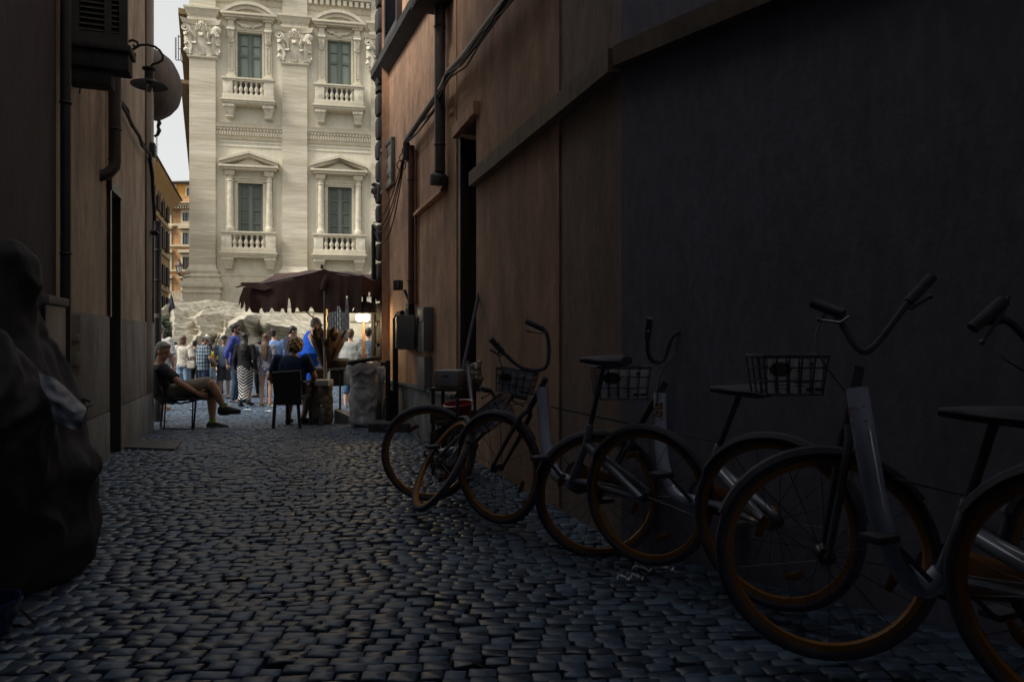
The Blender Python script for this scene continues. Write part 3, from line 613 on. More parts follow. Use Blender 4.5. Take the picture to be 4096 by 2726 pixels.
def spiral(mb, c, r, turns, th, wd, M, hand=1, stem=None):
    pts = []; N = int(turns * 12)
    for i in range(N + 1):
        a = -math.pi / 2 + hand * 2 * math.pi * turns * (1 - i / N); rr = r * (.12 + .88 * i / N); pts.append(Vector((c[0] + rr * math.cos(a), c[1], c[2] + rr * math.sin(a))))
    if stem: pts += [Vector(p) for p in stem]
    mb.loft([M @ p for p in pts], [(th, wd)] * len(pts), n=6)
def palace():
    M = FA.M; pal = thing('palace', 'pale travertine palace facade with giant Corinthian pilasters and balconied windows', 'palace', (-20.75, 45, -.4), R(11.5))
    def B(mb, name, m, parent=pal, smooth=True): return mb.build(name, m, parent, smooth)
    # horizontals
    u0 = FA.px(757, 900)[0]; u0b = FA.px(862, 900)[0]; WP = u0b - u0; u1 = FA.px(1129, 900)[0]; PT = u1 - u0
    NB = 4
    Z = lambda f, X, Y: f(X, Y)[1]
    wy = .34        # wall plane behind the pilaster front
    ztop = 26
    # wall with window openings cut
    zl0, zl1 = Z(z2, 940, 857) - .0, Z(z2, 940, 397); ul0, ul1 = z2(818, 600)[0], z2(1057, 600)[0]
    zu0, zu1 = Z(z1, 940, 750), Z(z1, 940, 290); uu0, uu1 = z1(815, 500)[0], z1(1050, 500)[0]
    zl0 -= 1.35; zu0 -= 1.35
    wb = MB(); zg = -2.2
    L0 = u0 + .05
    def wallrow(a, b, x0, x1):
        if b > a: wb.box(x0, x1, wy, wy + .6, a, b, M)
    for k in range(NB):
        o = k * PT; x0 = L0 + o if k else L0; x1 = L0 + o + PT
        wallrow(zg, zl0, x0, x1); wallrow(zl1, zu0, x0, x1); wallrow(zu1, ztop, x0, x1)
        for za, zb, a, b in ((zl0, zl1, ul0 + o, ul1 + o), (zu0, zu1, uu0 + o, uu1 + o)): wb.box(x0, a, wy, wy + .6, za, zb, M); wb.box(b, x1, wy, wy + .6, za, zb, M)
    B(wb, 'wall', m_pstucco)
    MB().box(L0, L0 + .5, wy + .6, 26, zg, 24, M).build('side_wall', m_brownwall, pal)
    MB().box(L0, NB * PT, 14, 14.5, zg, 24, M).build('rear_wall', m_pstucco, pal)
    # string course between pilasters, top entablature
    def prof(pts, x0, x1, mb):    # pts: (out, z)
        n = len(pts) + 2; q = [(wy + .02, pts[0][1])] + [(wy - a, z) for a, z in pts] + [(wy + .02, pts[-1][1])]
        mb.add([M @ Vector((x, y, z)) for x in (x0, x1) for y, z in q], [tuple(range(n)), tuple(range(2 * n - 1, n - 1, -1))] + [(i, i + n, (i + 1) % n + n, (i + 1) % n) for i in range(n)])
    s_top, s_b1, s_d0, s_d1, s_low = [Z(z1, 935, y + 22) for y in (1140, 1182, 1215, 1250, 1290)]
    for k in range(NB):
        a = u0 + WP + k * PT; b = u0 + (k + 1) * PT
        c = MB(); prof([(.04, s_d1 - .25), (.10, s_d1 - .2), (.14, s_d1 - .03), (.14, s_b1 - .12), (.24, s_b1), (.30, s_b1 + .04), (.34, s_top - .08), (.38, s_top)], a, b, c)
        co = B(c, 'string_course', m_trav)
        dn = MB(); n = int((b - a) / .155)
        for i in range(n): x = a + (b - a) * (i + .5) / n; dn.box(x - .048, x + .048, wy - .235, wy - .139, s_d1, s_d0 - .01, M)
        B(dn, 'dentils', m_trav, co)
        eg = MB(); n = int((b - a) / .2)
        for i in range(n): x = a + (b - a) * (i + .5) / n; eg.ball(M @ Vector((x, wy - .2, s_d0 + .13)), (.07, .07, .09), 6, 4)
        B(eg, 'egg_moulding', m_carved, co)
        ln = MB()
        for Y in (1305, 1345): zz = Z(z1, 935, Y + 22); prof([(.05, zz - .05), (.06, zz), (.02, zz + .05)], a, b, ln)
        B(ln, 'band', m_pstucco)
        lw = MB(); zz = Z(z2, 940, 1256); prof([(.16, zg), (.16, zz - .18), (.22, zz - .14), (.22, zz - .02), (.12, zz + .03)], a, b, lw); B(lw, 'base_course', m_trav)
        # top
        e = MB(); zt = Z(z1, 1500, 62) if k else Z(z1, 1500, 62)
        prof([(.06, zt - .12), (.16, zt), (.2, zt + .12), (.2, zt + .2), (.2, zt + .55), (.5, zt + .6), (.5, zt + .85), (.75, zt + 1.1), (.85, zt + 1.6)], a - .01, b + .01, e); en = B(e, 'entablature', m_trav)
        dn = MB(); n = int((b - a) / .36)
        for i in range(n): x = a + (b - a) * (i + .5) / n; dn.box(x - .11, x + .11, wy - .47, wy - .199, zt + .2, zt + .54, M)
        B(dn, 'dentils', m_trav, en)
    # pilasters with capitals
    zc0, zc1, zc2 = Z(z1, 490, 528), Z(z1, 490, 245), Z(z1, 490, 205)
    zba, zbb, zbc, zbd, zbe, zbf = [Z(z2, 500, y) for y in (1210, 1262, 1300, 1342, 1385, 1440)]
    for k in range(NB + 1):
        a = u0 + k * PT; b = a + WP; mid = (a + b) / 2
        p = MB(); p.box(a, b, 0, wy + .03, zba, zc0 - .02, M); p.box(a + .0, b, .0, wy + .03, zc2 + .9, ztop, M); ps = B(p, 'pilaster', m_travc, smooth=False)
        def ring(pts, name, m=m_trav):   # moulding wrapped round the three visible sides
            q = MB(); n = len(pts); vs = []
            for o, z in pts: vs += [M @ Vector(v) for v in ((a - o, wy, z), (a - o, -o, z), (b + o, -o, z), (b + o, wy, z))]
            fs = [(i * 4 + j, i * 4 + j + 1, i * 4 + j + 5, i * 4 + j + 4) for i in range(n - 1) for j in range(3)] + [(0, 1, 2, 3), ((n - 1) * 4, (n - 1) * 4 + 1, (n - 1) * 4 + 2, (n - 1) * 4 + 3), tuple(i * 4 for i in range(n)), tuple(i * 4 + 3 for i in range(n))]
            q.add(vs, fs); return B(q, name, m, ps)
        h = zba - zbb
        ring([(.30, zbd), (.30, zbc + .0), (.22, zbc + .02), (.32, zbc + .10), (.34, zbb - .12), (.28, zbb), (.16, zbb + .04), (.13, zbb + h * .3), (.20, zbb + h * .4), (.22, zbb + h * .65), (.14, zba - .08), (.10, zba), (.03, zba + .1), (-.005, zba + .3)], 'base')
        ring([(.46, zbe), (.48, zbe + .1), (.48, zbd - .05), (.46, zbd)], 'plinth_slab')
        ring([(.32, zg), (.32, zbf - .05), (.40, zbf), (.40, zbf + .12), (.32, zbf + .2), (.30, zbe - .14), (.36, zbe)], 'pedestal')
        ring([(.0, zc0 - .18), (.08, zc0 - .14), (.12, zc0 - .06), (.12, zc0 - .01), (.05, zc0 + .02), (0, zc0 + .03)], 'astragal')
        ea = Z(z1, 490, 190); eb = Z(z1, 490, 92)
        ring([(0.0, zc2 + .0), (.02, ea - .3), (.02, ea - .04), (.10, ea), (.10, ea + .14), (.02, ea + .18), (.02, eb - .4), (.18, eb - .25), (.2, eb - .1), (.3, eb), (.3, eb + .12), (.02, eb + .2)], 'entablature_block')
        cp = MB(); H = zc1 - zc0
        cp.add([M @ Vector(v) for v in ((a + .05, wy, zc0), (a + .05, .02, zc0), (b - .05, .02, zc0), (b - .05, wy, zc0), (a - .1, wy, zc1), (a - .1, -.12, zc1), (b + .1, -.12, zc1), (b + .1, wy, zc1))], [(0, 3, 2, 1), (4, 5, 6, 7), (0, 1, 5, 4), (1, 2, 6, 5), (2, 3, 7, 6), (3, 0, 4, 7)])
        for xx in (-.27, .27): leaf(cp, (mid + xx * WP * 1.02, .0, zc0), WP * .36, H * .42, .30, M)
        for xx, rt in ((-.52, R(-40)), (.52, R(40))): leaf(cp, (mid + xx * WP, .04, zc0), WP * .28, H * .40, .28, M, rot=rt)
        for xx, rt in ((0, 0), (-.5, R(-28)), (.5, R(28))): leaf(cp, (mid + xx * WP, -.04, zc0 + H * .04), WP * .32, H * .66, .38, M, rot=rt)
        for xx in (-.25, .25):     # stalks and volutes
            sgn = 1 if xx > 0 else -1
            cp.loft([M @ Vector((mid + xx * WP, -.1, zc0 + H * .35)), M @ Vector((mid + xx * WP, -.22, zc0 + H * .62)), M @ Vector((mid + (xx + .06 * sgn) * WP, -.28, zc0 + H * .74))], [.06, .09, .12], n=7)
            spiral(cp, (mid + sgn * WP * .60, -.30, zc0 + H * .84), WP * .15, 1.8, .04, .12, M, hand=-sgn, stem=[(mid + sgn * WP * .44, -.27, zc0 + H * .79), (mid + sgn * WP * .30, -.2, zc0 + H * .66)])
            spiral(cp, (mid + sgn * WP * .12, -.26, zc0 + H * .86), WP * .10, 1.4, .04, .10, M, hand=sgn, stem=[(mid + sgn * WP * .2, -.23, zc0 + H * .8), (mid + sgn * WP * .25, -.2, zc0 + H * .66)])
            spiral(cp, (mid + sgn * WP * .62, -.1, zc0 + H * .16), WP * .10, 1.3, .04, .1, M, hand=-sgn)
        B(cp, 'capital', m_carved, ps)
        ab = MB(); n = 12; top = []; 
        for zz, e_ in ((zc1, .0), (zc1 + (zc2 - zc1) * .4, .05), (zc2, .12)):
            for i in range(n + 1):
                t = i / n * 2 - 1; top.append(M @ Vector((mid + t * (WP * .70 + e_), -.10 - e_ - .34 * t * t, zz)))
            top.append(M @ Vector((mid + WP * .70 + e_, wy, zz))); top.append(M @ Vector((mid - WP * .70 - e_, wy, zz)))
        K = n + 3
        ab.add(top, [(i + r_ * K, (i + 1) % K + r_ * K, (i + 1) % K + (r_ + 1) * K, i + (r_ + 1) * K) for r_ in range(2) for i in range(K)] + [tuple(range(K)), tuple(range(2 * K, 3 * K))])
        B(ab, 'abacus', m_trav, ps)
        fl = MB(); c = Vector((mid, -.30, zc1 + .02))
        for i in range(7): q = 2 * math.pi * i / 7; fl.ball(M @ (c + Vector((.12 * math.cos(q), -.02, .12 * math.sin(q)))), (.07, .06, .09), 7, 5)
        fl.ball(M @ (c + Vector((0, -.06, 0))), .08, 8, 6); fl.ball(M @ (c + Vector((-.27, .0, -.06))), (.07, .05, .10), 6, 5).ball(M @ (c + Vector((.27, .0, -.06))), (.07, .05, .10), 6, 5); B(fl, 'fleuron', m_carved, ps)
    # windows
    m_wf = mat('window_green_paint', (.12, .15, .125), .6, .1, 4); m_gl = mat('pale_blind_glass', (.24, .28, .235), .5, .1, .8, spec=.3); m_gd = mat('dark_blind_glass', (.105, .118, .105), .5, .12, .8, spec=.3)
    def balcony(o, uL, uR, zr, zp, zs, zs2, zb, pedw, nb, scroll):
        # zr rail top, zp baluster foot, zs sill top, zs2 sill underside, zb bracket foot
        d0 = -.42
        root = MB(); W = uR - uL; s0 = uL + o; s1 = uR + o
        def slab(mb, x0, x1, yf, za, zb_, e=.03): mb.bbox(x0, x1, yf, wy, za, zb_, e, M)
        slab(root, s0 - .12, s1 + .12, d0 - .16, zs - .12, zs, .02); slab(root, s0 - .06, s1 + .06, d0 - .09, zs - .24, zs - .123, .02); slab(root, s0 + .02, s1 - .02, d0 - .02, zs2, zs - .243, .02)
        bal = B(root, 'balcony', m_trav)
        r_ = MB(); r_.bbox(s0 - .06, s1 + .06, d0 - .1, d0 + .3, zr - .12, zr, .02, M); r_.bbox(s0 + .0, s1, d0 - .04, d0 + .26, zr - .22, zr - .122, .02, M); B(r_, 'rail', m_trav, bal)
        f_ = MB(); f_.bbox(s0 - .02, s1 + .02, d0 - .05, d0 + .3, zs + .002, zp - .02, .03, M); B(f_, 'foot_course', m_trav, bal)
        for x0, x1 in ((s0 + .02, s0 + .02 + pedw), (s1 - .02 - pedw, s1 - .02)):
            q = MB(); q.bbox(x0, x1, d0 - .02, wy, zp - .018, zr - .222, .015, M); B(q, 'pedestal', m_carved, bal)
        x0, x1 = s0 + .02 + pedw, s1 - .02 - pedw; h = zr - .222 - zp
        for i in range(nb):
            x = x0 + (x1 - x0) * (i + .5) / nb; q = MB(); r0 = (x1 - x0) / nb * .43
            q.lathe([(r0 * .8, -.018), (r0 * .8, h * .10), (r0 * .45, h * .14), (r0 * .55, h * .2), (r0 * 1.0, h * .38), (r0 * .85, h * .5), (r0 * .42, h * .68), (r0 * .36, h * .78), (r0 * .6, h * .83), (r0 * .4, h * .88), (r0 * .8, h * .93), (r0 * .8, h)], M @ Vector((x, d0 + .13, zp)), 10)
            B(q, 'baluster', m_trav, bal)
        for x in (s0 + .06, s1 - .06 - pedw * 1.05):
            q = MB(); a = x; b = x + pedw * 1.05; hh = zs2 - zb; n = 4
            q.bbox(a - .05, b + .05, d0 + .0, wy, zs2 - hh * .22, zs2 - .004, .04, M)
            q.add([M @ Vector(v) for v in ((a + .1, wy, zb + hh * .18), (a + .1, -.12, zb + hh * .18), (b - .1, -.12, zb + hh * .18), (b - .1, wy, zb + hh * .18), (a, wy, zs2 - hh * .22), (a, -.36, zs2 - hh * .22), (b, -.36, zs2 - hh * .22), (b, wy, zs2 - hh * .22))], [(0, 3, 2, 1), (4, 5, 6, 7), (0, 1, 5, 4), (1, 2, 6, 5), (2, 3, 7, 6), (3, 0, 4, 7)])
            q.bbox(a + .06, b - .06, -.16, wy, zb + hh * .10, zb + hh * .18, .015, M)
            for i in range(4): q.ball(M @ Vector((a + .12 + (b - a - .24) * (i + .5) / 4, -.02, zb + hh * .07)), (.07, .09, hh * .07), 7, 5)
            if scroll:
                for i in range(4): q.ball(M @ Vector((a + (b - a) * (i + .5) / 4, -.40, zs2 - hh * .17)), (.09, .06, .08), 7, 5)
            B(q, 'bracket', m_carved if scroll else m_trav, bal)
        return bal
    def casement(o, a, b, za, zb, rows, glass, name='window'):
        f = MB(); a += o; b += o; y = wy + .22; mid = (a + b) / 2; t = .10
        f.box(a, a + t, y, y + .12, za, zb, M).box(b - t, b, y, y + .12, za, zb, M).box(a + t, b - t, y, y + .12, zb - t, zb, M).box(a + t, b - t, y, y + .12, za, za + t, M).box(mid - .09, mid + .09, y - .03, y + .12, za + t, zb - t, M)
        for c0, c1 in ((a + t, mid - .09), (mid + .09, b - t)):
            f.box(c0, c0 + .07, y + .01, y + .1, za + t, zb - t, M).box(c1 - .07, c1, y + .01, y + .1, za + t, zb - t, M)
            for q in rows: z = zb - (zb - za) * q[0]; f.box(c0 + .07, c1 - .07, y + .012, y + .1, z - q[1], z + q[1], M)
        fo = B(f, name, m_wf); B(MB().box(a + .02, b - .02, y + .08, y + .085, za, zb, M), 'pane', glass, fo)
        return fo
    m_shade_panel = mat('shade_panel', (.03, .032, .034), .7, .2, 2)  # dark panel painting the shade behind the balusters
    for k in range(NB):
        o = k * PT
        B(MB().box(ul0 + o, ul1 + o, wy + .25, wy + .3, Z(z2, 940, 857) - 1.35, Z(z2, 940, 857) - .02, M), 'recess_shade', m_shade_panel); B(MB().box(uu0 + o, uu1 + o, wy + .25, wy + .3, Z(z1, 940, 752) - 1.35, Z(z1, 940, 752) - .02, M), 'recess_shade', m_shade_panel)
        # lower window
        za, zb = Z(z2, 940, 857), Z(z2, 940, 397)
        casement(o, ul0, ul1, za - .02, zb, [(.27, .035), (.53, .035), (.80, .035)], m_gd)
        s0, s1 = z2(787, 600)[0] + o, z2(1088, 600)[0] + o; a, b = ul0 + o, ul1 + o; zt = Z(z2, 940, 357)
        fr = MB()
        for (e0, e1, yy) in ((s0, a - .18, wy - .07), (a - .18, a, wy - .03), (b, b + .18, wy - .03), (b + .18, s1, wy - .07)): fr.box(e0 + .002, e1 - .002, yy, wy + .3, za - .9, zt if yy < wy - .05 else zb + .12, M)
        fr.box(a - .17, b + .17, wy - .03, wy + .3, zb, zb + .119, M).box(s0 + .001, s1 - .001, wy - .072, wy + .3, zb + .121, zt, M).box(s0 - .06, s1 + .06, wy - .12, wy, zt + .002, zt + .14, M)
        B(fr, 'window_surround', m_trav)
        for cx in (753, 1123):
            c, _ = z2(cx, 600); c += o; q = MB(); r0 = .42; zf = Z(z2, cx, 852) if cx < 900 else Z(z2, cx, 860); zf = za + .0; zk = Z(z2, 940, 392); zk2 = Z(z2, 940, 338); zk3 = Z(z2, 940, 262)
            cc = M @ Vector((c, wy - .22, 0)); h = zk - zf; r0 = (z2(785, 600)[0] - z2(722, 600)[0]) / 2
            q.lathe([(r0 * 1.3, zf), (r0 * 1.3, zf + .08), (r0 * 1.4, zf + .14), (r0 * 1.3, zf + .22), (r0 * 1.1, zf + .28), (r0, zf + .38), (r0, zf + h * .4), (r0 * .88, zk)], cc, 18)
            col = B(q, 'column', m_carved)
            q = MB(); q.lathe([(r0 * .9, zk), (r0 * 1.05, zk + .03), (r0 * 1.05, zk + .09), (r0 * .92, zk + .12), (r0 * .92, zk + .3), (r0 * 1.2, zk + .4)], cc, 16); q.bbox(c - r0 * 1.35, c + r0 * 1.35, wy - .22 - r0 * 1.35, wy, zk + .4, zk + .52, .015, M)
            q.bbox(c - r0 * 1.5, c + r0 * 1.5, wy - .22 - r0 * 1.4, wy, zk + .522, zk + .68, .02, M); q.bbox(c - r0 * 1.05, c + r0 * 1.05, wy - .22 - r0 * 1.0, wy, zk + .68, zk3, .01, M)
            q.bbox(c - r0 * 1.3, c + r0 * 1.3, wy - .22 - r0 * 1.3, wy, zk3 + .002, zk3 + .15, .03, M); B(q, 'capital', m_trav, col)
            q = MB(); e = -1 if cx < 900 else 1; q.box(c + e * r0 * 1.1, c + e * r0 * 1.6, wy - .12, wy, zf, zk + .4, M) if e > 0 else q.box(c + e * r0 * 1.6, c + e * r0 * 1.1, wy - .12, wy, zf, zk + .4, M); B(q, 'side_strip', m_trav, col)
        uL, uR = z2(655, 250)[0] + o, z2(1215, 250)[0] + o; zP = Z(z2, 940, 250); zA = Z(z2, 940, 112); mid = (uL + uR) / 2
        d1 = wy - .75
        pd = MB(); pd.prism([(uL + .3, zP - .2), (uR - .3, zP - .2), (mid, zA - .3)], wy - .2, wy, M); pe = B(pd, 'pediment', m_pstucco)
        cr = MB(); cr.bbox(uL + .12, uR - .12, d1 + .12, wy, zP - .26, zP - .12, .02, M); cr.bbox(uL, uR, d1, wy, zP - .118, zP + .02, .02, M)
        for sg, e0 in ((1, uL), (-1, uR)):
            def rk(y0, t0, t1, ins=0): cr.add([M @ Vector(v) for v in ((e0 + sg * ins, y0, zP + .025 + t0), (mid, y0, zA - .34 + t0 + .0), (mid, y0, zA - .34 + t1), (e0 + sg * ins, y0, zP + .025 + t1), (e0 + sg * ins, wy, zP + .025 + t0), (mid, wy, zA - .34 + t0), (mid, wy, zA - .34 + t1), (e0 + sg * ins, wy, zP + .025 + t1))], [(0, 1, 2, 3), (7, 6, 5, 4), (0, 4, 5, 1), (1, 5, 6, 2), (2, 6, 7, 3), (3, 7, 4, 0)])
            rk(d1 + .15, .0, .17, .05); rk(d1, .172, .34)
        B(cr, 'raking_cornice', m_trav, pe)
        balcony(o, z2(684, 900)[0], z2(1193, 900)[0], Z(z2, 940, 868), Z(z2, 940, 1015), Z(z2, 940, 1060), Z(z2, 940, 1112), Z(z2, 940, 1222), z2(800, 900)[0] - z2(708, 900)[0], 6, False)
        # upper window
        za, zb = Z(z1, 940, 752), Z(z1, 940, 288)
        casement(o, uu0, uu1, za - .02, zb, [(.245, .03), (.455, .09)], m_gl)
        a, b = uu0 + o, uu1 + o; fr = MB()
        fr.box(a - .13, a, wy - .05, wy + .3, za - .9, zb + .1, M).box(b, b + .13, wy - .05, wy + .3, za - .9, zb + .1, M).box(a, b, wy - .05, wy + .3, zb, zb + .1, M); zg0 = Z(z1, 940, 262); zg1 = Z(z1, 940, 200)
        fr.box(a - .13, b + .13, wy - .09, wy, zb + .102, zb + .24, M).box(a - .1, b + .1, wy - .03, wy, zb + .242, Z(z1, 940, 165), M)
        B(fr, 'window_surround', m_trav)
        gl = MB(); rr = random.Random(k)
        for i in range(26):
            t = i / 25 * 2 - 1; cz = (zg0 + zg1) / 2 + .0 - .22 * (1 - t * t) + .14
            gl.ball(M @ Vector(((a + b) / 2 + t * (b - a) * .46, wy - .12, cz + rr.uniform(-.06, .06))), (rr.uniform(.07, .13) * (1.25 - abs(t) * .5), .10, rr.uniform(.07, .13) * (1.25 - abs(t) * .5)), 7, 5)
        for i in range(10): t = rr.uniform(-1, 1); gl.loft([M @ Vector(((a + b) / 2 + t * (b - a) * .4, wy - .08, (zg0 + zg1) / 2 - .05)), M @ Vector(((a + b) / 2 + t * (b - a) * .4 + rr.uniform(-.15, .15), wy - .12, (zg0 + zg1) / 2 + rr.uniform(-.3, .25)))], [.05, .02], n=5)
        B(gl, 'garland', m_carved)
        for X0, X1 in ((722, 798), (1075, 1147)):
            c0, c1 = z1(X0, 500)[0] + o, z1(X1, 500)[0] + o; q = MB(); zt2 = Z(z1, 940, 262); zt3 = Z(z1, 940, 180)
            q.box(c0 + .03, c1 - .03, wy - .16, wy, za + .0, zt2, M); q.bbox(c0 - .05, c1 + .05, wy - .24, wy, za, za + .32, .02, M)
            st = B(q, 'side_pilaster', m_trav)
            q = MB(); x0, x1 = c0 + .14, c1 - .14; zz0, zz1 = za + .6, zt2 - 1.15; t = .035
            q.box(x0, x1, wy - .20, wy - .158, zz0, zz0 + t, M).box(x0, x1, wy - .20, wy - .158, zz1 - t, zz1, M).box(x0, x0 + t, wy - .20, wy - .158, zz0 + t, zz1 - t, M).box(x1 - t, x1, wy - .20, wy - .158, zz0 + t, zz1 - t, M); B(q, 'panel_moulding', m_trav, st)
            q = MB(); m_ = (c0 + c1) / 2; w_ = (c1 - c0) / 2
            q.bbox(m_ - w_ * .9, m_ + w_ * .9, wy - .38, wy - .1, zt2 - .35, zt2 - .08, .05, M); q.loft([M @ Vector((m_ - w_ * 1.0, wy - .36, zt2 - .2)), M @ Vector((m_ + w_ * 1.0, wy - .36, zt2 - .2))], [.11, .11], n=9)
            for xx in (-.55, 0, .55): q.loft([M @ Vector((m_ + xx * w_, wy - .32, zt2 - .25)), M @ Vector((m_ + xx * w_ * .8, wy - .27, zt2 - .7)), M @ Vector((m_ + xx * w_ * .4, wy - .22, zt2 - 1.0))], [(.10, .1), (.08, .09), (.03, .05)], n=7)
            q.torus(M @ Vector((m_, wy - .22, zt2 - .82)), M.to_3x3() @ Vector((0, 1, 0)), .16, .05, 18, 6); B(q, 'scroll_console', m_carved, st)
            q = MB(); q.bbox(c0 - .0, c1 + .0, wy - .3, wy, zt2 - .076, zt2 + .08, .02, M).bbox(c0 + .06, c1 - .06, wy - .24, wy, zt2 + .08, zt3 - .1, .02, M).bbox(c0 - .08, c1 + .08, wy - .36, wy, zt3 - .1, zt3 + .06, .03, M); B(q, 'block', m_trav, st)
        zc_ = Z(z1, 940, 150); uL, uR = z1(668, 150)[0] + o, z1(1193, 150)[0] + o; cr = MB()
        cr.bbox(uL + .12, uR - .12, wy - .5, wy, zc_ - .18, zc_ - .052, .02, M).bbox(uL, uR, wy - .62, wy, zc_ - .05, zc_ + .1, .02, M)
        ar = B(cr, 'window_cornice', m_trav); q = MB(); m_ = (uL + uR) / 2; half = (uR - uL) / 2 - .05; rise = Z(z1, 940, 30) - zc_ - .1; Rr = (half * half + rise * rise) / (2 * rise); cz = zc_ + .1 + rise - Rr; an = math.asin(min(1, half / Rr)); N = 22
        for (r0, r1, yy) in ((Rr - .20, Rr, wy - .62), (Rr - .42, Rr - .203, wy - .46), (Rr - .56, Rr - .423, wy - .25)):
            vs = []; 
            for i in range(N + 1):
                t = -an + 2 * an * i / N
                for r_, y_ in ((r0, yy), (r1, yy), (r1, wy), (r0, wy)): vs.append(M @ Vector((m_ + r_ * math.sin(t), y_, max(zc_ + .1, cz + r_ * math.cos(t)))))
            q.add(vs, [(i * 4 + j, i * 4 + (j + 1) % 4, i * 4 + 4 + (j + 1) % 4, i * 4 + 4 + j) for i in range(N) for j in range(4)] + [(0, 1, 2, 3), (N * 4, N * 4 + 1, N * 4 + 2, N * 4 + 3)])
        B(q, 'arched_pediment', m_trav, ar)
        balcony(o, z1(697, 800)[0], z1(1175, 800)[0], Z(z1, 940, 758), Z(z1, 940, 908), Z(z1, 940, 958), Z(z1, 940, 1002), Z(z1, 940, 1124), z1(798, 800)[0] - z1(708, 800)[0], 6, True)
    # eaves seen along the receding left flank
    ev = MB()
    def eave(pa, pb, D0, D1, wid, th, m, name):
        A = P(pa[0], pa[1], D0); Bz = A.z; d = Vector((-.4375, 1, 0)).normalized(); L_ = D1 - D0; s = Vector((d.y, -d.x, 0))
        q = MB(); p0 = A; p1 = A + d * L_; 
        q.hexa([p0 + Vector((0, 0, -th)), p1 + Vector((0, 0, -th)), p1 + s * wid + Vector((0, 0, -th)), p0 + s * wid + Vector((0, 0, -th)), p0, p1, p1 + s * wid, p0 + s * wid])
        q.hexa([p0 + s * .5 + Vector((0, 0, -th * 2.2)), p1 + s * .5 + Vector((0, 0, -th * 2.2)), p1 + s * wid + Vector((0, 0, -th * 2.2)), p0 + s * wid + Vector((0, 0, -th * 2.2)), p0 + s * .5 + Vector((0, 0, -th)), p1 + s * .5 + Vector((0, 0, -th)), p1 + s * wid + Vector((0, 0, -th)), p0 + s * wid + Vector((0, 0, -th))])
        return q.build(name, m, pal)
    my = streaky('ochre_eave', (.30, .22, .12), (.2, .15, .09), dark=.7)
    eave((713, 30), None, 45.9, 74, 2.2, .35, my, 'eave'); eave((722, 316), None, 46.2, 80, 1.9, .25, my, 'lower_eave')
    return pal
palace()
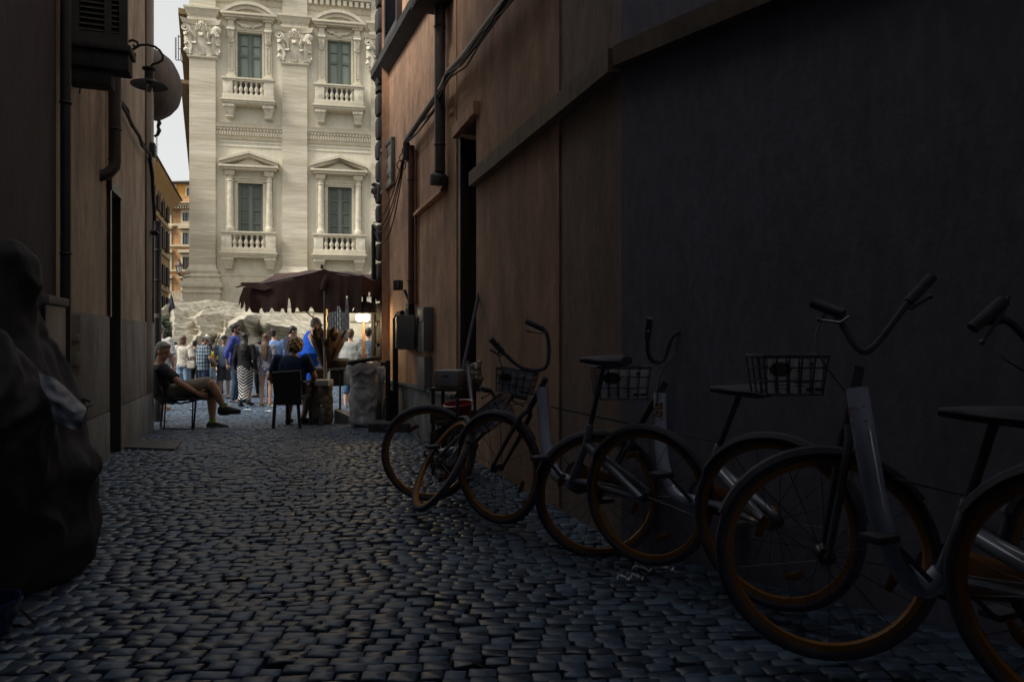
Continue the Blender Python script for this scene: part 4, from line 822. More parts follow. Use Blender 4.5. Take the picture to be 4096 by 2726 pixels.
# ---------------------------------------------------------------- sculpted rocks of the fountain
def rocks():
    m = bpy.data.materials.new('rock_travertine'); m.use_nodes = True; t = m.node_tree; b = t.nodes['Principled BSDF']; L = t.links.new
    tc = t.nodes.new('ShaderNodeTexCoord'); mp = t.nodes.new('ShaderNodeMapping'); mp.inputs['Scale'].default_value = (.8, .8, 3); mp.inputs['Rotation'].default_value = (0, R(12), 0); L(tc.outputs['Object'], mp.inputs[0])
    n = t.nodes.new('ShaderNodeTexNoise'); n.inputs['Scale'].default_value = 2.2; n.inputs['Detail'].default_value = 10; n.inputs['Roughness'].default_value = .7; n.inputs['Distortion'].default_value = 1; L(mp.outputs[0], n.inputs['Vector'])
    r = t.nodes.new('ShaderNodeValToRGB'); e = r.color_ramp.elements; e[0].position = .36; e[1].position = .58; e[0].color = (.22, .195, .145, 1); e[1].color = (.55, .51, .41, 1); L(n.outputs[0], r.inputs[0]); L(r.outputs[0], b.inputs['Base Color'])
    b.inputs['Roughness'].default_value = .9; bp = t.nodes.new('ShaderNodeBump'); bp.inputs['Strength'].default_value = .6; bp.inputs['Distance'].default_value = .06; L(n.outputs[0], bp.inputs['Height']); L(bp.outputs[0], b.inputs['Normal'])
    top = [(668, 1262), (672, 1240), (690, 1234), (733, 1234), (739, 1221), (770, 1218), (802, 1216), (820, 1202), (838, 1196), (850, 1202), (870, 1222), (887, 1243), (905, 1240), (920, 1222), (946, 1214), (962, 1232), (985, 1240), (1010, 1238), (1030, 1235), (1062, 1232), (1085, 1238), (1105, 1230), (1130, 1246), (1160, 1262), (1200, 1280), (1240, 1288), (1300, 1310), (1400, 1345), (1500, 1390)]
    D = 37.0; nx, nv = 220, 90; V = []
    px = np.linspace(668, 1500, nx); zt = np.interp(px, [a for a, _ in top], [b_ for _, b_ in top])
    RID = [(1.9, 1.0, [(835, 1190), (848, 1260), (880, 1340), (930, 1440)]), (1.7, 1.0, [(835, 1195), (800, 1255), (768, 1320), (740, 1440)]), (1.6, 1.2, [(668, 1235), (735, 1250), (770, 1290), (735, 1335)]), (1.3, 1.2, [(672, 1240), (690, 1300), (740, 1350), (720, 1440)]),
           (1.7, 1.1, [(946, 1210), (925, 1275), (955, 1330), (905, 1420)]), (1.6, 1.1, [(1108, 1236), (1085, 1290), (1035, 1315), (1020, 1400)]), (1.6, 1.2, [(1108, 1238), (1165, 1290), (1260, 1312), (1320, 1400)]), (1.2, 1.2, [(1035, 1318), (1090, 1360), (1120, 1440)]), (1.3, 1.2, [(985, 1250), (1000, 1310), (975, 1400)])]
    def ridged(p, o=5):
        s = 0; a = 1; tot = 0
        for i in range(o): s += a * (1 - abs(noise.noise(p) * 2)); tot += a; a *= .5; p = p * 2.03 + Vector((3.1, 1.7, 5.2))
        return s / tot
    for j in range(nv):
        v = j / (nv - 1)
        for i in range(nx):
            # left overhanging lip
            ptop = P(px[i], zt[i], D + 1.5); x = ptop.x; z = ptop.z - v * (ptop.z + 1.6)
            u = (x + 20) * .62
            wv = noise.noise(Vector((u * .45, z * .45, 7))) * 1.1
            tri = lambda q: abs((q % 1.0) * 2 - 1)
            qx = CX + (x + .18 * noise.noise(Vector((u * 1.1, z * 1.1, 3)))) / (D + .5) * F; qy = CY - (z - EYE + .18 * noise.noise(Vector((u * 1.1, z * 1.1, 30)))) / (D + .5) * F
            hh = 0
            for (hi, sl_, pl) in RID:
                for (ax, ay), (bx_, by) in zip(pl[:-1], pl[1:]):
                    t = max(0, min(1, ((qx - ax) * (bx_ - ax) + (qy - ay) * (by - ay)) / ((bx_ - ax) ** 2 + (by - ay) ** 2)))
                    dx_, dy_ = qx - ax - t * (bx_ - ax), qy - ay - t * (by - ay)
                    hh = max(hh, hi - sl_ * (1.7 if dx_ > 0 else .8) * math.hypot(dx_, dy_) / 75)
            f3 = tri(u * .8 + z * .65 + wv * .9)
            sm = ridged(Vector((u * 1.4 - z * 1.0 + wv, z * 1.5 + u * .5, 9)), 4)
            prof = 1.5 - 3.4 * (1 - math.exp(-v * 2.0))
            env = min(1, v * 9)
            y = D + prof - env * (2.4 * hh + .22 * (f3 - .5) + .22 * (sm - .5))
            z += env * (.25 * (sm - .5))
            ex = max(0, 1 - (px[i] - 668) / 60) ; y += 1.2 * ex * v; x += ex * (1.1 * v * (1 + .4 * math.sin(v * 9)))
            V.append((x, y, z))
    fs = [(j * nx + i, j * nx + i + 1, (j + 1) * nx + i + 1, (j + 1) * nx + i) for j in range(nv - 1) for i in range(nx - 1)]
    o0 = len(V); V += [(V[i][0], D + 6.5, V[i][2]) for i in range(nx)] + [(V[i][0], D + 6.5, -1.7) for i in range(nx)]
    fs += [(i, o0 + i, o0 + i + 1, i + 1) for i in range(nx - 1)] + [(o0 + i, o0 + nx + i, o0 + nx + i + 1, o0 + i + 1) for i in range(nx - 1)]
    lf = [j * nx for j in range(nv)]; V.append((V[0][0], D + 6.5, 0)); 
    fs += [(lf[j], lf[j + 1], len(V) - 1) for j in range(nv - 1)] + [(lf[0], len(V) - 1, o0)]
    mb = MB(); mb.add(V, fs); o = mb.build('fountain_rocks', m, None, True)
    for p in o.data.polygons: p.use_smooth = True
    o.data.set_sharp_from_angle(angle=R(30))
    tag(o, 'craggy carved pale rocks of the fountain at the foot of the palace', 'rocks')
rocks()
# ---------------------------------------------------------------- street beyond on the left
def background():
    my = streaky('yellow_stucco', (.62, .45, .22), (.5, .36, .18), dark=.8, bump=.1); mc = mat('cream_stone', (.55, .47, .33), .8, .15, 2); msh = mat('brown_shutter', (.05, .03, .022), .6, .2, 3)
    A = (-26.97 + .55, 50.0); fr = Fr((-4, 1), (-.357, 1)); 
    # yellow house receding down the street; plane set back 0.8 m from the eave
    pt = P(674, 1100, 64); fr = Fr((pt.x, 64.0), (-.357, 1)); M = fr.M
    h = thing('yellow_house', 'yellow stucco house with brown shutters receding down the street on the left', 'house', (pt.x, 64, -.4))
    ze = P(698, 803, 65).z
    MB().box(-26, 0, 0, 9, -.6, ze - .6, M).build('wall', my, h)
    MB().prismx([(0, 0)], 0, 0) if False else None
    e = MB(); q = [(.0, ze - 1.5), (-.2, ze - 1.3), (-.3, ze - .8), (-.75, ze - .45), (-.9, ze - .2), (-1.0, ze - .1), (-1.0, ze), (0, ze)]; n = len(q)
    e.add([M @ Vector((x, y, z)) for x in (-27, .5) for y, z in q], [tuple(range(n)), tuple(range(2 * n - 1, n - 1, -1))] + [(i, i + n, (i + 1) % n + n, (i + 1) % n) for i in range(n)]); e.build('eave_cornice', my, h)
    MB().hexa([M @ Vector(p) for p in ((-27, -1.1, ze + .002), (.8, -1.1, ze + .002), (.8, 9, ze + .9), (-27, 9, ze + .9), (-27, -1.1, ze + .12), (.8, -1.1, ze + .12), (.8, 9, ze + 1.1), (-27, 9, ze + 1.1))]).build('roof', m_darkstone, h)
    for Y0, Y1 in ((440, 630), (690, 895), (1000, 1190), (1290, 1420)):
        zt = fr.px(674, 620 + Y0 / 2.24 + (14 if Y0 < 1200 else 0))[1]; zb = fr.px(674, 620 + Y1 / 2.24)[1]
        for i in range(8):
            a = -1.5 - i * 2.9
            w_ = MB(); w_.box(a - .95, a - .1, -.06, .02, zb, zt, M); wi = w_.build('window', mc, h); MB().box(a - .85, a - .2, -.07, -.055, zb + .1, zt - .1, M).build('pane', MATS['dark_glass'], wi)
            for s_ in (-.98, .02): MB().box(a + s_ - .42, a + s_, -.28, -.08, zb, zt, M).build('shutter', msh, h)
        MB().box(-26, .06, -.16, 0, zb - .5, zb - .25, M).build('string_course', mc, h)
    # brick palazzo closing the street
    mbk = bpy.data.materials.new('orange_brick'); mbk.use_nodes = True; t = mbk.node_tree; b = t.nodes['Principled BSDF']; L = t.links.new
    tc = t.nodes.new('ShaderNodeTexCoord'); mp = t.nodes.new('ShaderNodeMapping'); mp.inputs['Rotation'].default_value = (R(90), 0, 0); L(tc.outputs['Object'], mp.inputs[0])
    br = t.nodes.new('ShaderNodeTexBrick'); br.inputs['Scale'].default_value = 1.0; br.inputs['Brick Width'].default_value = .5; br.inputs['Row Height'].default_value = .16; br.inputs['Mortar Size'].default_value = .015; L(mp.outputs[0], br.inputs['Vector'])
    br.inputs['Color1'].default_value = (.48, .27, .115, 1); br.inputs['Color2'].default_value = (.36, .20, .09, 1); br.inputs['Mortar'].default_value = (.42, .3, .18, 1)
    n = t.nodes.new('ShaderNodeTexNoise'); n.inputs['Scale'].default_value = .6; n.inputs['Detail'].default_value = 6; L(tc.outputs['Object'], n.inputs['Vector']); r = t.nodes.new('ShaderNodeValToRGB'); r.color_ramp.elements[0].color = (.72, .7, .66, 1); r.color_ramp.elements[1].color = (1.25, 1.2, 1.15, 1); r.color_ramp.elements[0].position = .35; r.color_ramp.elements[1].position = .65; L(n.outputs[0], r.inputs[0])
    x = t.nodes.new('ShaderNodeMix'); x.data_type = 'RGBA'; x.blend_type = 'MULTIPLY'; x.inputs[0].default_value = 1; L(br.outputs[0], x.inputs[6]); L(r.outputs[0], x.inputs[7]); L(x.outputs[2], b.inputs['Base Color']); b.inputs['Roughness'].default_value = .85
    mo = streaky('orange_render', (.70, .40, .12), (.6, .33, .1), dark=.85, bump=.05); mgl = mat('blue_glass', (.08, .12, .16), .12, .2, .5)
    D = 84.0; k = D / F; X = lambda px: (px - CX) * k; Zz = lambda Y: EYE + (CY - (620 + Y / 2.24)) * k
    s = thing('brick_palazzo', 'orange brick palazzo with pale window frames closing the street', 'palazzo', (X(720), D, -.4)); x0, x1 = X(660), X(900)
    def bx(a, b_, y0, y1, za, zb, name, m, par=s): return MB().box(a, b_, D + y0, D + y1, za, zb).build(name, m, par, False)
    bx(x0, x1, 0, 10, -.6, Zz(440), 'wall', mbk); bx(x0, x1, 0.6, 10, Zz(440), Zz(352), 'attic_wall', mbk); bx(x0, x1, 2.0, 11, Zz(352), Zz(215), 'top_storey', mo)
    bx(x0 - 1, x1, 1.2, 11.6, Zz(222), Zz(214), 'gutter_board', m_darkstone)
    MB().hexa([(x0 - 1, D + 1.2, Zz(214)), (x1, D + 1.2, Zz(214)), (x1, D + 11, Zz(214)), (x0 - 1, D + 11, Zz(214)), (x0 + .5, D + 5, Zz(140)), (x1, D + 5, Zz(140)), (x1, D + 8, Zz(140)), (x0 + .5, D + 8, Zz(140))]).build('roof', mat('slate_roof', (.07, .08, .09), .5, .3, 1.2), s)
    c = MB()
    for za, zb, o in ((480, 462, .3), (462, 440, .7), (440, 430, 1.0)): c.box(x0, x1, D - o, D + .5, Zz(za) + .003, Zz(zb))
    c.build('cornice', mc, s); d = MB()
    for i in range(24): xx = x0 + (x1 - x0) * i / 24; d.box(xx, xx + .14, D - .66, D - .29, Zz(462) - .3, Zz(462) + .2)
    d.build('modillions', mc, s)
    for za, zb in ((635, 612), (818, 802), (1040, 1026), (1262, 1250)): bx(x0, x1, -.22, .02, Zz(za), Zz(zb), 'string_course', mc)
    def win(Xa, Xb, Ya, Yb, ped=False, m=mgl, y=0, parent=s):
        a, b_ = X(600 + Xa / 2.24), X(600 + Xb / 2.24); za, zb = Zz(Yb), Zz(Ya); yy = D + y
        f = MB(); f.box(a - .22, a, yy - .15, yy + .05, za - .3, zb + .35).box(b_, b_ + .22, yy - .15, yy + .05, za - .3, zb + .35).box(a, b_, yy - .15, yy + .05, zb, zb + .35).box(a, b_, yy - .15, yy + .05, za - .3, za)
        if ped: f.box(a - .4, b_ + .4, yy - .5, yy, zb + .5, zb + .85)
        w_ = f.build('window', mc, s); MB().box(a, b_, yy - .05, yy - .03, za, zb).build('pane', m, w_)
        g = MB(); md = (a + b_) / 2; g.box(md - .06, md + .06, yy - .09, yy - .052, za, zb).box(a, a + .08, yy - .09, yy - .052, za, zb).box(b_ - .08, b_, yy - .09, yy - .052, za, zb); g.build('mullion', msh, w_)
    for dx in (0, -172, 172): win(297 + dx, 353 + dx, 515, 592); win(297 + dx, 353 + dx, 697, 800, True); win(297 + dx, 355 + dx, 912, 1024, True, m_door); win(297 + dx, 355 + dx, 1140, 1250, True, m_door)
    win(266, 338, 262, 348, False, mgl, 2.0); win(125, 155, 252, 330, False, mgl, 2.0)
    bl = MB(); bl.box(X(670), X(760), D - 1.2, D - 1.0, Zz(1282), Zz(1272)); bl.box(X(670), X(760), D - 1.2, D, Zz(1330), Zz(1318))
    for i in range(14): bl.lathe([(.08, 0), (.16, .4), (.07, .9), (.1, 1.3)], (X(674 + i * 6), D - 1.1, Zz(1318)), 7)
    bl.build('balustrade', mc, s)
    bx(x0, x1, -.05, -.01, -.5, Zz(1335), 'shop_front', m_darkstone)
    an = MB(); c0 = Vector((X(690), D + 6, Zz(150))); an.tube([c0, c0 + Vector((0, 0, 2.0))], .04, 6).tube([c0 + Vector((-.1, 0, 1.9)), c0 + Vector((1.0, 0, 1.95))], .035, 5).tube([c0 + Vector((.3, 0, 1.7)), c0 + Vector((.3, 0, 2.1))], .03, 5); an.build('roof_aerial', m_iron, s)
    # TV aerial beside the palace
    a = thing('tv_aerial', 'thin comb-like television aerial against the sky left of the palace', 'aerial', P(715, 240, 40)); D2 = 46; q = MB()
    tp = P(712, 150, D2); q.tube([P(724, 240, D2), P(724, 130, D2)], .035, 6); q.tube([P(703, 240, D2), P(724, 240, D2)], .03, 5).tube([P(712, 143, D2), P(724, 150, D2)], .03, 5).tube([P(714, 195, D2), P(728, 195, D2)], .03, 5).tube([P(714, 140, D2), P(714, 240, D2)], .03, 6)
    q.tube([P(703, 150, D2), P(703, 238, D2)], .025, 5)
    for i in range(14): z = 152 + i * 6.2; q.tube([P(699, z, D2), P(708, z - 2, D2)], .02, 4)
    q.tube([P(724, 240, D2), P(738, 260, D2 + .3)], .035, 5); q.build('antenna', m_iron, a)
    # street lantern on bracket
    D3 = 40; k3 = D3 / F; l = thing('street_lantern', 'old brown street lantern on a bracket beside the palace pedestal', 'lantern', P(716, 1110, D3)); c = P(716, 1070, D3)
    mbr = mat('rusty_brown', (.09, .045, .035), .5, .3, 8)
    MB().lathe([(0, 36 * k3), (4 * k3, 34 * k3), (3 * k3, 29 * k3), (6 * k3, 27 * k3), (7 * k3, 22 * k3), (17 * k3, 10 * k3), (17 * k3, 7 * k3), (13 * k3, 7 * k3), (13 * k3, 5 * k3), (0, 5 * k3)], c, 6).build('lantern_cap', mbr, l)
    MB().lathe([(12 * k3, 6 * k3), (7 * k3, -19 * k3), (0, -19 * k3)], c, 6).build('lantern_glass', mat('milky_glass', (.5, .5, .46), .3, .05), l, False)
    f = MB()
    for i in range(6): q_ = math.pi / 3 * i; f.tube([c + Vector((13 * k3 * math.cos(q_), 13 * k3 * math.sin(q_), 7 * k3)), c + Vector((7.4 * k3 * math.cos(q_), 7.4 * k3 * math.sin(q_), -20 * k3))], .018, 5)
    f.lathe([(8 * k3, -19 * k3), (8 * k3, -22 * k3), (3 * k3, -26 * k3), (3 * k3, -34 * k3), (0, -35 * k3)], c, 8); f.build('lantern_frame', mbr, l)
    b_ = MB(); b_.tube([c + Vector((0, 0, -33 * k3)), P(716, 1101, D3), P(735, 1096, D3), P(760, 1092, D3 + 4)], .04, 6).tube([P(722, 1100, D3), P(738, 1110, D3), P(762, 1104, D3 + 4)], .03, 6); b_.build('bracket', m_iron, l)
    gl = thing('globe_lamp', 'small white globe lamp against the palace pedestal', 'lamp', P(727, 1210, 42)); MB().ball(P(727, 1204, 42), .15, 14, 10).build('globe', MATS['milky_glass'], gl); MB().tube([P(727, 1212, 42), P(735, 1217, 42)], .04).build('arm', m_iron, gl)
    # closed parasol and dark planting low down the street
    D4 = 34; u = thing('closed_parasol', 'dark closed parasol standing down the street on the left', 'parasol', P(686, 1400, D4)); MB().lathe([(0, P(0, 1172, D4).z), (.05, P(0, 1185, D4).z), (.16, P(0, 1225, D4).z), (.2, P(0, 1250, D4).z), (0.06, P(0, 1252, D4).z)], (P(686, 0, D4).x, D4, 0), 9).build('folded_canopy', mat('dark_blue_canvas', (.02, .022, .035), .8, .2), u); MB().tube([(P(686, 0, D4).x, D4, gz(D4)), (P(686, 0, D4).x, D4, P(0, 1240, D4).z)], .03).build('pole', m_iron, u)
    rr = random.Random(9); mg = mat('dark_leaves', (.035, .06, .028), .6, .5, 6)
    for i, (a_, b2, r_, lb) in enumerate(((648, 1318, .5, 'dark leafy shrub in front of the yellow house, nearest the pole'), (668, 1345, .5, 'dark leafy shrub in front of the yellow house, close to the rocks'))):
        D5 = 33 + i; c = P(a_, b2, D5); bsh = thing('shrub', lb, 'shrub', (c.x, D5, gz(D5)), group='shrubs down the street'); lf = MB()
        for j in range(900):
            d = Vector((rr.gauss(0, 1), rr.gauss(0, 1), rr.gauss(0, 1))).normalized() * r_ * rr.uniform(.4, 1.05) ** .5; d.z *= 1.3; q_ = c + d; u1 = Vector((rr.gauss(0, 1), rr.gauss(0, 1), rr.gauss(0, 1))).normalized() * .09; u2 = u1.orthogonal().normalized() * .035
            lf.add([q_ - u1, q_ + u2, q_ + u1, q_ - u2], [(0, 1, 2, 3)])
        lf.build('foliage', mg, bsh, False); MB().tube([(c.x, D5, gz(D5)), tuple(c)], .05).build('stem', m_door, bsh)
    # pale parapet wall behind the stall with net-covered block and carved ornament
    D6 = 41.5; w_ = thing('balustrade_wall', 'pale stone wall with panels seen under the stall canopy', 'wall', P(1300, 1400, D6))
    k6 = D6 / F; z = lambda py: P(0, py, D6).z; x_ = lambda px: P(px, 0, D6).x
    q = MB(); q.bbox(x_(1000), x_(1560), D6, D6 + .6, z(1420), z(1246), .02); q.bbox(x_(1000), x_(1560), D6 - .1, D6 + .6, z(1246), z(1234), .03); q.bbox(x_(1398), x_(1560), D6 - .12, D6 - .002, z(1400), z(1292), .05); q.bbox(x_(1398), x_(1560), D6 - .12, D6 - .002, z(1284), z(1250), .05); q.bbox(x_(1180), x_(1252), D6 - .06, D6 - .002, z(1330), z(1250), .03)
    q.build('masonry', m_trav, w_)
    o_ = MB(); rr = random.Random(4)
    for i in range(16): o_.ball(P(1500 + rr.uniform(-18, 14), 1290 + i * 7, D6 - .3), (rr.uniform(.08, .17),) * 3, 7, 5)
    o_.build('carved_ornament', m_carved, w_)
    n_ = thing('netted_block', 'grey draped block behind a diamond net beside the stall pole', 'screen', P(1350, 1300, 30)); D7 = 30; mm = MB(); N = 40
    vs = []
    for i in range(N + 1):
        px = 1298 + 100 * i / N; yo = .05 * math.sin(i * 1.7) + .03 * math.sin(i * 3.1)
        vs += [P(px, 1190, D7) + Vector((0, yo, 0)), P(px, 1400 - .4 * (px - 1298), D7) + Vector((0, yo, 0)), P(px, 1400 - .4 * (px - 1298), D7 + .8), P(px, 1190, D7 + .8)]
    mm.add(vs, [(i * 4 + j, i * 4 + (j + 1) % 4, i * 4 + 4 + (j + 1) % 4, i * 4 + 4 + j) for i in range(N) for j in range(4)] + [(0, 1, 2, 3), (N * 4, N * 4 + 1, N * 4 + 2, N * 4 + 3)]); mm.build('sheet', mat('grey_sheet', (.27, .29, .29), .6, .12, 2), n_)
    g = MB()
    for i in range(-6, 8):
        for sg in (1, -1):
            pts = []
            for t in (0, 1):
                px = 1298 + i * 22 + sg * (t * 110 if sg > 0 else t * 110); py = 1190 + t * 170; pts.append((px, py))
            (ax, ay), (bx_, by) = pts
            def clip(ax, ay, bx_, by):
                t0, t1 = 0, 1
                for (d_, q0) in ((-(bx_ - ax), ax - 1299), (bx_ - ax, 1397 - ax)):
                    if abs(d_) < 1e-9: continue
                    r_ = q0 / d_
                    if d_ < 0: t0 = max(t0, r_)
                    else: t1 = min(t1, r_)
                return t0, t1
            t0, t1 = clip(ax, ay, bx_, by)
            if t1 > t0 + .02: g.tube([P(ax + (bx_ - ax) * t0, ay + (by - ay) * t0, D7 - .1), P(ax + (bx_ - ax) * t1, ay + (by - ay) * t1, D7 - .1)], .012, 4)
    g.build('diamond_net', m_iron, n_)
background()
# ---------------------------------------------------------------- people
V = Vector
def skinm(n, c): return mat('skin_' + n, c, .6, .12, 7, spec=.4)
SK = {'tan': skinm('tan', (.42, .24, .16)), 'fair': skinm('fair', (.58, .37, .27)), 'dark': skinm('dark', (.20, .105, .065))}
HAIR = {'black': mat('hair_black', (.012, .010, .010), .5, .4, 30, (1, 1, .15)), 'brown': mat('hair_brown', (.10, .055, .03), .5, .4, 40, (1, 1, .12)), 'grey': mat('hair_grey', (.17, .16, .15), .6, .4, 40), 'dark': mat('hair_dark', (.03, .02, .016), .5, .4, 30, (1, 1, .15)), 'blond': mat('hair_blond', (.26, .16, .08), .5, .35, 40, (1, 1, .12))}
def cloth(n, c, v=.15): return mat('cloth_' + n, c, .85, v, 5, bump=.3, bscale=60, spec=.2)
def hand(mb, w, d, palm_n, s, curl=.5, thumb=1):
    d = V(d).normalized(); n = V(palm_n); n = (n - d * n.dot(d)).normalized(); a = d.cross(n)
    mb.loft([w - d * .01 * s, w + d * .03 * s, w + d * .07 * s, w + d * .085 * s], [(.026 * s, .018 * s), (.036 * s, .016 * s), (.040 * s, .014 * s), (.036 * s, .010 * s)], side=a, n=8)
    for i, (o, L) in enumerate(((-.029, .062), (-.010, .074), (.010, .070), (.029, .055))):
        p = w + d * .08 * s + a * o * s; q = d; pts = [p]
        for k in range(3): q = (q * math.cos(curl * .8) + n * math.sin(curl * .8)).normalized(); p = p + q * L * s / 3 * (1.15 - .1 * k); pts.append(p); 
        mb.loft(pts, [.0095 * s, .009 * s, .0085 * s, .005 * s], n=6)
    p = w + d * .025 * s + a * .032 * s * thumb; mb.loft([p, p + (a * thumb + d * .8).normalized() * .03 * s, p + (a * thumb * .6 + d + n * .3).normalized() * .062 * s], [.012 * s, .011 * s, .007 * s], n=6)
def person(label, loc, H, yaw=0, skin='tan', hair=('short', 'black'), top=('tee', None), bottom=('shorts', None), shoes=None, shoe_k=1.0, J=None, fat=1.0, hat=None, group=None, extra=None, head_dir=None, scale=None, curl=.6, lod=1):
    s = scale or H / 1.75
    root = thing('person', label, 'person', loc, yaw, group)
    j = dict(head=(0, .015, 1.63), neck=(0, -.005, 1.475), chest=(0, 0, 1.30), waist=(0, .0, 1.08), pelvis=(0, 0, .95),
             shL=(-.178, -.005, 1.425), elL=(-.235, -.03, 1.13), wrL=(-.245, .05, .88), shR=(.178, -.005, 1.425), elR=(.235, -.03, 1.13), wrR=(.245, .05, .88),
             hipL=(-.085, 0, .92), knL=(-.10, .03, .50), anL=(-.105, -.02, .085), hipR=(.085, 0, .92), knR=(.10, .02, .50), anR=(.105, -.03, .085), toeL=None, toeR=None, hdL=None, hdR=None)
    if J: j.update(J)
    j = {k: (V(v) * s if v is not None else None) for k, v in j.items()}
    for c in 'LR':
        if j['toe' + c] is None: j['toe' + c] = j['an' + c] + V((.02 if c == 'R' else -.02, .16, -.06)) * s
    ax = (j['shR'] - j['shL']).normalized(); hd = V(head_dir).normalized() if head_dir else V((0, 1, 0)); upv = (j['head'] - j['neck']).normalized(); 
    hy = (hd - upv * hd.dot(upv)).normalized(); hx = hy.cross(upv); MH = Matrix((hx, hy, upv)).transposed()
    def H_(p): return j['head'] + MH @ (V(p) * s)
    sk = SK[skin]; b = MB()
    def spine(g, f, lo=-.07, hi=None):
        P0, W, C, N = j['pelvis'], j['waist'], j['chest'], j['neck']; dn = (P0 - W).normalized()
        pts = [P0 - dn * lo * s * -1, P0, P0.lerp(W, .55), W, W.lerp(C, .55), C, C.lerp(N, .45), C.lerp(N, .75), N]
        pts[0] = P0 + dn * (-lo) * s
        rad = [(.150, .105), (.168, .118), (.152 * (f ** .5), .112 * f), (.142 * f, .108 * f), (.152 * (f ** .6), .112 * f ** .6), (.168, .112), (.165, .10), (.125, .08), (.062, .055)]
        return pts, [((a + g) * s * (f ** .4), (c + g) * s * (f ** .3)) for a, c in rad]
    pts, rad = spine(0, fat); b.loft(pts, rad, side=ax, n=14)
    b.loft([j['neck'] - upv * .04 * s, j['neck'] + upv * .03 * s, j['head'] - upv * .02 * s], [.062 * s, .054 * s, .055 * s], n=10)
    b.ball(H_((0, -.008, .03)), (.074 * s, .094 * s, .093 * s), 14, 10, MH); b.ball(H_((0, .022, -.045)), (.055 * s, .062 * s, .068 * s), 12, 8, MH); b.ball(H_((0, .052, -.085)), (.028 * s, .024 * s, .022 * s), 8, 6, MH)
    b.loft([H_((0, .078, .012)), H_((0, .106, -.025)), H_((0, .082, -.035))], [.010 * s, .015 * s, .012 * s], n=7)
    for sg in (-1, 1): b.ball(H_((sg * .076, -.008, -.012)), (.010 * s, .018 * s, .03 * s), 7, 6, MH)
    aw = fat ** .35
    for c in 'LR':
        S, E, W = j['sh' + c], j['el' + c], j['wr' + c]; b.ball(S, .058 * s * aw, 10, 7)
        b.loft([S, S.lerp(E, .3), S.lerp(E, .75), E, E.lerp(W, .3), E.lerp(W, .8), W], [r * s * aw for r in (.052, .052, .043, .04, .041, .03, .026)], n=10)
        h, k, a, t = j['hip' + c], j['kn' + c], j['an' + c], j['toe' + c]
        b.ball(h, .088 * s * aw, 10, 7); b.loft([h, h.lerp(k, .35), h.lerp(k, .85), k, k.lerp(a, .28), k.lerp(a, .6), k.lerp(a, .92), a], [r * s * aw for r in (.088, .085, .062, .055, .058, .048, .037, .038)], n=10)
        hl = a + (a - t).normalized() * .05 * s; hl.z = a.z - .03 * s if abs(a.z - t.z) < .12 * s else hl.z
        b.loft([hl + V((0, 0, -.02)) * s, a + (t - a) * .25 + V((0, 0, -.01)) * s, a + (t - a) * .75, t, t + (t - a).normalized() * .04 * s], [(.03 * s, .03 * s), (.036 * s, .04 * s), (.042 * s, .03 * s), (.042 * s, .022 * s), (.02 * s, .015 * s)], n=8)
    ob = remeshed(b, 'body', sk, root, .0145 * s, 3)
    hm = MB()
    for c in 'LR':
        W = j['wr' + c]; d = (V(j['hd' + c]) if j['hd' + c] is not None else (W - j['el' + c])); inward = (-ax if c == 'R' else ax) * .7 + V((0, .3, 0)); 
        if abs(d.normalized().dot(inward.normalized())) > .85: inward = V((0, 0, -1))
        hand(hm, W, d, inward, s, curl, 1 if c == 'R' else -1)
    bm = bmesh.new(); bm.from_mesh(ob.data); me = hm.mesh('h'); bm.from_mesh(me); bm.to_mesh(ob.data); bm.free(); bpy.data.meshes.remove(me)
    ob.data.polygons.foreach_set('use_smooth', [True] * len(ob.data.polygons))
    # face
    ey = MB()
    for sg in (-1, 1): ey.ball(H_((sg * .031, .076, .012)), (.012 * s, .009 * s, .008 * s), 8, 6, MH)
    ey.build('eyes', mat('eye_dark', (.02, .015, .012), .3, 0), ob, world=False)
    MB().loft([H_((-.024, .076, -.062)), H_((0, .083, -.062)), H_((.024, .076, -.062))], [(.004 * s, .004 * s)] * 3, n=6).build('mouth', mat('lips', (.25, .10, .08), .5, 0), ob, world=False)
    bw = MB()
    for sg in (-1, 1): bw.loft([H_((sg * .015, .083, .032)), H_((sg * .032, .082, .037)), H_((sg * .05, .072, .031))], [.004 * s] * 3, n=5)
    bw.build('eyebrows', HAIR[hair[1]], ob, world=False)
    # top
    kind, tm = top; g = .016
    if kind:
        q = MB(); pts, rad = spine(g, fat, -.07 if kind != 'long_shirt' else -.16); rad[0] = (rad[0][0] * 1.06, rad[0][1] * 1.12); rad[1] = (rad[1][0] * 1.03, rad[1][1] * 1.05)
        if kind == 'tank': rad = [(a * (1 if i < 6 else .78), c) for i, (a, c) in enumerate(rad)]
        q.loft(pts[:-1] + [j['neck'] - (j['neck'] - j['chest']) * .03], rad, side=ax, n=14)
        for c in 'LR':
            S, E, W = j['sh' + c], j['el' + c], j['wr' + c]
            if kind in ('tee', 'polo', 'long_shirt'): q.ball(S, .072 * s * aw); q.loft([S, S.lerp(E, .35), S.lerp(E, .68)], [.068 * s * aw, .068 * s * aw, .066 * s * aw], n=10)
            elif kind == 'loose_tee': q.ball(S, .078 * s * aw); q.loft([S, S.lerp(E, .4), S.lerp(E, .95)], [.075 * s * aw, .085 * s * aw, .095 * s * aw], n=10)
            elif kind == 'long': q.ball(S, .07 * s * aw); q.loft([S, S.lerp(E, .5), E, E.lerp(W, .5), W], [r * s * aw for r in (.066, .06, .056, .048, .038)], n=10)
            elif kind == 'rolled': q.ball(S, .07 * s * aw); q.loft([S, S.lerp(E, .5), E, E.lerp(W, .4)], [r * s * aw for r in (.068, .064, .058, .056)], n=10)
            elif kind == 'tank': q.loft([S * .75 + j['neck'] * .25, j['chest'].lerp(S, .5)], [.03 * s, .05 * s], n=8)
